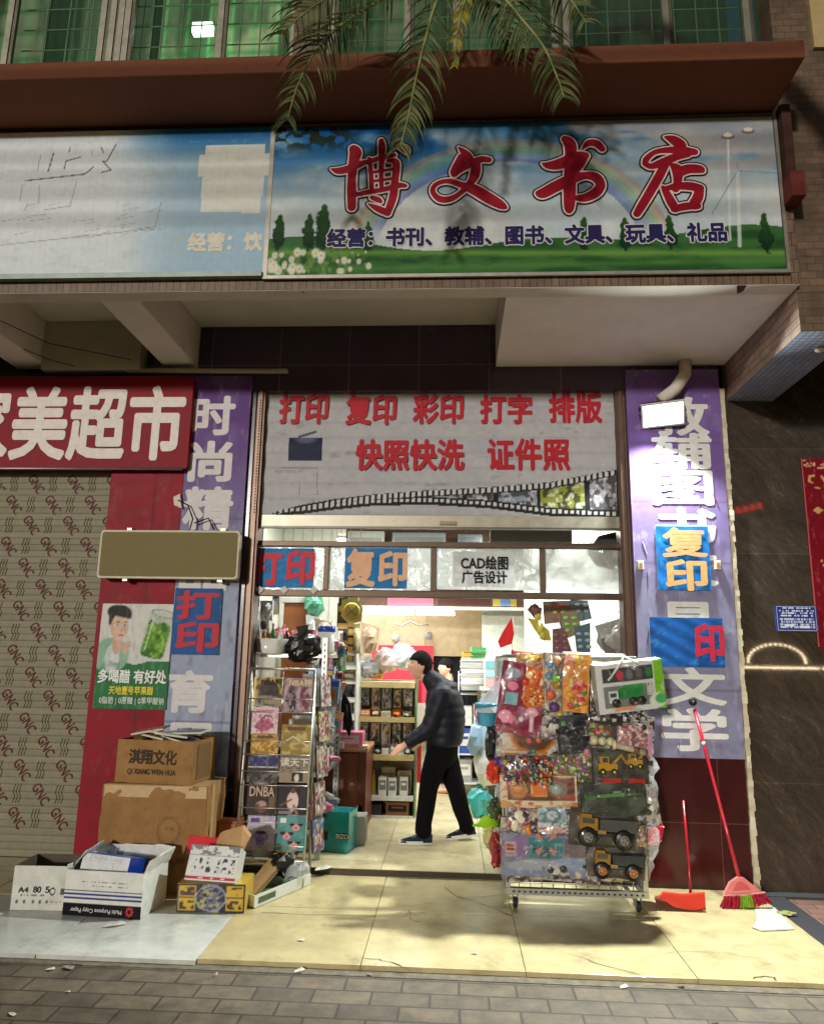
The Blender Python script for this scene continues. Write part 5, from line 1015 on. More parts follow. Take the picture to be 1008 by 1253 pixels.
for (px, py, w, h, lab) in LIT:
    zz = ZP if py < 1170 else .004 if py < 1196 else .0; zz = ZS if py < 1070 else zz; p = P(px, py, Z=zz + .008); s = w / 885 * p.y / 2; m = MB(); col = (70, 64, 58) if 'dark' in lab else (150, 144, 132) if ('grey' in lab or 'dull' in lab) else (216, 212, 200)
    q = [(-s, -s * .3, 0), (s * .2, -s * .5, random.uniform(.0, .008)), (s, -s * .1, 0), (s * .7, s * .5, random.uniform(0, .012)), (-s * .5, s * .4, 0)]
    m.prism(q, (0, 0, .002), col); m.poly([(-s * .4, -s * .3, .003), (s * .3, -s * .4, .005), (s * .6, s * .3, .004 + s * .2), (-s * .2, s * .2, .004)], tuple(c_ * .9 for c_ in col)); o = m.build('litter_scrap', 'matte'); o.location = p; o.location.z = zz + .003; o.rotation_euler = (0, 0, random.uniform(-.8, .8)); tag(o, lab, 'litter', 'litter on the ground')

# ================================================================== magazine rack
mr = thing('magazine_rack', 'leaning steel wire magazine rack with two columns of pockets', 'rack', (-1.34, 5.85, ZP))
LEAN = 0.10
def MX(u, z, off=0):   # u 0..1 across, z height on the leaning face
    return Vector((-1.60 + u * .515, 5.72 + (z - .2) * LEAN + off, z))
ST = (176, 172, 160)
m = MB()
for u in (0, 1): m.tube([MX(u, ZP + .012), MX(u, 1.60)], .011, ST, 8)
m.tube([MX(0, 1.60), MX(1, 1.60)], .010, ST, 8); m.tube([MX(0, .20), MX(1, .20)], .014, ST, 8); m.tube([MX(.5, .20, .02), MX(.5, 1.58, .02)], .005, ST, 6); m.build('front_frame', 'metal', mr, world=True)
m = MB()
for u in (0, 1): m.tube([MX(u, 1.60), Vector((MX(u, 0).x, 6.28 if u == 0 else 5.98, ZP + .012))], .010, ST, 8)
m.tube([Vector((-1.60, 5.97, .5)), Vector((-1.085, 5.95, .5))], .007, ST, 6); m.build('rear_leg', 'metal', mr, world=True)
rows = [1.30, 1.02, .88, .72, .47, .215]
ROWZ = [(1.285, 1.52), (.955, 1.25), (.80, .93), (.46, .70), (.22, .45)]
for k, z in enumerate([1.27, .955, .735, .475, .215]):
    m = MB(); 
    for zz, oo in ((z, -.035), (z + .10, -.038)): m.tube([MX(0, zz, 0), MX(0, zz, oo), MX(1, zz, oo), MX(1, zz, 0)], .0045, ST, 6)
    for q in range(1, 8): m.tube([MX(q / 8, z, -.035), MX(q / 8, z, .02)], .003, ST, 4)
    m.build('wire_pocket', 'metal', mr, world=True)
def mag(label, r, fn, texts=(), off=-.018, n=34, fin='sleeve'):
    """a magazine in the rack: pixel rectangle on the leaning face"""
    pc = P((r[0] + r[2]) / 2, (r[1] + r[3]) / 2, 5.80); Y = 5.72 + (pc.z - .2) * LEAN + off
    return item('magazine', label, 'magazine', r, Y - .006, .012, lambda u, v: np.clip((fn(u, v) - 90) * 1.25 + 64, 6, 235), n, (190, 186, 176), fin, lean=-math.degrees(math.atan(LEAN)), texts=texts, group='magazines in the wire rack')
def m1(u, v): a = Art(u, v, (176, 156, 92)); a.disc(.55, .45, .36, .42, (70, 54, 44)); a.disc(.5, .15, .5, .22, (150, 140, 124)); a.disc(.45, .62, .14, .12, (120, 84, 62)); a.blot(6, .5, .65, (50, 40, 36), 4, .6); a.rect(0, .0, .08, 1, (206, 196, 140)); return a.c
def m2(u, v): a = Art(u, v, (150, 128, 132)); a.disc(.3, .4, .22, .45, (70, 50, 66)); a.disc(.75, .4, .2, .35, (120, 70, 84)); a.blot(8, .5, .62, (190, 176, 182), 7, .7); a.disc(.3, .7, .1, .09, (110, 76, 64)); a.rect(.45, .1, .6, .75, (176, 160, 176), .6); return a.c
def m3(u, v): a = Art(u, v, (206, 196, 198)); a.disc(.5, .35, .3, .22, (176, 110, 140)); a.blot(14, .5, .6, (206, 120, 150), 5, .6) ; a.mix(sst(.5, .58, fbm(u * 16, v * 16, 6)) * (np.hypot((u - .5) / .4, (v - .4) / .35) < 1), (150, 80, 110)); a.rect(.15, .86, .85, .93, (196, 130, 140)); return a.c
def m4(u, v): a = Art(u, v, (166, 132, 66)); a.blot(9, .45, .6, (206, 176, 104), 4); a.blot(14, .55, .65, (120, 92, 50), 8, .7); a.rect(.2, .78, .8, .9, (110, 84, 50)); return a.c
def m5(u, v): a = Art(u, v, (150, 130, 76)); a.blot(5, .45, .6, (186, 170, 120), 14); a.line(.1, .4, .4, .6, .02, (214, 206, 180)); a.line(.4, .6, .9, .3, .02, (214, 206, 180)); a.rect(.2, .8, .8, .92, (110, 92, 56)); return a.c
def m6(u, v): a = Art(u, v, (62, 58, 60)); a.rect(0, .62, 1, 1, (66, 62, 124)); a.mix((v > .62) * sst(.5, .6, fbm(u * 12, v * 6, 3)), (44, 40, 92)); a.rect(0, .56, 1, .62, (206, 206, 206)); a.blot(8, .5, .62, (150, 146, 140), 9, .6); a.rect(0, .46, 1, .55, (30, 30, 34)); return a.c
def m7(u, v): a = Art(u, v, (138, 128, 114)); a.rect(0, 0, 1, .55, (150, 138, 124)); a.rect(.42, .04, .8, .36, (58, 40, 44)); a.disc(.6, .18, .08, .15, (206, 200, 190)); a.scribble(.05, .4, .8, .55, 2, (96, 86, 76), 4, .5, 7); return a.c
def m8(u, v): a = Art(u, v, (54, 38, 36)); a.disc(.5, .25, .22, .2, (120, 96, 84)); a.disc(.5, .36, .18, .10, (176, 150, 140)); a.rect(.75, .2, .95, .6, (150, 130, 110), .7); a.blot(8, .52, .6, (90, 70, 64), 5, .6); return a.c
def m9(u, v): a = Art(u, v, (46, 44, 60)); a.disc(.5, .45, .2, .34, (206, 190, 186)); a.disc(.5, .80, .09, .09, (120, 80, 62)); a.line(.45, .5, .1, .3, .035, (130, 90, 72)); a.line(.55, .3, .68, .02, .05, (150, 120, 104)); a.rect(.05, .02, .5, .12, (196, 190, 186), .6); a.rect(.75, .1, 1, .9, (80, 74, 84), .6); return a.c
def m10(u, v): a = Art(u, v, (178, 172, 186)); a.disc(.5, .40, .30, .14, (120, 104, 150), .7); a.disc(.5, .25, .16, .16, (110, 94, 146), .8); a.blot(12, .5, .6, (150, 140, 168), 4, .6); a.rect(.1, .80, .42, .94, (96, 86, 150)); a.disc(.5, .52, .2, .05, (80, 64, 110)); return a.c
def m11(u, v):
    a = Art(u, v, (86, 136, 138)); a.blot(5, .45, .65, (116, 160, 160), 4, .7)
    for (cx, cy) in ((.66, .70), (.36, .44), (.62, .18)):
        a.disc(cx, cy - .03, .14, .10, (206, 150, 156)); 
        for s in (-.14, .14): a.disc(cx + s - .04, cy + .06, .055, .035, (40, 40, 46)); a.disc(cx + s + .04, cy + .06, .055, .035, (40, 40, 46)); a.disc(cx + s, cy + .025, .05, .035, (40, 40, 46))
        a.disc(cx, cy - .05, .05, .03, (170, 110, 120))
    a.rect(.1, .8, .3, .93, (206, 216, 214)); return a.c
BLK, GLD = (36, 30, 28), (196, 172, 110)
mag('golden sports magazine with black title, top left of the wire rack', (310, 829, 345, 864), m1, (('NBA特', .25, .72, .98, .96, BLK, .03),))
mag('purple grey sports magazine with two players, top right of the wire rack', (347, 830, 381, 873), m2, (('NBA特', .18, .76, .98, .97, (206, 190, 150), .03),))
mag('white magazine with a pink bouquet in the left column', (308, 866, 340, 899), m3)
mag('gold foil pouch of stickers below the pink bouquet magazine', (307, 898, 340, 924), m4)
mag('gold packet in a clear sleeve in the right column', (344, 887, 380, 924), m5)
mag('magazine with a deep blue title band, in the left column above the dark covers', (303, 926, 340, 958), m6, off=-.024)
mag('taupe magazine with large white characters in the right column', (342, 926, 378, 958), m7, (('读天下', .02, .62, .98, .94, (216, 212, 204), .02),), off=-.024)
mag('dark brown sports magazine with pale title in the left column', (302, 961, 338, 997), m8, (('DNBA', .08, .62, .92, .94, (190, 166, 150), .02),))
mag('magazine with a basketball player in white in the right column', (340, 961, 376, 997), m9)
mag('lavender magazine at the bottom left of the wire rack', (302, 999, 336, 1041), m10, off=-.03)
mag('teal magazine with dark heart glasses, bottom right of the wire rack', (338, 999, 374, 1041), m11, off=-.03)
SIDE = [((100, 110, 76), 'olive'), ((150, 140, 120), 'beige'), ((92, 96, 90), 'grey green'), ((176, 172, 160), 'pale grey'), ((70, 60, 66), 'dark plum')]
for k, (cc, cn) in enumerate(SIDE):
    m = MB(); m.cbox((0, 0, .0), (.012, .18, .26), cc); m.cbox((-.0068, 0, .04), (.0016, .15, .12), tuple(min(255, q * 1.3) for q in cc)); o = m.build('magazine', 'film'); z = 1.42 - k * .27; o.location = (-1.655 + .012 * (k % 2), 5.93 + (z - .2) * .06, z); o.rotation_euler = (R_(-4), 0, R_(20)); tag(o, '%s magazine in the side pocket left of the wire rack, %s from the top' % (cn, ['first', 'second', 'third', 'fourth', 'fifth'][k]), 'magazine', 'magazines in the side pockets')
for k, (cc, cn) in enumerate([((206, 208, 206), 'white'), ((190, 150, 50), 'yellow'), ((160, 168, 160), 'grey'), ((150, 150, 146), 'silver'), ((110, 130, 176), 'blue')]):
    m = MB(); m.cbox((0, 0, 0), (.16, .012, .24), tuple(q * .6 for q in cc)); m.paint((-.075, -.0075, -.115), (.15, 0, 0), (0, 0, .23), 12, 16, collage([tuple(q * .7 for q in cc), (70, 60, 56), (150, 130, 110), (110, 50, 50)], k * 3 + 2, 4)); o = m.build('booklet', 'sleeve'); z = 1.42 - k * .27; o.location = (-1.03, 5.95 + (z - .2) * .09, z); o.rotation_euler = (R_(-5), 0, R_(68)); tag(o, '%s booklet hung at the right side of the wire rack, %s from the top' % (cn, ['first', 'second', 'third', 'fourth', 'fifth'][k]), 'booklet', 'booklets at the right side of the rack')
# ================================================================== inside the shop, left side
ms_ = thing('metal_shelf', 'slotted steel shelving behind the wire magazine rack', 'shelf', (-1.5, 6.7, ZS))
GAL = (176, 178, 176)
m = MB()
for (x, y) in ((-1.08, 6.26), (-1.08, 7.12), (-1.95, 6.26), (-1.95, 7.12)):
    m.box(x - .022, y - .003, ZS, x + .022, y, 1.86 if y < 6.5 else 1.95, GAL); m.box(x + .019, y + .0005, ZS, x + .022, y + .04, 1.86, GAL)
    for k in range(34): m.box(x - .005, y - .0042, ZS + .06 + k * .05, x + .005, y - .0032, ZS + .085 + k * .05, (40, 40, 40))
m.build('post', 'metal', ms_, world=True)
SZ = [.36, .75, 1.0, 1.34, 1.72]
for z in SZ: m = MB(); m.box(-1.97, 6.263, z - .03, -1.06, 7.116, z, GAL); m.build('shelf_board', 'metal', ms_, world=True)
CW = {'white': (214, 214, 208), 'pink': (214, 120, 150), 'pale blue': (150, 180, 206), 'yellow': (210, 176, 70), 'grey': (150, 150, 150), 'red': (186, 50, 60), 'green': (80, 150, 90), 'blue': (50, 80, 160), 'cream': (206, 196, 166), 'black': (40, 40, 44), 'teal': (50, 150, 150), 'brown': (140, 100, 64), 'purple': (120, 80, 150), 'orange': (214, 120, 50)}
ORD = ['first', 'second', 'third', 'fourth', 'fifth', 'sixth', 'seventh', 'eighth', 'ninth', 'tenth', 'eleventh', 'twelfth', 'thirteenth', 'fourteenth', 'fifteenth', 'sixteenth', 'seventeenth', 'eighteenth']
def bagm(m, c, r, col, jit=.22): m.ball(c, r, col, 11, jit=jit)
def goods(kind, loc, s, col, fin, rz=0, col2=None):
    """a small retail item of one of a few kinds, standing at loc with size s"""
    m = MB(); w, d, h = s
    if kind == 'carton': m.cbox((0, 0, h / 2), s, col); m.cbox((0, -d / 2 - .001, h * .55), (w * .8, .002, h * .5), col2 or (210, 206, 200)); m.cbox((0, -d / 2 - .0022, h * .62), (w * .5, .002, h * .12), col)
    if kind == 'pouch': m.prism([(-w / 2, 0, 0), (w / 2, 0, 0), (w * .46, 0, h * .5), (w / 2, 0, h), (-w / 2, 0, h), (-w * .46, 0, h * .5)], (0, d, 0), col); m.ball((0, -.002, h * .45), (w * .38, d, h * .3), col2 or (200, 196, 190), 10, jit=.12)
    if kind == 'bottle': m.lathe((0, 0, 0), [(w * .42, 0), (w * .5, h * .05), (w * .5, h * .62), (w * .2, h * .8), (w * .2, h * .88)], col, 12); m.lathe((0, 0, h * .88), [(w * .24, 0), (w * .24, h * .12)], col2 or (220, 220, 220), 12)
    if kind == 'jar': m.lathe((0, 0, 0), [(w * .48, 0), (w * .5, h * .1), (w * .5, h * .78)], col, 14); m.lathe((0, 0, h * .785), [(w * .52, 0), (w * .52, h * .2)], col2 or (40, 70, 150), 14)
    if kind == 'bag': bagm(m, (0, 0, h / 2), (w / 2, d / 2, h / 2), col); m.prism([(-.02, 0, h * .9), (.02, 0, h * .9), (.04, 0, h * 1.15), (-.04, 0, h * 1.15)], (0, .006, 0), col)
    if kind == 'books':
        z = 0
        while z < h: t = random.uniform(.012, .03); q = random.uniform(-.01, .01); m.cbox((q, random.uniform(-.008, .008), z + t / 2), (w, d, t - .002), tuple(np.clip(np.array(col) * random.uniform(.75, 1.06), 0, 235))); z += t
    if kind == 'basket':
        m.lathe((0, 0, 0), [(w * .4, 0), (w * .5, h), (w * .47, h), (w * .37, .01)], col, 16, cap=False)
    o = m.build({'carton': 'small_carton', 'pouch': 'pouch', 'bottle': 'bottle', 'jar': 'jar', 'bag': 'goods_bag', 'books': 'paper_stack', 'basket': 'basket'}[kind], fin); o.location = loc; o.rotation_euler = (0, 0, rz); return o
KN = {'carton': 'carton', 'pouch': 'pouch', 'bottle': 'bottle', 'jar': 'jar', 'bag': 'bag of goods', 'books': 'paper stack', 'basket': 'basket'}
def fill(x0, x1, y, z, n, hmax, where, kinds, cols, dep=.16, group=None, along='x', fin=None):
    r = random.Random(int(abs(x0 * 91 + y * 37 + z * 53)) + n)
    for k in range(n):
        a = x0 + (x1 - x0) * (k + .5) / n; w = abs(x1 - x0) / n * r.uniform(.78, .95); kd = r.choice(kinds); cn = r.choice(cols); h = hmax * r.uniform(.55, .98)
        if kd in ('bottle', 'jar'): w = min(w, h * .5)
        loc = (a, y, z) if along == 'x' else (y, a, z); c2 = CW[r.choice(cols)]
        o = goods(kd, loc, (w, dep, h), CW[cn], fin or r.choice(['film', 'gloss', 'satin']), (r.uniform(-.08, .08) if along == 'x' else math.pi / 2), c2)
        tag(o, '%s %s, %s %s' % (cn, KN[kd], ORD[k], where), KN[kd].split()[0], group)
for i, z in enumerate(SZ):
    fill(6.34, 7.06, -1.18, z, 6, [.20, .17, .28, .30, .22][i], 'from the front on the %s steel shelf board' % ORD[i], ['bag', 'pouch', 'carton', 'bag'], ['white', 'pale blue', 'grey', 'cream', 'pink', 'white'], .20, 'goods along the steel shelving', 'y')
# on top of the rack and shelving
m = MB(); m.ball((0, 0, 0), (.17, .14, .12), (18, 18, 20), 18, jit=.13); m.ball((.07, -.04, .05), (.09, .08, .07), (22, 22, 24), 12, jit=.16); m.prism([(-.03, -.05, .08), (.02, -.05, .08), (.05, -.08, .2), (-.06, -.06, .18)], (0, .03, 0), (18, 18, 20)); o = m.build('plastic_bag', 'film'); o.location = P(371, 799, 6.32); o.location.z += .04; tag(o, 'big knotted black plastic bag on top of the steel shelving', 'bag')
def top(kind, px, py, Y, s, cn, lab, cat, fin='gloss', c2=None, zb=1.725, rz=0): p = P(px, py, Y); o = goods(kind, (p.x, Y, zb if zb else p.z), s, CW[cn], fin, rz, c2); tag(o, lab, cat)
top('jar', 398, 812, 6.34, (.15, .15, .24), 'white', 'translucent white jar with blue lid right of the black bag', 'jar', c2=(40, 70, 170))
top('basket', 330, 812, 6.30, (.34, .3, .12), 'white', 'white plastic basket on the steel shelving left of the black bag', 'basket', 'gloss')
for k, (px, cn, h) in enumerate(((322, 'yellow', .20), (332, 'green', .26), (341, 'white', .24), (349, 'black', .22), (315, 'cream', .18), (357, 'orange', .20))): top('bottle', px, 812, 6.42, (.05, .05, h), cn, '%s pen pot bottle behind the white basket on the steel shelving' % cn, 'bottle', 'gloss', (220, 220, 214), 1.725)
top('carton', 372, 824, 6.28, (.16, .14, .10), 'cream', 'cream and orange carton under the big black bag', 'carton', 'satin', (214, 150, 90), 1.72 - .0)
top('carton', 300, 826, 6.15, (.20, .10, .09), 'grey', 'grey carton beside the door jamb above the wire rack', 'carton', 'film', None, 1.62)
# things hanging near the left jamb
def hang(name, label, cat, pts, Y, th, col, fin, extra=None, n=None):
    """a thin thing hanging flat, outlined in photo pixels at depth Y"""
    q = [P(a, b, Y) for a, b in pts]; c = sum(q, Vector()) / len(q); m = MB(); m.prism([p - c for p in q], (0, th, 0), col)
    if name in ('green_bag', 'white_bag', 'clear_bag', 'clear_pack', 'pink_toy_pack', 'net_basket', 'rucksack', 'foam_pack'):
        ex = max(abs((p - c).x) for p in q); ez = max(abs((p - c).z) for p in q); m.ball((0, 0, -ez * .1), (ex * .85, .05, ez * .8), tuple(k * .95 for k in col), 14, jit=.16); m.ball((ex * .2, -.02, ez * .2), (ex * .5, .045, ez * .4), tuple(min(235, k * 1.08) for k in col), 10, jit=.2)
    if extra: extra(m, c)
    o = m.build(name, fin); o.location = c; tag(o, label, cat); return o
hang('rucksack', 'black rucksack strap hanging by the left door jamb', 'bag', [(292, 752), (300, 768), (308, 790), (309, 812), (303, 818), (294, 815), (291, 790)], 6.32, .10, (40, 40, 46), 'cloth')
def flowers(m, c):
    for k in range(9): m.ball((random.uniform(-.03, .03), -.02, random.uniform(-.10, .10)), .022, random.choice([(206, 70, 110), (220, 120, 150), (180, 50, 90)]), 8, jit=.2)
hang('artificial_flowers', 'pink fabric flowers pinned beside the black strap', 'flowers', [(302, 793), (306, 795), (308, 806), (303, 808)], 6.30, .01, (70, 120, 70), 'cloth', flowers)
hang('clear_pack', 'silvery clear pack hung high by the left jamb', 'pack', [(300, 745), (316, 742), (318, 775), (302, 778)], 6.36, .03, (176, 184, 188), 'film')
hang('clear_pack', 'white clear pack hung under the leftmost transom pane', 'pack', [(318, 735), (334, 735), (333, 760), (320, 758)], 6.5, .03, (204, 204, 200), 'film')
hang('pink_toy_pack', 'pink toy pack hung left of the brown cupboard', 'pack', [(332, 772), (348, 764), (346, 782), (356, 790), (350, 796), (334, 784)], 6.9, .03, (222, 120, 130), 'film')
hang('price_tag_strip', 'pink and green sticker strip against the left door jamb', 'strip', [(286, 822), (293, 820), (292, 858), (285, 858)], 6.05, .01, (110, 196, 150), 'satin')
m = MB(); x0, z0, x1, z1 = rect(346, 738, 376, 800, 7.6); m.box(x0, 7.6, ZS, x1, 8.0, z1, (150, 88, 48)); m.box(x0 - .02, 7.58, z1 + .002, x1 + .04, 8.02, z1 + .06, (206, 206, 196)); o = m.build('wooden_cupboard', 'wood', bevel=.004); tag(o, 'tall orange brown wooden cupboard under the transom at the left', 'cupboard')
hang('green_bag', 'green plastic bag on the brown cupboard', 'bag', [(372, 728), (392, 726), (396, 746), (386, 756), (374, 748)], 7.55, .08, (90, 160, 130), 'film')
hang('white_bag', 'white crumpled bag against the brown cupboard', 'bag', [(374, 752), (392, 756), (394, 790), (376, 792)], 7.5, .1, (206, 210, 208), 'film')
hang('clear_bag', 'large clear bag hanging right of the white bag', 'bag', [(384, 756), (406, 762), (408, 790), (388, 786)], 7.3, .1, (186, 170, 150), 'film')
HP = [(297, 735, 'pale blue'), (310, 778, 'pink'), (322, 762, 'white'), (338, 738, 'cream'), (312, 758, 'teal'), (326, 785, 'yellow'), (304, 766, 'grey'), (398, 800, 'pink'), (406, 776, 'white'), (411, 812, 'cream'), (400, 832, 'purple'), (408, 846, 'pale blue'), (415, 826, 'red'), (404, 868, 'white'), (412, 884, 'pink'), (418, 806, 'green')]
for k, (px, py, cn) in enumerate(HP):
    p = P(px, py, 6.5 + .12 * (k % 5)); m = MB(); w, h = .07 + .02 * (k % 3), .13 + .03 * (k % 4); cc = CW[cn]; m.cbox((0, 0, 0), (w, .012, h), cc); m.cbox((0, -.0075, h * .3), (w * .9, .003, h * .22), CW[['white', 'red', 'yellow', 'blue'][k % 4]]); m.ball((0, -.012, -h * .12), (w * .32, .014, h * .22), CW[['grey', 'orange', 'black', 'white', 'teal'][k % 5]], 9, jit=.15); m.tube([(0, 0, h / 2), (0, .0, h / 2 + .05)], .002, (90, 90, 90), 4)
    o = m.build('hanging_pack', 'film'); o.location = p; o.rotation_euler = (0, R_(random.uniform(-7, 7)), R_(random.uniform(-25, 25))); tag(o, '%s hook pack hanging %s, %s of its cluster' % (cn, 'near the left door jamb' if px < 350 else 'above the brown desk', ORD[k if k < 7 else k - 7]), 'pack', 'hook packs at the left of the shop')
# black and yellow strips, racket pack
def strips(m, c):
    for k in range(7): m.cbox((-.02, -.004, .26 - k * .085), (.10, .004, .055), (190, 160, 60) if k % 2 else (60, 56, 50)); m.cbox((.06, -.004, .20 - k * .085), (.05, .004, .06), (206, 176, 60))
hang('card_strip', 'long black and yellow card strip hanging beside the round racket pack', 'strip', [(413, 738), (431, 736), (433, 796), (411, 798)], 7.2, .012, (40, 38, 36), 'film', strips)
def racket(m, c): m.lathe((0, -.03, 0), [(.07, 0), (.085, .01), (.07, .02)], (150, 136, 50), 18, 'Y'); m.tube([(-.05, -.034, -.05), (.05, -.034, .05)], .004, (80, 80, 40), 5); m.tube([(-.05, -.034, .05), (.05, -.034, -.05)], .004, (80, 80, 40), 5)
hang('racket_pack', 'round yellow green racket pack hanging above the black strip', 'pack', [(418, 734), (436, 731), (444, 744), (442, 760), (428, 765), (417, 754)], 7.15, .02, (190, 184, 90), 'film', racket)
hang('foam_pack', 'cream cellular foam pack hung beside the racket pack', 'pack', [(432, 764), (441, 763), (441, 800), (431, 800)], 7.25, .04, (206, 200, 160), 'film')
hang('net_basket', 'beige wire net basket hanging behind the foam pack', 'basket', [(440, 760), (464, 768), (460, 796), (442, 800)], 7.8, .2, (196, 170, 140), 'film')
# left back shelves with stationery
ls = thing('stationery_shelf', 'white stationery shelf with pink packs between steel shelving and gondola', 'shelf', (-1.2, 7.4, ZS))
m = MB(); xs0 = P(400, 850, 7.62).x - .25; xs1 = P(434, 850, 7.62).x
for z in (.95, 1.12, 1.28, 1.44, 1.6): m.box(xs0, 7.62, z, xs1, 7.98, z + .014, (206, 206, 200))
m.box(xs1 + .001, 7.62, ZS, xs1 + .015, 7.98, 1.75, (210, 210, 206)); m.build('carcass', 'satin', ls, world=True)
for i, z in enumerate((.965, 1.135, 1.295, 1.455, 1.615)): fill(xs0 + .02, xs1 - .01, 7.72, z, 5, .13, 'from left on the %s white stationery board' % ORD[i], ['carton', 'books', 'pouch'], ['pink', 'white', 'grey', 'cream', 'black'], .16, 'stationery on the white shelf')
# desk
dk = thing('wooden_desk', 'dark red brown wooden desk at the left of the aisle', 'desk', (-1.1, 7.6, ZS))
zt = .83; m = MB(); m.box(-1.75, 7.28, zt - .03, -.80, 7.95, zt, (172, 128, 88)); m.build('desk_top', 'wood', dk, world=True, bevel=.004)
m = MB(); m.box(-.84, 7.31, ZS, -.815, 7.92, zt - .032, (104, 52, 34)); m.box(-1.73, 7.31, ZS, -1.70, 7.92, zt - .032, (104, 52, 34)); m.build('side_panel', 'wood', dk, world=True)
m = MB(); m.box(-1.698, 7.33, .30, -.842, 7.35, zt - .033, (112, 56, 36)); m.build('modesty_panel', 'wood', dk, world=True)
m = MB(); m.box(-1.30, 7.315, .20, -.9, 7.328, zt - .05, (122, 64, 40)); m.lathe((-.95, 7.305, .5), [(.012, 0), (.012, .012)], (190, 180, 150), 10, 'Y'); m.build('door', 'wood', dk, world=True)
top('carton', 424, 905, 7.4, (.34, .22, .15), 'pink', 'pale pink flowered carton on the brown desk', 'carton', 'film', (220, 190, 196), zt + .001)
top('carton', 408, 915, 7.34, (.22, .2, .06), 'white', 'flat white carton lying at the front of the brown desk', 'carton', 'film', None, zt + .001)
top('carton', 444, 922, 7.36, (.10, .14, .025), 'cream', 'small cream pad at the right corner of the brown desk', 'carton', 'satin', None, zt + .001)
def black_bag(m, c): m.tube([(0, -.02, .1), (.02, -.03, -.1)], .012, (30, 30, 32), 6)
hang('umbrella', 'folded black umbrella hanging above the brown desk', 'umbrella', [(420, 846), (428, 862), (431, 886), (427, 902), (421, 888), (416, 866)], 7.25, .05, (30, 30, 34), 'cloth', black_bag)
# teal box
x0, z0, x1, z1 = rect(396, 996, 432, 1046, 6.5)
def teal(u, v): a = Art(u, v, (20, 146, 148)); a.blot(4, .45, .7, (16, 126, 130), 3, .6); a.rect(0, .30, .22, .52, (20, 24, 26)); a.rect(.52, .34, 1, .48, (20, 24, 26)); return a.c
o = item('teal_carton', 'teal carton with black panel and white capitals on the shop floor', 'box', (396, 998, 430, 1048), 6.5, .24, teal, 34, (18, 130, 134), 'gloss', yaw=-10, zbase=ZS + .002, texts=(('BIZO', .54, .355, .99, .465, (206, 210, 206), .02),), bevel=.003)
m = MB(); m.cbox((0, 0, .12), (.1, .2, .24), (186, 186, 180)); m.cbox((.052, 0, .12), (.002, .16, .2), (150, 150, 146)); o = m.build('small_carton', 'satin'); o.location = (-.80, 6.86, ZS); tag(o, 'grey carton tucked behind the teal carton', 'box')
# ================================================================== gondola
gd = thing('gondola_shelf', 'beige display gondola with hanging accessories behind the customer', 'shelf', (-.7, 8.1, ZS))
gx0, gx1 = -1.0, -.385; BE = (206, 190, 150)
m = MB(); m.box(gx0, 8.24, ZS, gx1, 8.26, 1.46, (196, 190, 170)); m.build('back_panel', 'satin', gd, world=True)
for z, tk in ((1.44, .05), (1.08, .045), (.70, .05), (.288, .035), (.10, .03)):
    m = MB(); m.box(gx0, 7.9, z - tk, gx1, 8.238, z, BE if z > .3 else (206, 206, 198)); m.box(gx0, 7.892, z - tk - .004, gx1, 7.899, z + .006, (196, 176, 124) if z > .3 else (214, 214, 208)); m.build('shelf_board', 'satin', gd, world=True)
m = MB()
for x in (gx0 - .02, gx1 + .004): m.box(x, 7.93, ZS, x + .016, 8.24, 1.5, (120, 150, 110))
m.build('upright', 'metal', gd, world=True)
gcol = [('green', (110, 140, 120)), ('tan', (190, 140, 96)), ('blue', (120, 160, 166)), ('lime', (176, 190, 90)), ('white', (206, 206, 206))]
for rI, (zt, zh) in enumerate(((1.38, .24), (1.01, .24))):
    for k in range(5):
        x = gx0 + .075 + k * .116; cn, cc = gcol[(k + rI * 2) % 5]; m = MB(); zh2 = zh * (.78 + .07 * ((k * 3 + rI) % 4)); m.cbox((0, 0, (zh - zh2) / 2), (.08 + .008 * (k % 3), .010, zh2), cc if rI == 0 else (206, 202, 194)); m.paint((-.04, -.0065, (zh - zh2) / 2 - zh2 * .48), (.08, 0, 0), (0, 0, zh2 * .95), 12, 24, collage([cc if rI == 0 else (214, 210, 204), tuple(q * .55 for q in cc), (206, 160, 140), (60, 56, 60)], k * 5 + rI * 3, 4)); m.tube([(0, 0, zh / 2), (0, .0, zh / 2 + .03)], .003, (150, 150, 150), 4)
        if k % 2: m.ball((0, -.012, -.05), .025, (60, 60, 70), 8)
        o = m.build('blister_card', 'film'); o.location = (x, 8.02, zt - zh / 2); tag(o, '%s accessory card, %s from left in the %s gondola row' % (cn, ORD[k], ['upper', 'lower'][rI]), 'blister card', 'blister cards on the gondola')
fill(gx0 + .03, gx1 - .03, 8.02, 1.083, 5, .08, 'from left under the upper gondola cards', ['pouch', 'carton'], ['orange', 'grey', 'white', 'cream'], .14, 'packs on the gondola')
fill(gx0 + .03, gx1 - .03, 8.0, .703, 7, .10, 'from left under the lower gondola cards', ['bag', 'pouch', 'carton'], ['grey', 'white', 'black', 'pale blue'], .12, 'packs on the gondola')
for k, (px, cn, kd, h) in enumerate(((447, 'blue', 'bottle', .16), (456, 'yellow', 'bottle', .24), (468, 'white', 'carton', .19), (480, 'white', 'carton', .18), (494, 'white', 'carton', .19))):
    p = P(px, 974, 7.98); o = goods(kd, (p.x, 8.0, .29), (.085 if kd == 'carton' else .065, .12, h), CW[cn], 'gloss', 0, (120, 120, 116)); tag(o, '%s %s, %s from left on the lowest open gondola board' % (cn, kd, ORD[k]), kd)
fill(gx0 + .25, gx1 - .02, 8.12, .29, 2, .30, 'from left behind the white gondola cartons', ['carton'], ['grey', 'cream'], .14)
fill(gx0 + .02, gx1 - .02, 8.02, .102, 2, .15, 'from left in the gondola base', ['carton'], ['brown', 'black'], .2)
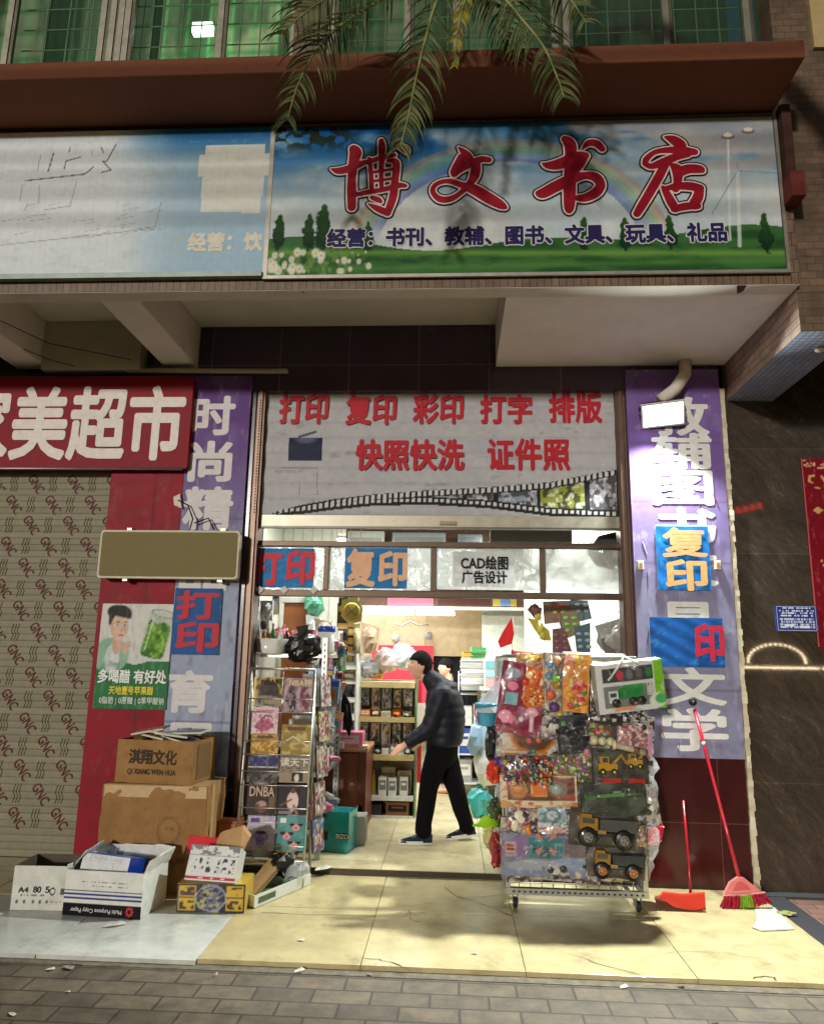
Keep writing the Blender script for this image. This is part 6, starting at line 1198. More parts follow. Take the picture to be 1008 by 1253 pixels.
# crumpled bags on the gondola
for k, (px, py, s, cc, lab) in enumerate(((452, 818, (.14, .12, .10), (206, 206, 216), 'white and blue crumpled bag at the left on the gondola top'), (474, 808, (.16, .14, .13), (222, 206, 200), 'pale pink crumpled bag in the middle of the gondola top'), (493, 804, (.15, .13, .14), (214, 216, 218), 'shiny clear bag at the right on the gondola top'), (462, 826, (.07, .07, .04), (220, 180, 80), 'small yellow pack in front of the crumpled bags'))):
    m = MB(); m.ball((0, 0, 0), s, cc, 16, jit=.2); o = m.build('crumpled_bag', 'film'); p = P(px, py, 8.06); o.location = (p.x, 8.06, max(p.z, 1.44 + s[2] * .9)); tag(o, lab, 'bag')
# ================================================================== right side of the shop
rs = thing('back_counter_shelf', 'white back shelf with paper stacks and blue cartons behind the customer', 'shelf', (.35, 8.9, ZS))
m = MB(); bx0, bx1 = P(562, 900, 8.8).x, P(600, 900, 8.8).x
for z in (.30, .62, .95, 1.30, 1.52): m.box(bx0, 8.8, z - .016, bx1 + .25, 9.15, z, (206, 208, 206))
for x in (bx0 - .014, bx1 + .25): m.box(x, 8.8, ZS, x + .012, 9.15, 1.55, (206, 208, 206))
m.build('carcass', 'satin', rs, world=True)
def stack(px0, px1, pyb, pyt, Y, cn, lab, cat='paper'):
    x0, z0, x1, z1 = rect(px0, pyt, px1, pyb, Y); o = goods('books', ((x0 + x1) / 2, Y + .1, z0), (x1 - x0, .22, z1 - z0), CW[cn], 'satin', random.uniform(-.06, .06)); tag(o, lab, cat)
stack(564, 592, 845, 806, 8.75, 'white', 'tall stack of white paper on the back shelf', 'paper'); stack(566, 578, 806, 797, 8.75, 'yellow', 'small yellow pack on the tall white paper stack', 'pack'); stack(576, 594, 806, 794, 8.75, 'green', 'green pack on the tall white paper stack', 'pack')
for k, (cn, z, h) in enumerate((('white', .952, .20), ('white', .952, .22), ('blue', .622, .28), ('blue', .622, .27), ('grey', .302, .25), ('brown', ZS + .002, .18))):
    x = bx0 + .06 + (k % 2) * .19; o = goods('carton', (x, 8.93, z), (.17, .22, h), CW[cn], 'satin'); tag(o, '%s carton on the back shelf, %s side, %s from the top' % (cn, ['left', 'right'][k % 2], ORD[k // 2]), 'carton')
# drawers
dr = thing('drawer_unit', 'small white drawer unit with teal and orange fronts behind the toy stand', 'drawers', (.55, 8.5, 1.2))
x0, z0, x1, z1 = rect(593, 808, 630, 842, 8.4); m = MB(); m.box(x0, 8.4, z0, x1, 8.7, z1, (214, 214, 208)); m.build('case', 'gloss', dr, world=True)
for k in range(3): m = MB(); zz = z0 + (z1 - z0) * k / 3; m.box(x0 + .01, 8.385, zz + .012, x1 - .01, 8.399, zz + (z1 - z0) / 3 - .008, [(220, 160, 160), (150, 190, 196), (110, 170, 176)][k]); m.build('drawer', 'gloss', dr, world=True)
dt = thing('side_table', 'pale side table carrying the white drawer unit', 'table', (.6, 8.5, ZS)); m = MB(); m.box(x0 - .05, 8.36, z0 - .03, x1 + .7, 8.8, z0 - .002, (206, 204, 196)); m.build('table_top', 'satin', dt, world=True)
m = MB(); m.box(x0 - .04, 8.38, ZS, x0, 8.42, z0 - .031, (190, 190, 186)); m.box(x1 + .6, 8.38, ZS, x1 + .64, 8.42, z0 - .031, (190, 190, 186)); m.build('leg', 'satin', dt, world=True)
fill(x0, x1 + .6, 8.5, z0 + .0, 1, .01, 'thin sheet lying under the drawer unit', ['carton'], ['white'], .1)
fill(x1 + .04, x1 + .62, 8.52, z0, 4, .26, 'from left on the pale side table', ['carton', 'bag', 'books'], ['white', 'cream', 'pale blue', 'pink'], .2, 'goods on the side table')
# low clutter between shelf and toy stand
for k, (px, py, s, cn, lab) in enumerate(((582, 905, (.12, .12, .3), 'pale blue', 'pale blue long bag standing in the aisle behind the toy stand'), (590, 940, (.12, .10, .36), 'white', 'white tall bag of goods at the left rear of the toy stand'), (584, 970, (.14, .12, .26), 'teal', 'teal striped bag on the floor at the rear of the toy stand'))):
    p = P(px, py, 8.0); o = goods('bag', (p.x + .03, 8.1, ZS if k == 2 else ZS + .3 * (2 - k)), (s[0] * 2, s[1] * 2, s[2] * 1.1), CW[cn], 'film'); tag(o, lab, 'bag')
# pennant
t = thing('pennant', 'red paper pennant on a thin stick above the toy stand', 'flag', tuple(P(620, 775, 6.9))); m = MB(); m.tube([P(628, 755, 6.9), P(626, 800, 6.9), P(627, 812, 6.9)], .0035, (206, 196, 170), 6); m.build('stick', 'satin', t, world=True)
m = MB(); q = [P(a, b, 6.895) for a, b in ((626, 756), (629, 776), (626, 788), (612, 793), (609, 785), (617, 770))]; m.prism(q, (0, .003, 0), (214, 40, 44)); m.build('cloth', 'satin', t, world=True)
# hanging bead cards
CARD = [([(664, 736), (700, 735), (702, 760), (666, 764)], (120, 104, 92), 'brown', [(206, 70, 70), (206, 190, 70), (190, 60, 90)]), ([(698, 734), (719, 735), (724, 757), (704, 762)], (96, 112, 122), 'slate', [(190, 200, 206)] * 2), ([(680, 752), (704, 745), (713, 774), (692, 782)], (130, 116, 100), 'tan', [(130, 206, 80)] * 3), ([(676, 770), (690, 768), (700, 798), (676, 802)], (104, 74, 78), 'plum', [(150, 90, 96)] * 3), ([(702, 768), (722, 762), (722, 800), (706, 802)], (70, 96, 108), 'blue grey', [(150, 170, 180)] * 3), ([(645, 756), (655, 758), (672, 772), (674, 784), (664, 784), (655, 772)], (170, 160, 50), 'yellow green', []), ([(650, 740), (663, 744), (662, 755), (654, 757), (645, 746)], (96, 60, 60), 'dark red', [])]
for k, (pts, cc, cn, beads) in enumerate(CARD):
    def ex(m, c, beads=beads):
        for i, b in enumerate(beads):
            for j in (0, 1): m.ball((-.035 + j * .07 + i * .006, -.008, .05 - i * .055), (.026, .012, .016), b, 10)
    ex0 = ex
    def ex(m, c, ex0=ex0, n=len(beads), cc=cc):
        ex0(m, c); m.tube([(0, .004, .03), (.01, .004, .24)], .002, (70, 66, 60), 4)
        if not n: m.ball((0, -.01, .02), (.035, .02, .05), tuple(min(230, k * 1.2) for k in cc), 9, jit=.2); m.ball((.02, -.01, -.05), (.03, .02, .035), (190, 180, 90), 8, jit=.2)
    hang('bead_card', '%s card of glass beads in the cluster hanging inside the door' % cn, 'bead card', pts, 6.55 - .02 * k, .006, cc, 'film', ex)
def clearb(m, c): m.cbox((-.05, -.004, .05), (.10, .004, .03), (70, 140, 90)); m.cbox((.02, -.004, -.06), (.12, .004, .08), (110, 96, 96)); m.tube([(-.08, .005, .1), (0, .005, .26), (.1, .005, .12)], .003, (60, 56, 50), 5)
hang('clear_bag', 'grey translucent bag on a string inside the door at the right', 'bag', [(728, 766), (764, 755), (774, 770), (768, 792), (746, 800), (738, 790)], 6.40, .03, (150, 152, 146), 'film', clearb)
hang('grey_card', 'grey folded card hanging below the translucent bag', 'card', [(735, 782), (750, 778), (752, 798), (741, 801)], 6.36, .01, (96, 96, 92), 'film')
hang('mop_head', 'dark red bristle bundle at the right door jamb', 'brush', [(764, 784), (790, 780), (794, 818), (768, 822)], 6.25, .06, (92, 34, 32), 'cloth')
hang('black_fan', 'large dark leaf shaped fan behind the rightmost transom pane', 'fan', [(718, 676), (732, 656), (756, 650), (768, 662), (764, 684), (748, 697), (730, 692)], 6.30, .02, (58, 60, 58), 'satin')
hang('grey_mat', 'grey ribbed roll behind the transom right of centre', 'roll', [(600, 648), (700, 648), (700, 664), (600, 664)], 6.4, .2, (120, 116, 110), 'cloth')
def fill_loft():
    for k, (a, b, cc, lab) in enumerate(((382, 408, (206, 208, 200), 'white box'), (425, 470, (216, 218, 214), 'white tilted carton'), (480, 545, (150, 160, 160), 'grey panel'), (560, 590, (110, 120, 124), 'slate roll'), (610, 640, (150, 120, 100), 'brown roll'), (650, 668, (90, 150, 150), 'teal packet'), (680, 700, (50, 50, 54), 'black packet'))):
        x0, z0, x1, z1 = rect(a, 648, b, 668, 8.7); m = MB(); m.box(x0, 8.7, 2.62, x1, 8.88, z1 - .02 * k % .1, cc); m.box(x0 + .03, 8.692, 2.7, x1 - .03, 8.699, z1 - .1, tuple(q * .8 for q in cc)); o = m.build('stored_box', 'film'); tag(o, '%s stored on the loft, seen through the transom' % lab, 'box')
lf = MB(); lf.box(-1.15, 8.68, 2.56, 1.70, 9.15, 2.615, (150, 120, 96)); o = lf.build('loft_shelf', 'wood'); tag(o, 'brown loft shelf seen through the transom panes', 'shelf'); fill_loft()
# ceiling fan blades / bracket on the back wall
t = thing('wall_bracket', 'white wire bracket on the plywood wall under the tube lamp', 'bracket', tuple(P(502, 766, 9.9))); m = MB(); m.tube([P(482, 762, 9.94), P(492, 766, 9.9), P(502, 760, 9.9), P(512, 766, 9.9), P(524, 764, 9.94)], .012, (222, 220, 214), 6); m.build('bracket', 'satin', t, world=True)
for px, py, lab in ((524, 778, 'small round grey socket on the plywood wall'), (484, 781, 'white round socket at the left on the plywood wall')):
    p = P(px, py, 9.98); m = MB(); m.lathe((0, 0, 0), [(.05, -.02), (.055, -.01), (.055, .0)], (190, 190, 186) if px > 500 else (222, 220, 210), 16, 'Y'); o = m.build('wall_socket', 'satin'); o.location = (p.x, 9.98, p.z); tag(o, lab, 'socket')
m = MB(); p = P(505, 900, 8.6); m.box(p.x - .02, 8.55, ZS + .25, p.x + .1, 8.6, 1.45, (170, 40, 50)); o = m.build('red_banner', 'satin'); tag(o, 'tall narrow red board standing behind the customer', 'board')
m = MB(); m.box(P(508, 860, 8.45).x, 8.45, .8, P(526, 860, 8.45).x, 8.47, 1.2, (216, 206, 196)); o = m.build('paper_poster', 'satin'); tag(o, 'pale flowered paper sheet hung behind the customer', 'poster')
# ================================================================== people
def loft(m, secs, col, n=20):
    V = []
    for (c, rx, ry) in secs:
        for j in range(n): w = 2 * math.pi * j / n; V.append(Vector(c) + Vector((rx * math.cos(w), ry * math.sin(w), 0)))
    k = len(secs); fs = [(i * n + j, i * n + (j + 1) % n, (i + 1) * n + (j + 1) % n, (i + 1) * n + j) for i in range(k - 1) for j in range(n)] + [tuple(range(n - 1, -1, -1)), tuple((k - 1) * n + j for j in range(n))]
    m.add(V, fs, col, smooth=True)
def limb(m, pts, rad, col, n=12):
    m.tube(pts, rad, col, n)
    for p, r in zip(pts, rad): m.ball(p, r * .99, col, n)
def head_verts(m, c, yaw, tilt, col, s=1.0):
    """a head facing local -X with brow, nose, lips, chin, ears; then turned and tilted"""
    n, k = 40, 30; V = []
    for i in range(k + 1):
        th = math.pi * i / k; z = math.cos(th); rr = math.sin(th)
        for j in range(n):
            a = 2 * math.pi * j / n; x, y = -math.cos(a) * rr, math.sin(a) * rr; f = max(0, -x)     # f: how far to the front
            X, Y, Z = x * .098, y * .077, z * .122
            if z < 0: q = -z; Y *= 1 - .34 * q ** 1.5; X = X * (1 - .10 * q) if x < 0 else X * (1 - .62 * q)
            if x > 0 and z > -.4: X *= 1.06
            ay = abs(y)
            nose = math.exp(-((y) / .17) ** 2) * math.exp(-((z + .16) / .16) ** 2) * f; bridge = math.exp(-(y / .14) ** 2) * math.exp(-((z - .06) / .16) ** 2) * f
            X -= .026 * nose + .008 * bridge
            X += .010 * math.exp(-((ay - .36) / .17) ** 2) * math.exp(-((z - .06) / .09) ** 2) * f          # eye sockets
            X -= .005 * math.exp(-((z - .19) / .09) ** 2) * f                                               # brow
            X -= .006 * math.exp(-(y / .32) ** 2) * math.exp(-((z + .46) / .06) ** 2) * f + .006 * math.exp(-(y / .28) ** 2) * math.exp(-((z + .57) / .05) ** 2) * f - .005 * math.exp(-(y / .35) ** 2) * math.exp(-((z + .515) / .025) ** 2) * f
            X -= .010 * math.exp(-(y / .35) ** 2) * math.exp(-((z + .85) / .16) ** 2) * f
            V.append(Vector((X, Y, Z)) * s)
    fs = [(i * n + j, i * n + (j + 1) % n, (i + 1) * n + (j + 1) % n, (i + 1) * n + j) for i in range(k) for j in range(n)]
    T = Matrix.Translation(Vector(c)) @ Euler((0, R_(tilt), R_(yaw))).to_matrix().to_4x4(); m.add(V, fs, col, smooth=True, T=T)
    for sd in (-1, 1): m.ball((.012 * s, sd * .074 * s, -.004), (.020 * s, .010 * s, .032 * s), col, 10, T=T)
    return T
def hair_cap(m, T, s, col, seed=3):
    r = random.Random(seed); n, k = 30, 16; V = []
    for i in range(k + 1):
        th = (math.pi * .70) * i / k; z = math.cos(th); rr = math.sin(th)
        for j in range(n):
            a = 2 * math.pi * j / n; x, y = -math.cos(a) * rr, math.sin(a) * rr; lim = .32 if x < -.3 else (.05 if x < .25 else -.58); zz = max(z, lim - .04 + r.uniform(-.03, .03)); q = 1.10 + r.uniform(-.015, .03) - (.08 if z < lim else 0)
            V.append(Vector((x * .098 * q * 1.03, y * .079 * q, zz * .122 * q + .003)) * s)
    m.add(V, [(i * n + j, i * n + (j + 1) % n, (i + 1) * n + (j + 1) % n, (i + 1) * n + j) for i in range(k) for j in range(n)], col, smooth=True, T=T)
    for q in range(240):
        a = r.uniform(0, 6.28); th = r.uniform(.1, 1.25); x, y, z = -math.cos(a) * math.sin(th), math.sin(a) * math.sin(th), math.cos(th)
        if x < -.2 and z < .5: continue
        p = Vector((x * .106, y * .086, z * .133)) * s; m.tube([p, p + Vector((.012 + .01 * x, y * .012, -.014)) * s], [.0042 * s, .0015 * s], col, 4, T=T)
def hand(m, wrist, tip_dir, palm_n, L, col, curl=.35, side=1):
    """palm with four curled fingers of different length and a thumb from its side"""
    d = Vector(tip_dir).normalized(); nrm = Vector(palm_n).normalized(); sd = d.cross(nrm).normalized() * side; w = Vector(wrist)
    for k in range(4):
        o = (k - 1.5) * .019 * L / .18; a = w + d * .015 + sd * o * .55; b = w + d * L * .48 + sd * o; m.tube([a, (a + b) / 2, b], [.016, .0165, .0125], col, 8); m.ball(b, .0125, col, 8)
        ln = L * [.40, .47, .50, .44][k]; q = b; dd = d.copy()
        for j in range(3):
            dd = (dd + nrm * curl * (.5 + .3 * j)).normalized(); e = q + dd * ln * [.42, .32, .26][j]; m.tube([q, e], [[.0105, .0095, .0085][j], [.0095, .0085, .0070][j]], col, 8); m.ball(e, [.0095, .0085, .0070][j], col, 8); q = e
    t0 = w + d * .03 + sd * .026; t1 = t0 + d * L * .20 + sd * .026 + nrm * .012; t2 = t1 + d * L * .17 + nrm * .012; m.tube([w + d * .01, t0, t1, t2], [.014, .0135, .0115, .0085], col, 8); m.ball(t1, .0115, col, 8); m.ball(t2, .0085, col, 8)
def shoe(root, heel, toe, up, colr, lab=None):
    h, t = Vector(heel), Vector(toe); d = (t - h); L = d.length; ax = math.atan2(d.y, d.x); pitch = -math.asin(d.z / L); T = Matrix.Translation(h) @ Euler((0, pitch, ax)).to_matrix().to_4x4(); W = .046
    m = MB(); prof = [(-.012, .6, .085), (.02, .85, .10), (.07, .95, .105), (.12, .98, .085), (.18, 1.02, .062), (.23, .95, .05), (.262, .68, .036), (.275, .3, .026)]; n = 14; V = []
    for (x, w, hh) in prof:
        for j in range(n): a = 2 * math.pi * j / n; V.append((x * L / .27, math.cos(a) * W * w, .022 + max(0, math.sin(a)) * (hh - .022) + min(0, math.sin(a)) * .006))
    k = len(prof); m.add(V, [(i * n + j, i * n + (j + 1) % n, (i + 1) * n + (j + 1) % n, (i + 1) * n + j) for i in range(k - 1) for j in range(n)] + [tuple(range(n)), tuple((k - 1) * n + j for j in range(n))], colr, smooth=True, T=T)
    for q in range(4): m.tube([(.10 * L / .27 + q * .018, -.026, .088 - q * .008), (.105 * L / .27 + q * .018, .026, .088 - q * .008)], .0035, (190, 196, 200), 5, T=T)
    s = m.build('shoe', 'cloth', root, world=True)
    m = MB(); V = []
    for z, g in ((0, 1.02), (.014, 1.12), (.034, 1.06)):
        for j in range(24):
            a = 2 * math.pi * j / 24; x = .132 + .148 * math.cos(a); w = W * (1.0 + .10 * math.cos(a)) * g; V.append(((x + (g - 1) * .05 * math.cos(a)) * L / .27, math.sin(a) * w * (.9 + .1 * abs(math.sin(a))), z))
    m.add(V, [(i * 24 + j, i * 24 + (j + 1) % 24, (i + 1) * 24 + (j + 1) % 24, (i + 1) * 24 + j) for i in range(2) for j in range(24)] + [tuple(range(23, -1, -1)), tuple(48 + j for j in range(24))], (206, 204, 196), smooth=False, T=T); m.build('shoe_sole', 'satin', s)
    bpy.data.objects['shoe_sole'].name if False else None
    return s
SKIN = (206, 160, 132); BLACKC = (30, 31, 38)
# ---- the customer in front, side on, bending a little towards the left
Y0 = 7.03
def J(px, py, dy=0): return P(px, py, Y0 + dy)
fF = P(505, 1033, Z=ZS).y; fB = P(570, 1027, Z=ZS).y
mm_ = MB()
neck, head = J(530, 838), J(514, 815)
Th = head_verts(mm_, head, 14, 10, SKIN, 1.06)
limb(mm_, [head + Vector((.035, 0, -.07)), neck + Vector((.02, 0, -.05))], [.058, .068], SKIN)
loft(mm_, [(J(541, 905), .10, .14), (J(540, 880), .10, .15), (J(539, 856), .09, .16), (J(534, 842), .06, .09)], SKIN)
limb(mm_, [J(540, 905), J(534, 921, -.08), P(526, 964, fF + .02), P(519, 1014, fF)], [.10, .09, .055, .042], SKIN); limb(mm_, [J(541, 905), J(544, 921, .08), P(556, 964, fB - .02), P(571, 1012, fB)], [.10, .09, .055, .042], SKIN)
el, wr_ = J(525, 892, -.17), J(496, 911, -.20); limb(mm_, [J(540, 856, -.17), el, wr_], [.05, .042, .030], SKIN)
hand(mm_, wr_, J(478, 924, -.22) - wr_, Vector((-.1, .5, -.85)), .17, SKIN, .22, -1)
el2, wr2 = J(532, 892, .19), J(520, 905, .20); limb(mm_, [J(543, 857, .18), el2, wr2], [.05, .042, .030], SKIN); hand(mm_, wr2, Vector((-.8, 0, -.6)), Vector((-.3, -.2, -.8)), .17, SKIN, .3, 1)
man = mm_.build('person', 'skin', remesh=.0075, sub=2); tag(man, 'person in dark padded jacket and black trousers reaching down to the left', 'person')
def wpart(m, name, fin, **k): return m.build(name, fin, man, world=True, **k)
m = MB(); hair_cap(m, Th, 1.06, (24, 21, 20)); wpart(m, 'hair', 'cloth')
m = MB()
for sd in (-1, 1): m.ball((-.0815 * 1.06, sd * .030 * 1.06, .007), (.007, .012, .006), (36, 28, 26), 8, T=Th); m.tube([(-.094, sd * .014, .026), (-.089, sd * .046, .027)], .0035, (30, 24, 22), 5, T=Th)
wpart(m, 'eyes', 'gloss')
m = MB(); m.tube([(-.094, -.018, -.067), (-.097, 0, -.066), (-.094, .018, -.067)], .0028, (150, 84, 78), 6, T=Th); wpart(m, 'lips', 'skin')
# padded jacket: rolls of quilting round the trunk and sleeves
m = MB(); NAVY = (9, 12, 26); secs = []; A = J(543, 912); B = J(541, 836)
for i in range(29):
    t = i / 28; c = A.lerp(B, t) + Vector((.02 * math.sin(t * 3.1), 0, 0)); q = abs(math.sin(t * math.pi * 6.5)) ** .5 * .014; rx = np.interp(t, [0, .15, .5, .8, 1], [.158, .178, .190, .170, .10]); ry = np.interp(t, [0, .2, .6, .85, 1], [.20, .215, .225, .21, .11]); secs.append((c, rx + q - .01, ry + q - .01))
loft(m, secs, NAVY, 28)
def sleeve(a, b, c, r0, r1, r2):
    pts, rs = [], []
    for i in range(25):
        t = i / 24; p = Vector(a).lerp(Vector(b), t * 2) if t < .5 else Vector(b).lerp(Vector(c), t * 2 - 1); pts.append(p); rs.append(float(np.interp(t, [0, .5, 1], [r0, r1, r2])) + .006 * abs(math.sin(t * math.pi * 6)) ** .5)
    m.tube(pts, rs, NAVY, 16); m.ball(a, r0, NAVY, 14)
sleeve(J(541, 851, -.16), el, wr_.lerp(el, .02), .098, .076, .052); sleeve(J(544, 851, .17), el2, wr2.lerp(el2, .1), .088, .068, .05)
limb(m, [J(541, 846), J(532, 836), J(526, 830)], [.125, .105, .085], NAVY, 18); m.ball(J(548, 842), (.10, .14, .075), NAVY, 14)
wpart(m, 'padded_jacket', 'puffer', remesh=.011, sub=2)
m = MB(); BK = (9, 9, 11)
loft(m, [(J(541, 903), .145, .185), (J(541, 915), .15, .185), (J(540, 926), .142, .18), (J(540, 938), .10, .14)], BK, 22)
limb(m, [J(536, 922, -.07), P(529, 945, Y0 - .09), P(524, 966, fF + .02), P(521, 990, fF + .01), P(518, 1008, fF), P(518, 1017, fF)], [.112, .104, .086, .080, .074, .078], BK, 16); limb(m, [J(545, 922, .07), P(551, 945, Y0 + .09), P(558, 966, fB - .02), P(564, 990, fB - .01), P(569, 1004, fB), P(571, 1012, fB)], [.112, .104, .086, .078, .070, .072], BK, 16)
wpart(m, 'trousers', 'cloth', remesh=.012, sub=3)
zz = ZS + .001
hF, tF = P(527, 1032, fF), P(489, 1034, fF - .03); hF.z = tF.z = zz; shoe(man, hF, tF, 0, (30, 46, 58))
hB, tB = P(581, 1026, fB), P(558, 1031, fB); hB.z = ZS + .03; tB.z = zz; d = (tB - hB).normalized() * .27; shoe(man, hB, hB + d, 0, (34, 40, 48))
# ---- the second person at the back counter
Y1 = 9.45
def K(px, py, dy=0): return P(px, py, Y1 + dy)
m = MB(); hd = K(545, 818); T2 = head_verts(m, hd, 35, 6, (204, 158, 132), .98); limb(m, [hd + Vector((.03, 0, -.06)), hd + Vector((.05, 0, -.15))], [.05, .056], SKIN)
b0 = hd + Vector((.09, 0, -.2)); zf = ZS
loft(m, [(b0 + Vector((.02, 0, -.5)), .10, .14), (b0 + Vector((.02, 0, -.2)), .11, .17), (b0, .08, .15)], SKIN)
for sd in (-1, 1):
    limb(m, [b0 + Vector((.02, sd * .09, -.5)), Vector((b0.x - .02, Y1 + sd * .09, .52)), Vector((b0.x + .03, Y1 + sd * .09, zf + .06))], [.09, .055, .042], SKIN); w2 = b0 + Vector((-.22, sd * .16, -.42)); limb(m, [b0 + Vector((.02, sd * .17, -.05)), b0 + Vector((.0, sd * .2, -.3)), w2], [.05, .042, .03], SKIN); hand(m, w2, Vector((-1, 0, -.2)), Vector((0, 0, -1)), .17, SKIN, .3, sd)
    limb(m, [Vector((b0.x + .04, Y1 + sd * .09, zf + .03)), Vector((b0.x - .16, Y1 + sd * .09, zf + .03))], [.035, .03], SKIN)
p2 = m.build('person', 'skin', remesh=.009, sub=2); tag(p2, 'person in dark blue jacket with short black hair at the back counter', 'person')
m = MB(); hair_cap(m, T2, .98, (24, 22, 22), 8); m.build('hair', 'cloth', p2, world=True)
m = MB(); BL = (28, 38, 84); loft(m, [(b0 + Vector((.02, 0, -.52)), .15, .19), (b0 + Vector((.03, 0, -.25)), .165, .21), (b0 + Vector((.03, 0, -.05)), .15, .21), (b0 + Vector((0, 0, .03)), .09, .11)], BL, 22)
for sd in (-1, 1): limb(m, [b0 + Vector((.02, sd * .17, -.06)), b0 + Vector((.0, sd * .2, -.3)), b0 + Vector((-.2, sd * .165, -.41))], [.085, .066, .05], BL)
m.build('jacket', 'puffer', p2, world=True, remesh=.014)
m = MB()
for sd in (-1, 1): limb(m, [b0 + Vector((.02, sd * .08, -.52)), Vector((b0.x - .02, Y1 + sd * .09, .52)), Vector((b0.x + .03, Y1 + sd * .09, zf + .05))], [.12, .095, .075], BK)
m.build('trousers', 'cloth', p2, world=True, remesh=.016)
# ================================================================== broom, dustpan, scoop
br = thing('broom', 'red handled broom with red and green bristles leaning on the maroon tiles', 'broom', tuple(P(914, 1112, Z=ZP)))
hb = P(905, 1078, 5.62); ht = P(850, 870, 5.955)
m = MB(); m.tube([hb.lerp(ht, -.02), hb.lerp(ht, .3), hb.lerp(ht, .7), ht], .0135, (176, 34, 50), 10); m.tube([hb.lerp(ht, .78), hb.lerp(ht, .80)], .0142, (214, 200, 200), 10); m.lathe(ht, [(.014, -.01), (.012, .012)], (130, 24, 36), 10); m.build('handle', 'gloss', br, world=True)
m = MB(); q = [P(a, b, 5.60) for a, b in ((886, 1096), (893, 1081), (903, 1074), (911, 1075), (921, 1083), (934, 1093))]; m.prism(q, (0, .03, 0), (214, 120, 120)); q = [P(a, b, 5.595) for a, b in ((896, 1091), (901, 1081), (907, 1079), (913, 1083), (919, 1089))]; m.prism(q, (0, .004, 0), (190, 80, 84)); m.tube([P(884, 1097, 5.605), P(910, 1095, 5.60), P(936, 1093, 5.605)], .010, (222, 150, 146), 8); m.build('head', 'gloss', br, world=True)
m = MB(); rr = random.Random(9)
for k in range(420):
    t = rr.random(); a = P(886 + t * 49, 1097 - t * 3, 5.60 + rr.uniform(-.012, .03)); b = P(882 + t * 62 + rr.uniform(-2, 2), 1116 - t * 8 - abs(t - .4) * 6 + rr.uniform(-3, 2), 5.60 + rr.uniform(-.03, .05)); b.z = max(b.z, ZP + .002)
    m.tube([a, a.lerp(b, .5) + Vector((0, -.004, 0)), b], .0024, (124, 166, 40) if .40 < t < .66 else rr.choice([(150, 26, 50), (176, 34, 60), (130, 22, 44)]), 4, cap=False)
m.build('bristles', 'matte', br, world=True)
dp = thing('dustpan', 'red plastic dustpan with an upright red stick by the maroon tiles', 'dustpan', tuple(P(835, 1112, Z=ZP)))
m = MB(); m.tube([P(846, 1112, 5.54), P(842, 1050, 5.70), P(836, 980, 5.80)], .010, (150, 26, 34), 8); m.build('handle', 'gloss', dp, world=True)
m = MB(); YD2 = 5.5; q = [P(a, b, 5.50) for a, b in ((806, 1097), (812, 1091), (835, 1094), (862, 1092), (862, 1110), (850, 1114), (826, 1110))]
zb = min(p.z for p in q); q = [Vector((p.x, p.y, p.z - zb + ZP + .003)) for p in q]; m.prism(q, (0, .012, 0), (206, 44, 36))
m.prism([(q[0].x, 5.513, ZP + .06), (q[4].x, 5.513, ZP + .005), (q[4].x + .0, 5.80, ZP + .004), (q[0].x + .04, 5.78, ZP + .004)], (0, 0, .008), (190, 36, 32)); m.prism([(q[3].x, 5.513, ZP + .10), (q[3].x, 5.513, ZP + .004), (q[3].x, 5.78, ZP + .004), (q[3].x, 5.76, ZP + .05)], (.006, 0, 0), (196, 40, 34)); m.tube([q[0], q[1], q[2], q[3]], .008, (220, 70, 56), 8); m.build('pan', 'gloss', dp, world=True, bevel=.003)
m = MB(); q = [P(a, b, Z=ZP + .003) for a, b in ((924, 1114), (948, 1112), (972, 1138), (932, 1140), (920, 1136), (926, 1128))]; m.prism(q, (0, 0, .006), (206, 202, 190))
for k in range(9): a = P(930 + k * 4.2, 1138, Z=ZP + .010); b = P(927 + k * 2.6, 1116, Z=ZP + .010); m.tube([a, b], .004, (222, 218, 206), 5)
m.build('ribbed_scoop', 'gloss'); tag(bpy.data.objects['ribbed_scoop'], 'broken white ribbed plastic scoop lying by the broom', 'scoop')
m = MB(); p = P(962, 1120, Z=ZP); m.ball((0, 0, 0), (.06, .03, .012), (150, 150, 90), 10, jit=.3); o = m.build('dry_leaf', 'leaf'); o.location = p + Vector((0, 0, .012)); tag(o, 'dry yellow green leaf beside the white scoop', 'leaf')
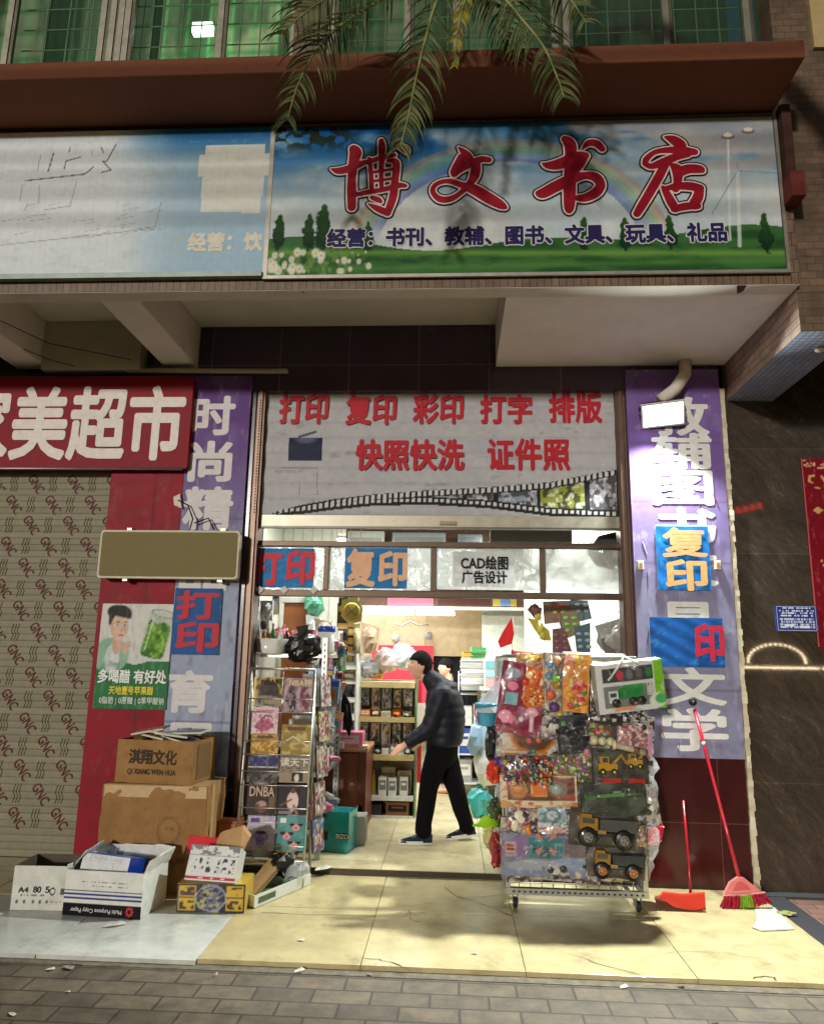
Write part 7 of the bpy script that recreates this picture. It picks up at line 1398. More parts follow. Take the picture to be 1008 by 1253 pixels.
# ================================================================== palm hanging into the view
pm = thing('palm_tree', 'palm with drooping feathery fronds hanging in front of the ledge and rainbow sign', 'palm tree', (3.3, 2.4, 0))
crown = Vector((.75, 3.0, 6.9)); m = MB(); tp = [Vector((3.3, 2.4, 0)), Vector((3.2, 2.45, 1.5)), Vector((3.0, 2.5, 3.2)), Vector((2.5, 2.65, 4.9)), Vector((1.7, 2.85, 6.2)), crown]; m.tube(tp, [.16, .14, .12, .11, .10, .09], (120, 104, 84), 12); m.build('trunk', 'card', pm, world=True)
def frond(pts, Y, ll, seed, dead=False, ybow=0):
    r = random.Random(seed); q = [P(a, b, Y + (ybow * i / len(pts))) for i, (a, b) in enumerate(pts)]; q = [crown] + q
    Q = [np.array(v) for v in q]; Q = [Q[0]] + Q + [Q[-1]]; cl = []
    for i in range(1, len(Q) - 2):
        for t in np.linspace(0, 1, 12, endpoint=False): cl.append(Vector(.5 * ((2 * Q[i]) + (-Q[i - 1] + Q[i + 1]) * t + (2 * Q[i - 1] - 5 * Q[i] + 4 * Q[i + 1] - Q[i + 2]) * t * t + (-Q[i - 1] + 3 * Q[i] - 3 * Q[i + 1] + Q[i + 2]) * t ** 3)))
    cl.append(q[-1]); n = len(cl); m = MB(); m.tube(cl, [.013 * (1 - i / n) + .003 for i in range(n)], (140, 146, 88), 6)
    for i in range(9, n):
        f = i / n; d = (cl[min(i + 1, n - 1)] - cl[i - 1]).normalized(); L = ll * r.uniform(.8, 1.1) * (math.sin(max(.12, min(1, (f - .1) * 1.25)) * math.pi * .92) * .72 + .24)
        for sd in (-1, 1):
            for rep in (0,):
                if r.random() < .30: continue
                base = cl[i] - d * (rep * (cl[i] - cl[i - 1]).length); side = d.cross(Vector((0, 1, 0))).normalized() * sd; out = (side * .85 + d * .5 + Vector((0, r.uniform(-.35, .25), 0))).normalized(); V = []; p = base.copy(); dd = out; ns = 5; w0 = r.uniform(.0046, .0074)
                col = r.choice([(92, 104, 62), (78, 92, 54), (108, 116, 74), (68, 82, 50), (122, 124, 84)]) if not dead else r.choice([(150, 140, 50), (170, 156, 60), (120, 128, 50)])
                for s in range(ns + 1):
                    w = w0 * (1 - (s / ns) ** 2) + .0008; wn = dd.cross(Vector((0, 1, .3))).normalized() * w; V += [p + wn, p + Vector((0, .004, 0)), p - wn]; dd = (dd + Vector((0, 0, -.20 - .05 * s))).normalized(); p = p + dd * L / ns * r.uniform(.92, 1.06)
                m.add(V, [(3 * s + a, 3 * s + a + 1, 3 * s + a + 4, 3 * s + a + 3) for s in range(ns) for a in (0, 1)], col)
    o = m.build('frond', 'leaf', pm, world=True); return o
frond([(560, -60), (500, -20), (440, 15), (395, 50), (366, 100), (352, 145)], 3.75, .34, 1)
frond([(590, -70), (540, -10), (520, 50), (508, 100), (500, 140), (490, 178)], 3.7, .32, 2)
frond([(600, -90), (600, -30), (632, 15), (664, 55), (682, 95), (690, 118)], 3.8, .36, 3)
frond([(560, -90), (500, -55), (430, -20), (380, 10), (345, 40)], 3.55, .36, 4)
frond([(610, -80), (580, -30), (566, 10), (559, 45), (556, 78)], 3.6, .11, 5, True)
frond([(640, -90), (660, -45), (690, -12), (716, 25)], 3.65, .34, 6)
frond([(600, -100), (580, -50), (600, -10), (618, 30), (626, 60)], 3.9, .33, 7)
# ================================================================== toy stand
ts = thing('toy_stand', 'silver wheeled wire stand loaded with toys in front of the doorway', 'display stand', (.88, 6.0, ZP))
RX0, RX1, RY0, RY1 = .40, 1.335, 5.42, 6.55; RZ = .142; SV = (184, 186, 184)
m = MB()
m.box(RX0 - .02, RY0, RZ - .02, RX1 + .02, RY0 + .035, RZ + .02, SV); m.box(RX0 - .02, RY1, RZ - .02, RX1 + .02, RY1 + .035, RZ + .02, SV)
for x in (RX0 - .02, RX1 - .015): m.box(x, RY0 + .036, RZ - .02, x + .035, RY1 - .001, RZ + .02, SV)
for k in range(24): m.box(RX0 + .03 + k * .038, RY0 - .0015, RZ - .006, RX0 + .045 + k * .038, RY0 - .0005, RZ + .006, (60, 60, 60))
m.build('base_frame', 'metal', ts, world=True)
m = MB()
for (x, y) in ((RX0, RY0 + .02), (RX1, RY0 + .02), (RX0, RY1), (RX1, RY1)): m.box(x - .016, y - .016, RZ + .021, x + .016, y + .016, 1.72, SV)
for y in (RY0 + .02, RY1): m.tube([(RX0, y, 1.73), (RX1, y, 1.73)], .012, SV, 8)
for x in (RX0, RX1): m.tube([(x, RY0 + .02, 1.73), (x, RY1, 1.73)], .012, SV, 8)
m.build('post_frame', 'metal', ts, world=True)
m = MB()
for z in (.26, .45, .66, .87, 1.08, 1.3, 1.52):
    m.tube([(RX0, RY0 + .03, z), (RX1, RY0 + .03, z)], .004, SV, 5); m.tube([(RX0, RY0 + .03, z), (RX0, RY1, z)], .004, SV, 5); m.tube([(RX1, RY0 + .03, z), (RX1, RY1, z)], .004, SV, 5)
for k in range(1, 12): x = RX0 + k * (RX1 - RX0) / 12; m.tube([(x, RY0 + .034, RZ), (x, RY0 + .034, 1.72)], .003, SV, 4)
for k in range(1, 9): y = RY0 + k * (RY1 - RY0) / 9; m.tube([(RX0, y, RZ), (RX0, y, 1.72)], .003, SV, 4); m.tube([(RX1, y, RZ), (RX1, y, 1.72)], .003, SV, 4)
for k in range(10): m.tube([(RX0 + .02, RY0 + .06 + k * .11, RZ + .01), (RX1 - .02, RY0 + .06 + k * .11, RZ + .01)], .004, SV, 4)
m.build('wire_mesh', 'metal', ts, world=True)
for (x, y) in ((RX0 + .05, RY0 + .03), (RX1 - .05, RY0 + .03), (RX0 + .05, RY1 - .02), (RX1 - .05, RY1 - .02)):
    z0 = ZS if y > 6.06 else ZP; rw = (RZ - .03 - z0) * .42; m = MB(); m.lathe((x - .014, y, z0 + rw + .001), [(rw * .9, 0), (rw, .006), (rw, .022), (rw * .9, .028)], (40, 38, 38), 16, 'X'); m.box(x - .02, y - .02, z0 + rw, x - .0155, y + .02, RZ - .021, (120, 120, 120)); m.box(x + .0155, y - .02, z0 + rw, x + .02, y + .02, RZ - .021, (120, 120, 120)); m.build('caster', 'satin', ts, world=True)
# hidden bulk: a dark inner cardboard panel so that the stand reads as packed
m = MB(); m.box(RX0 + .03, RY0 + .12, RZ + .03, RX1 - .03, RY0 + .13, 1.66, (46, 44, 44)); m.box(RX0 + .05, RY0 + .14, RZ + .03, RX0 + .06, RY1 - .05, 1.5, (60, 56, 56)); m.box(RX1 - .06, RY0 + .14, RZ + .03, RX1 - .05, RY1 - .05, 1.5, (60, 56, 56)); m.build('backing_panel', 'satin', ts, world=True)
YT_ = RY0 - .02
def toy(label, r, off, d, fn, **k):
    q = len(label); k.setdefault('roll', (q * 7 % 9 - 4) * 1.1); k.setdefault('yaw', (q * 5 % 11 - 5) * 1.4); k.setdefault('lean', (q * 3 % 7 - 2) * 1.2)
    return item('toy_pack', label, 'toy', r, YT_ - off - .012 * (q * 13 % 4), d, fn, group='toys hung on the wheeled stand', **k)
O_ = (222, 120, 40)
# --- top row
toy('magenta vanity toy card at the upper left of the stand', (612, 812, 640, 886), .03, .03, lambda u, v: (lambda a: (a.disc(.5, .82, .3, .08, (150, 160, 180)), a.disc(.5, .62, .22, .07, (226, 130, 160)), a.rect(.25, .33, .75, .52, (120, 176, 184)), a.disc(.35, .14, .28, .10, (226, 150, 176)), a.c)[-1])(Art(u, v, (132, 30, 66)).blot(6, .5, .65, (110, 24, 56), 3, .7)), n=26, side=(120, 26, 60), fin='film', roll=8)
def hd(m, w, h, d): m.lathe((.16 * w, -d / 2 - .008, .02), [(.05, 0), (.04, .012)], (222, 150, 170), 12, 'Y'); m.tube([(.28 * w, -d / 2 - .01, .3 * h), (.3 * w, -d / 2 - .01, -.35 * h)], .018, (226, 180, 190), 8); m.ball((.28 * w, -d / 2 - .01, .3 * h), (.05, .02, .035), (226, 170, 184), 10); m.ball((-.22 * w, -d / 2, -.02 * h), (.055, .02, .05), (220, 130, 156), 12); m.ball((.05 * w, -d / 2, -.0 * h), (.028, .02, .03), (210, 210, 216), 10)
toy('magenta beauty toy card with pink hair dryer below the vanity card', (610, 863, 660, 898), .035, .03, flat((140, 30, 70), 3), side=(120, 26, 60), fin='film', roll=7, extra=hd)
def pizza(m, w, h, d):
    m.lathe((0, -d / 2 - .03, -.20 * h), [(.37 * w, .028), (.42 * w, .016), (.40 * w, .0), (.33 * w, -.002), (.05, -.002)], (206, 110, 40), 26, 'Y'); r = random.Random(2)
    for k in range(44):
        a, q = r.uniform(0, 6.28), r.uniform(0, .35) * w; m.ball((q * math.cos(a), -d / 2 - .034, -.20 * h + q * math.sin(a)), (r.uniform(.006, .013), .005, r.uniform(.006, .012)), r.choice([(190, 50, 36), (226, 190, 110), (140, 40, 30), (222, 140, 50), (230, 210, 150)]), 7)
    for k in range(6): m.ball((r.uniform(-.3, .3) * w, -d / 2 - .02, r.uniform(.14, .42) * h), (.03, .02, .03), r.choice([(226, 120, 50), (222, 170, 120), (200, 60, 50), (232, 200, 150)]), 10)
toy('orange toy pizza set in a clear blister, second from the left on top', (636, 818, 668, 868), .04, .03, flat((226, 116, 34), 5, hi=(206, 90, 24)), side=(200, 96, 30), fin='film', roll=4, extra=pizza, bevel=.006)
toy('yellow header card above the toy pizza', (633, 800, 664, 818), .01, .012, lambda u, v: Art(u, v, (214, 186, 60)).rect(0, 0, 1, .45, (206, 176, 150)).blot(9, .52, .6, (150, 70, 50), 4, .8).c, fin='film')
def fruit(m, w, h, d):
    for (u, v, r, cc) in ((-.1, -.22, .035, (226, 100, 60)), (.15, .06, .03, (120, 180, 70)), (-.2, .1, .028, (90, 150, 170)), (.2, -.05, .026, (176, 130, 60)), (.1, -.42, .036, (96, 60, 120)), (-.15, .3, .026, (120, 150, 196)), (.2, .38, .03, (206, 150, 110))): m.ball((u * w, -d / 2 - .015, v * h), r, cc, 12)
toy('clear pack of toy fruit between pizza and food tray', (665, 801, 687, 868), .035, .03, collage([(120, 110, 100), (150, 120, 90), (90, 110, 130), (170, 150, 120)], 4), side=(120, 120, 120), fin='film', extra=fruit)
def salad(m, w, h, d):
    r = random.Random(6)
    for k in range(26): m.ball((r.uniform(-.36, .36) * w, -d / 2 - .016, r.uniform(-.42, .30) * h), (r.uniform(.014, .034), .018, r.uniform(.012, .03)), r.choice([(230, 150, 150), (60, 140, 80), (226, 160, 60), (200, 60, 60), (222, 190, 130), (190, 120, 50)]), 9)
toy('orange toy food tray in a clear blister, left of the truck box', (688, 816, 719, 870), .04, .03, flat((214, 150, 60), 8, hi=(190, 110, 40)), side=(190, 120, 40), fin='film', roll=3, extra=salad, bevel=.006)
toy('yellow and pink header card above the toy food tray', (687, 801, 722, 818), .01, .012, lambda u, v: Art(u, v, (222, 176, 60)).disc(.3, .5, .2, .4, (226, 150, 150)).blot(9, .5, .6, (200, 110, 40), 7, .8).c, fin='film')
# garbage truck box
def trk(u, v):
    a = Art(u, v, (206, 210, 208)); a.rect(.86, 0, 1, 1, (120, 190, 40)); a.rect(.10, .62, .84, .92, (52, 54, 58)); a.rect(.10, .10, .84, .54, (110, 116, 116))
    for k, cc in enumerate(((60, 60, 66), (190, 40, 66), (96, 104, 112), (90, 80, 80), (40, 120, 60))): a.disc(.2 + k * .145, .76, .05, .10, cc)
    a.disc(.88, .18, .13, .15, (206, 216, 210)); a.disc(.93, .20, .09, .10, (70, 170, 90)); a.rect(.72, .30, .84, .56, (206, 208, 204)); a.scribble(.73, .32, .83, .54, 5, (110, 140, 110), 3, .5, 3); a.rect(.22, .03, .54, .10, (226, 150, 110)); return a.c
def trkx(m, w, h, d):
    m.cbox((-.02 * w, -d / 2 - .012, -.10 * h), (.36 * w, .03, .22 * h), (34, 128, 60)); m.cbox((.02 * w, -d / 2 - .012, .03 * h), (.28 * w, .03, .06 * h), (44, 146, 70)); m.cbox((-.28 * w, -d / 2 - .012, -.16 * h), (.13 * w, .03, .24 * h), (206, 210, 208)); m.cbox((-.29 * w, -d / 2 - .028, -.12 * h), (.09 * w, .004, .08 * h), (60, 70, 80))
    for x in (-.26, .0, .12): m.lathe((x * w, -d / 2 - .03, -.28 * h), [(.03, 0), (.03, .012)], (36, 36, 36), 14, 'Y')
o = toy('white and green boxed toy garbage truck hung tilted at the top right', (731, 811, 810, 868), .10, .10, trk, n=60, side=(176, 180, 172), fin='film', roll=-7, lean=7, extra=trkx)
m = MB(); w, h = .5, .4; m.tube([(-.16, -.054, .06), (-.05, -.056, .175), (-.02, -.03, .21), (.05, -.054, .17), (.07, -.053, .15)], [.010, .010, .006, .010, .010], (206, 210, 212), 6); m.build('carry_handle', 'gloss', o)
# second row
def win(u, v): a = Art(u, v, (206, 200, 190)); a.disc(.55, .58, .42, .52, (206, 120, 30)); a.disc(.55, .60, .36, .44, (90, 60, 44)); a.rect(0, 0, 1, .17, (206, 130, 50)); a.rect(0, .05, .5, .12, (222, 206, 180)); a.scribble(.3, .20, .75, .30, 1, (110, 50, 30), 3, .7, 8); a.blot(10, .55, .62, (150, 100, 80), 6, .4); return a.c
def winx(m, w, h, d):
    for (u, v, cc) in ((.15, -.05, (206, 100, 70)), (-.02, -.08, (190, 90, 110)), (.28, .1, (190, 170, 160)), (-.15, .1, (140, 50, 50)), (.2, .25, (120, 120, 90))): m.ball((u * w, -d / 2 - .008, v * h), .024, cc, 10)
toy('orange and white toy box with a round window, left of the black car pack', (617, 880, 680, 924), .025, .05, win, n=44, side=(200, 190, 176), fin='film', roll=3, extra=winx)
def blackx(m, w, h, d):
    r = random.Random(3)
    for k in range(9): m.cbox((r.uniform(-.35, .35) * w, -d / 2 - .01, r.uniform(-.4, .4) * h), (.09, .03, .035), r.choice([(24, 30, 38), (34, 44, 54), (18, 20, 24)]), TR((0, 0, 0), 0, r.uniform(-15, 15), 0))
toy('black pack of dark toy cars in the middle of the stand', (683, 877, 719, 921), .02, .04, flat((30, 32, 38), 4, hi=(50, 60, 70)), side=(26, 26, 30), fin='film', extra=blackx)
toy('long black boxed toy tool set under the truck box, left', (724, 872, 760, 886), .03, .06, lambda u, v: Art(u, v, (40, 34, 36)).scribble(.1, .2, .9, .5, 1, (190, 190, 190), 3, .6, 8).c, n=34, side=(30, 28, 30), fin='film', roll=2)
toy('long black boxed toy tool set under the truck box, right', (758, 869, 790, 885), .035, .06, lambda u, v: Art(u, v, (44, 36, 40)).blot(14, .55, .6, (190, 190, 190), 4).c, n=34, side=(120, 116, 110), fin='film', roll=-1)
def eggs(m, w, h, d):
    for k in range(3): m.ball((-.28 * w + k * .27 * w, -d / 2 - .01, -.26 * h), .032, (206, 204, 160), 12)
    r = random.Random(1)
    for k in range(8): m.ball((r.uniform(-.4, .4) * w, -d / 2 - .01, r.uniform(0, .42) * h), (.022, .014, .016), r.choice([(150, 160, 60), (206, 110, 60), (90, 150, 140), (180, 60, 60), (110, 140, 60)]), 8)
toy('clear bag with cream eggs and little dinosaurs under the black boxes', (719, 886, 754, 913), .03, .03, flat((90, 84, 74), 5), side=(80, 76, 70), fin='film', extra=eggs)
toy('dusty pink boxed doll set with a mauve side at the right', (757, 888, 796, 924), .03, .08, lambda u, v: (lambda a: (a.blot(10, .5, .58, (176, 110, 110), 4), a.blot(14, .56, .62, (214, 190, 186), 9), a.rect(.88, 0, 1, 1, (206, 150, 190)), a.c)[-1])(Art(u, v, (120, 74, 74))), n=34, side=(206, 150, 190), fin='film', roll=4)
m = MB(); m.tube([(-.10, 0, .015), (.10, 0, -.03)], .022, (176, 164, 140), 12); m.lathe((-.11, 0, .018), [(.034, -.012), (.034, .012)], (206, 196, 176), 14, 'X'); m.tube([(.02, 0, -.012), (.06, 0, -.02)], .023, (110, 80, 60), 12); o = m.build('toy_telescope', 'film'); o.location = P(771, 915, YT_ - .08); tag(o, 'beige toy telescope hung across the yellow excavators', 'toy')
# third row: blocks and bricks
def blocks(cols, n, seed, s=.013):
    def ex(m, w, h, d):
        r = random.Random(seed)
        for k in range(n):
            T = TR((r.uniform(-.46, .46) * w, -d / 2 - r.uniform(.004, .02), r.uniform(-.46, .46) * h), r.uniform(0, 90), r.uniform(0, 90), r.uniform(0, 90)); m.cbox((0, 0, 0), (s * r.uniform(.8, 2.4), s * r.uniform(.8, 1.4), s * r.uniform(.7, 1.2)), r.choice(cols), T)
    return ex
C1 = [(176, 36, 40), (40, 60, 130), (210, 170, 60), (50, 110, 60), (206, 206, 200), (30, 30, 34), (206, 110, 40), (140, 30, 36)]
C2 = [(200, 50, 60), (150, 190, 60), (206, 130, 170), (130, 90, 170), (222, 206, 90), (60, 130, 80), (214, 214, 206), (190, 90, 150)]
toy('clear bag of dark red, blue and yellow building blocks at the left', (618, 926, 674, 960), .03, .05, flat((66, 50, 44), 4), side=(60, 50, 46), fin='film', extra=blocks(C1, 170, 4))
toy('clear bag of candy coloured bricks in the middle', (675, 924, 727, 958), .025, .05, flat((96, 110, 50), 6), side=(80, 90, 50), fin='film', extra=blocks(C2, 150, 7, .012))
def exc(m, w, h, d):
    YE = (176, 134, 34)
    for (u, v, s) in ((-.27, -.02, 1), (.22, .12, .8)):
        m.cbox((u * w, -d / 2 - .02, v * h), (.13 * s, .05, .045 * s), YE); m.cbox((u * w - .02 * s, -d / 2 - .02, v * h + .045 * s), (.055 * s, .045, .05 * s), (180, 136, 30)); m.cbox((u * w - .02 * s, -d / 2 - .045, v * h + .047 * s), (.035 * s, .004, .03 * s), (60, 60, 60)); m.tube([(u * w + .04 * s, -d / 2 - .02, v * h + .02), (u * w + .10 * s, -d / 2 - .02, v * h + .08 * s), (u * w + .14 * s, -d / 2 - .02, v * h + .02)], .010 * s, YE, 6); m.cbox((u * w + .14 * s, -d / 2 - .02, v * h), (.03 * s, .04, .035 * s), (60, 56, 50))
        for q in (-.04, .04): m.lathe((u * w + q * s, -d / 2 - .05, v * h - .03 * s), [(.022 * s, 0), (.022 * s, .02)], (40, 38, 36), 14, 'Y'); m.lathe((u * w + q * s, -d / 2 - .053, v * h - .03 * s), [(.009 * s, 0), (.010 * s, .003)], (206, 190, 90), 10, 'Y')
    m.cbox((-.2 * w, -d / 2 - .015, -.40 * h), (.34 * w, .03, .11 * h), (176, 34, 36)); m.cbox((.25 * w, -d / 2 - .015, -.40 * h), (.30 * w, .03, .12 * h), (166, 40, 36))
toy('dark bag with yellow toy excavators over red cars, right of the bricks', (728, 918, 791, 958), .04, .05, flat((52, 50, 44), 7, hi=(80, 84, 70)), side=(40, 40, 38), fin='film', extra=exc)
# fourth row
def meal(u, v):
    a = Art(u, v, (206, 196, 168)); a.rect(.10, .22, .97, .98, (90, 60, 50)); a.disc(.24, .55, .12, .26, (176, 120, 70)); a.rect(.40, .36, .62, .86, (206, 160, 60)); a.disc(.76, .6, .12, .24, (96, 120, 110)); a.rect(.0, .0, .10, .14, (206, 120, 50)); a.rect(.9, .02, 1, .2, (206, 120, 60)); a.scribble(.14, .06, .45, .19, 1, (176, 80, 50), 4, .6, 8); a.blot(12, .56, .63, (190, 70, 60), 5, .6); return a.c
def mealx(m, w, h, d): m.ball((-.26 * w, -d / 2 - .005, .06 * h), (.05, .025, .026), (190, 130, 70), 12); m.ball((-.26 * w, -d / 2 - .01, .14 * h), (.046, .024, .02), (206, 150, 90), 12); m.prism([(-.06 * w, -d / 2 - .02, -.08 * h), (.1 * w, -d / 2 - .02, -.08 * h), (.12 * w, -d / 2 - .02, .3 * h), (-.08 * w, -d / 2 - .02, .3 * h)], (0, .02, 0), (206, 110, 40)); m.lathe((.24 * w, -d / 2 - .02, .1 * h), [(.035, 0), (.04, .014)], (150, 160, 150), 14, 'Y')
toy('cream framed toy meal box with burger and fries under the blocks', (616, 950, 702, 988), .05, .05, meal, n=56, side=(196, 150, 96), fin='film', roll=-1.5, lean=5, extra=mealx)
def gun(m, w, h, d):
    G = (84, 130, 70); m.cbox((-.05 * w, -d / 2 - .012, .12 * h), (.42 * w, .025, .09 * h), G); m.tube([(.15 * w, -d / 2 - .012, .12 * h), (.46 * w, -d / 2 - .012, .12 * h)], .009, (60, 100, 56), 8); m.cbox((-.36 * w, -d / 2 - .012, .10 * h), (.16 * w, .025, .14 * h), (60, 96, 54)); m.cbox((.0 * w, -d / 2 - .014, .02 * h), (.05 * w, .02, .16 * h), (40, 66, 40)); m.cbox((-.14 * w, -d / 2 - .014, .02 * h), (.04 * w, .02, .14 * h), (40, 66, 40)); m.cbox((.05 * w, -d / 2 - .012, .2 * h), (.12 * w, .02, .05 * h), (120, 150, 110))
toy('dark clear bag with a green toy rifle at the right of the stand', (714, 958, 788, 999), .05, .05, flat((44, 48, 42), 9, hi=(80, 90, 78)), side=(36, 40, 36), fin='film', extra=gun)
# fifth row
def bear(m, w, h, d): m.ball((-.1 * w, -d / 2, .15 * h), (.05, .02, .05), (226, 218, 196), 12); m.ball((-.25 * w, -d / 2, -.1 * h), (.035, .02, .05), (222, 214, 190), 10); m.tube([(.22 * w, -d / 2 - .02, -.05 * h), (.15 * w, -d / 2 - .02, -.2 * h), (.2 * w, -d / 2 - .02, -.34 * h), (.32 * w, -d / 2 - .02, -.38 * h)], [.006, .020, .020, .006], (226, 140, 40), 8); m.ball((.05 * w, -d / 2 - .01, .26 * h), .02, (60, 50, 50), 10)
toy('white and wine red toy bag with an orange crescent at the lower left', (622, 990, 656, 1022), .04, .03, collage([(150, 120, 110), (206, 196, 180), (130, 40, 56), (60, 50, 60)], 6), side=(150, 130, 120), fin='film', extra=bear)
toy('pale blue boxed toy clock set beside the crescent bag', (660, 988, 692, 1012), .035, .05, lambda u, v: Art(u, v, (150, 176, 186)).disc(.5, .6, .3, .34, (90, 120, 130)).disc(.5, .6, .2, .24, (176, 190, 196)).rect(0, 0, 1, .2, (206, 206, 206)).blot(12, .58, .64, (50, 80, 96), 4, .7).c, n=30, side=(180, 186, 190), fin='film')
toy('wine red toy packet behind the windmill house', (660, 1006, 700, 1032), .02, .03, collage([(110, 36, 44), (150, 60, 60), (60, 36, 40), (190, 150, 140)], 12), fin='film', side=(100, 36, 40))
def truck(s, cab, bed, hub):
    def ex(m, w, h, d):
        y = -d / 2 - .03
        m.cbox((-.26 * w, y, .16 * h), (.26 * w, .09, .32 * h), cab); m.cbox((-.27 * w, y - .047, .24 * h), (.18 * w, .004, .13 * h), (70, 70, 66)); m.cbox((-.30 * w, y, .36 * h), (.16 * w, .08, .10 * h), cab); m.prism([(-.08 * w, y - .045, .0), (.44 * w, y - .045, .0), (.48 * w, y - .045, .34 * h), (-.10 * w, y - .045, .30 * h)], (0, .09, 0), bed); m.cbox((.06 * w, y, -.10 * h), (.76 * w, .07, .10 * h), (44, 42, 40)); m.cbox((-.07 * w, y - .05, -.02 * h), (.12 * w, .01, .10 * h), (150, 120, 70))
        for x in (-.27, .26):
            m.lathe((x * w, y - .06, -.18 * h), [(.22 * h, .0), (.27 * h, .012), (.27 * h, .04), (.22 * h, .05)], (30, 29, 29), 18, 'Y'); m.lathe((x * w, y - .066, -.18 * h), [(.13 * h, .0), (.14 * h, .006)], hub, 14, 'Y')
            for q in range(5): a = q * 1.2566; m.lathe((x * w + .07 * h * math.cos(a), y - .068, -.18 * h + .07 * h * math.sin(a)), [(.022 * h, 0), (.022 * h, .002)], (50, 48, 46), 8, 'Y')
    return ex
toy('bagged toy dump truck with yellow cab and grey bed', (700, 993, 776, 1036), .05, .03, flat((58, 54, 48), 5, hi=(90, 84, 72)), side=(50, 46, 42), fin='film', extra=truck(1, (150, 112, 34), (72, 74, 72), (120, 120, 120)))
toy('bagged yellow toy truck with copper hubs at the bottom right', (722, 1036, 786, 1074), .04, .03, flat((54, 50, 46), 8, hi=(100, 92, 76)), side=(50, 46, 42), fin='film', extra=truck(1, (140, 104, 36), (44, 48, 54), (180, 120, 70)))
def castle(u, v):
    a = Art(u, v, (110, 112, 136)); a.rect(0, .45, .30, .95, (120, 96, 140)); a.rect(.04, .55, .17, .78, (206, 130, 100)); a.rect(.055, .6, .10, .66, (90, 60, 70)); a.rect(.11, .6, .155, .66, (90, 60, 70)); a.rect(.055, .68, .10, .74, (90, 60, 70)); a.rect(.11, .68, .155, .74, (90, 60, 70)); a.rect(.32, .45, .72, .92, (46, 116, 124)); a.rect(.36, .58, .41, .75, (26, 50, 66)); a.rect(.62, .58, .67, .75, (26, 50, 66)); a.rect(.45, .45, .58, .72, (40, 80, 90)); a.disc(.85, .25, .3, .25, (130, 150, 186)); a.disc(.4, .2, .35, .22, (150, 156, 170)); a.rect(0, 0, 1, .16, (124, 136, 164)); a.rect(.55, .12, .66, .3, (186, 190, 200), .8); a.blot(14, .6, .66, (186, 186, 190), 5, .5); a.rect(.75, .5, 1, 1, (110, 84, 86), .6); return a.c
def castx(m, w, h, d):
    for a in (.785, 2.356, 3.927, 5.498): m.prism([(.02 * w + .02 * math.cos(a), -d / 2 - .02, .30 * h + .02 * math.sin(a)), (.02 * w + .09 * math.cos(a - .2), -d / 2 - .02, .30 * h + .09 * math.sin(a - .2)), (.02 * w + .09 * math.cos(a + .25), -d / 2 - .02, .30 * h + .09 * math.sin(a + .25))], (0, .006, 0), (176, 120, 100))
toy('boxed toy castle with blue towers and a windmill along the bottom', (618, 1022, 712, 1072), .03, .07, castle, n=70, side=(120, 130, 160), fin='film', extra=castx)
toy('brown clear bag at the lower right edge of the stand', (768, 1012, 790, 1046), .03, .04, collage([(120, 92, 66), (150, 120, 90), (80, 70, 64)], 15), side=(90, 80, 70), fin='film')
toy('black toy pack between the meal box and the rifle', (696, 958, 722, 990), .015, .04, collage([(44, 44, 46), (80, 70, 60), (30, 30, 32)], 21), fin='film', side=(36, 36, 38))
toy('dark clear bag between the crescent bag and the dump truck', (690, 992, 706, 1026), .015, .03, collage([(80, 76, 70), (120, 110, 100), (50, 50, 50)], 25), fin='film', side=(60, 60, 60))
toy('dark gap filling toy box behind the food tray', (716, 830, 735, 880), .0, .04, collage([(40, 34, 36), (90, 40, 40), (30, 30, 34)], 31), fin='film', side=(36, 34, 36))
# pale roll on top of the stand
m = MB(); a, b = P(690, 803, 5.75), P(765, 806, 5.7); m.tube([a, b], .028, (206, 196, 170), 12); m.tube([a + Vector((0, .06, .01)), b + Vector((0, .06, .01))], .026, (206, 140, 140), 12); o = m.build('wrapping_roll', 'film'); tag(o, 'cream and pink wrapping roll lying along the top of the stand', 'roll')
m = MB(); a, b = P(628, 798, 5.55), P(668, 801, 5.55); m.tube([a, b], .010, (200, 80, 90), 8); m.ball(a, .02, (190, 60, 70), 8); o = m.build('toy_wand', 'gloss'); tag(o, 'pink toy wand lying on the top bar above the pizza', 'toy')
# balls, bucket, side goods
m = MB(); m.ball((0, 0, 0), (.095, .095, .115), (214, 40, 74), 24); r = random.Random(4)
for k in range(40): a, b = r.uniform(-1.4, 1.4), r.uniform(-1.2, 1.2); m.ball((.096 * math.sin(a) * math.cos(b), -.094 * math.cos(a) * math.cos(b), .114 * math.sin(b)), .007, (236, 190, 196), 6)
o = m.build('toy_ball', 'gloss'); o.location = P(795, 1014, 5.62); tag(o, 'spotted crimson toy ball hanging at the right side of the stand', 'ball')
m = MB(); m.ball((0, 0, 0), (.03, .03, .055), (110, 170, 196), 14); m.ball((.012, -.02, .01), (.012, .015, .03), (206, 216, 220), 8); o = m.build('toy_whistle', 'gloss'); o.location = P(793, 978, 5.55); tag(o, 'small light blue toy hung above the crimson ball', 'toy')
bk = thing('toy_bucket', 'light blue toy bucket in a white net hung at the left of the stand', 'bucket', tuple(P(596, 872, 5.75)))
c_ = P(596, 888, 5.75); m = MB(); m.lathe(c_, [(.068, 0), (.088, .15), (.092, .15), (.092, .165), (.084, .165), (.064, .01)], (70, 156, 190), 24, cap=False); m.lathe(c_, [(.068, .0), (.01, .001)], (60, 140, 176), 20, cap=False); m.tube([c_ + Vector((-.09, 0, .15)), c_ + Vector((-.096, 0, .09)), c_ + Vector((-.07, -.05, .03))], .007, (206, 90, 120), 6); m.build('pail', 'gloss', bk, world=True)
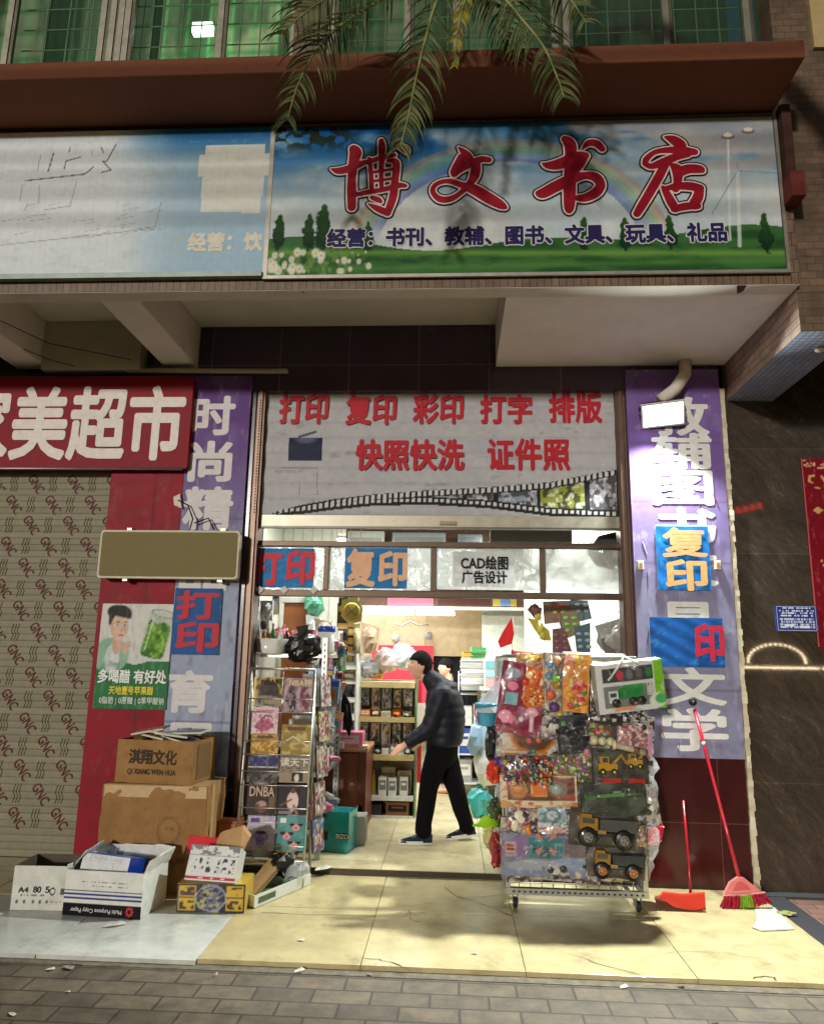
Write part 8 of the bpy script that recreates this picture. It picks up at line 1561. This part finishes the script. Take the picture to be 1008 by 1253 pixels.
m = MB(); tpn = P(617, 826, 5.70); n = 18; V = [c_ + Vector((.098 * math.cos(6.283 * j / n), .098 * math.sin(6.283 * j / n), .10)) for j in range(n)] + [c_ + Vector((.07 * math.cos(6.283 * j / n) + .02, .07 * math.sin(6.283 * j / n), .20)) for j in range(n)] + [tpn + Vector((.012 * math.cos(6.283 * j / n), .012 * math.sin(6.283 * j / n), 0)) for j in range(n)]; m.add(V, [(i * n + j, i * n + (j + 1) % n, (i + 1) * n + (j + 1) % n, (i + 1) * n + j) for i in range(2) for j in range(n)], (220, 224, 228), smooth=True); m.build('net', M_NET, bk, world=True)
m = MB(); m.tube([c_ + Vector((.03, -.03, .12)), P(613, 846, 5.72)], .006, (90, 110, 140), 6); m.tube([c_ + Vector((.045, -.03, .12)), P(617, 848, 5.72)], .006, (206, 206, 214), 6); m.build('spade', 'gloss', bk, world=True)
def side(label, px, py, Y, s, cols, seed, name='toy_bag', jit=.2):
    m = MB(); r = random.Random(seed); m.ball((0, 0, 0), s, cols[0], 12, jit=jit)
    for k in range(16): a, b = r.uniform(-1.5, 1.5), r.uniform(-1.1, 1.1); m.ball((s[0] * .9 * math.sin(a) * math.cos(b), -s[1] * .95 * math.cos(a) * math.cos(b), s[2] * .95 * math.sin(b)), min(s) * r.uniform(.2, .45), r.choice(cols), 7)
    o = m.build(name, 'film'); o.location = P(px, py, Y); tag(o, label, 'toy', 'toys along the left side of the stand')
side('black and silver toy bag at the left side below the blue bucket', 602, 908, 5.72, (.06, .10, .14), [(46, 44, 48), (90, 90, 96), (150, 150, 156), (30, 30, 34)], 3)
side('purple toy bag on the left side of the stand', 612, 926, 5.60, (.05, .07, .07), [(80, 50, 110), (60, 40, 90), (120, 80, 150)], 5)
side('red and orange toy pepper bag on the left side of the stand', 604, 944, 5.62, (.055, .07, .085), [(206, 60, 40), (222, 110, 40), (190, 40, 40), (110, 150, 60)], 7)
side('green and brown toy bag low on the left side of the stand', 606, 990, 5.62, (.05, .07, .08), [(70, 90, 50), (110, 80, 60), (50, 60, 40)], 9)
side('wine red toy pack at the bottom left side of the stand', 607, 1040, 5.62, (.045, .08, .12), [(150, 50, 56), (120, 40, 46), (176, 90, 80)], 11)
side('yellow cream toy bag under the lime cap on the left side', 599, 1024, 5.85, (.05, .07, .09), [(190, 180, 120), (206, 196, 150), (150, 150, 90)], 13)
m = MB(); c = P(598, 1007, 5.75); m.lathe((0, 0, 0), [(.085, -.02), (.078, .0), (.06, .03), (.03, .045), (.004, .05)], (150, 196, 40), 20); m.prism([(-.12, -.05, -.022), (-.05, -.085, -.018), (-.05, .03, -.018), (-.12, .02, -.022)], (0, 0, .006), (140, 186, 36)); o = m.build('baseball_cap', 'cloth'); o.location = c; tag(o, 'lime green cap at the left side of the stand', 'cap')
for k, (z, cn, cc) in enumerate(((.55, 'grey', (150, 152, 150)), (.95, 'silver', (176, 180, 180)), (1.2, 'violet', (110, 90, 140)), (1.45, 'rose', (190, 110, 130)))):
    m = MB(); m.cbox((0, 0, 0), (.03, .26, .22), cc); m.cbox((-.017, 0, .03), (.004, .2, .12), tuple(min(230, q * 1.25) for q in cc)); o = m.build('toy_pack', 'film'); o.location = (RX0 - .02, 6.2, z); tag(o, '%s flat toy pack on the left flank of the stand towards the shop' % cn, 'toy', 'flat packs on the left flank of the stand')

# more packs peeping out between the front ones
rr = random.Random(12); FC = ['red', 'yellow', 'green', 'blue', 'pink', 'orange', 'white', 'purple', 'teal', 'black', 'brown', 'cream']
SP = [(626, 905), (648, 925), (681, 862), (684, 930), (700, 900), (722, 905), (730, 884), (752, 925), (690, 990), (706, 1028), (664, 1030), (628, 1018), (714, 952), (772, 952), (744, 986), (783, 990), (700, 1062), (745, 1030), (781, 900), (676, 890), (640, 942), (760, 1000), (640, 1066), (676, 1064), (716, 1066), (756, 1066)]
for k, (px, py) in enumerate(SP):
    cn = FC[k % 12]; w = rr.uniform(13, 22); h = rr.uniform(14, 24) if py < 1063 else 13; c2 = CW[FC[(k * 5 + 3) % 12]]
    toy('%s toy packet peeping out between the larger packs, %s across the stand' % (cn, '%s from the top' % ORD[k % 18] if False else ('left' if px < 670 else 'midway' if px < 730 else 'right')), (px - w, py - h, px + w, py + h), -.01 + .004 * (k % 4), .03, collage([tuple(q * .75 for q in CW[cn]), tuple(q * .8 for q in c2), (50, 46, 44), (170, 160, 150)], k * 7, 4), side=(60, 56, 54), fin='film', roll=rr.uniform(-12, 12), extra=lambda m, w, h, d, c2=c2: [m.ball((rr.uniform(-.3, .3) * w, -d / 2 - .006, rr.uniform(-.3, .3) * h), (w * .12, .02, w * .12), rr.choice([c2, (206, 206, 200), (60, 60, 60)]), 8) for _ in range(5)])
for k, (px, py, s) in enumerate(((792, 940, .07), (790, 1030, .09), (794, 965, .06), (786, 1060, .07))):
    m = MB(); m.ball((0, 0, 0), (s, s * .6, s * 1.3), (200, 204, 206), 12, jit=.25); o = m.build('clear_bag', M_CLEAR); o.location = P(px, py, 5.5); tag(o, 'empty crinkled clear bag on the right edge of the stand, %s' % ['above the crimson ball', 'under the crimson ball', 'beside the light blue toy', 'lowest of them'][k], 'bag')
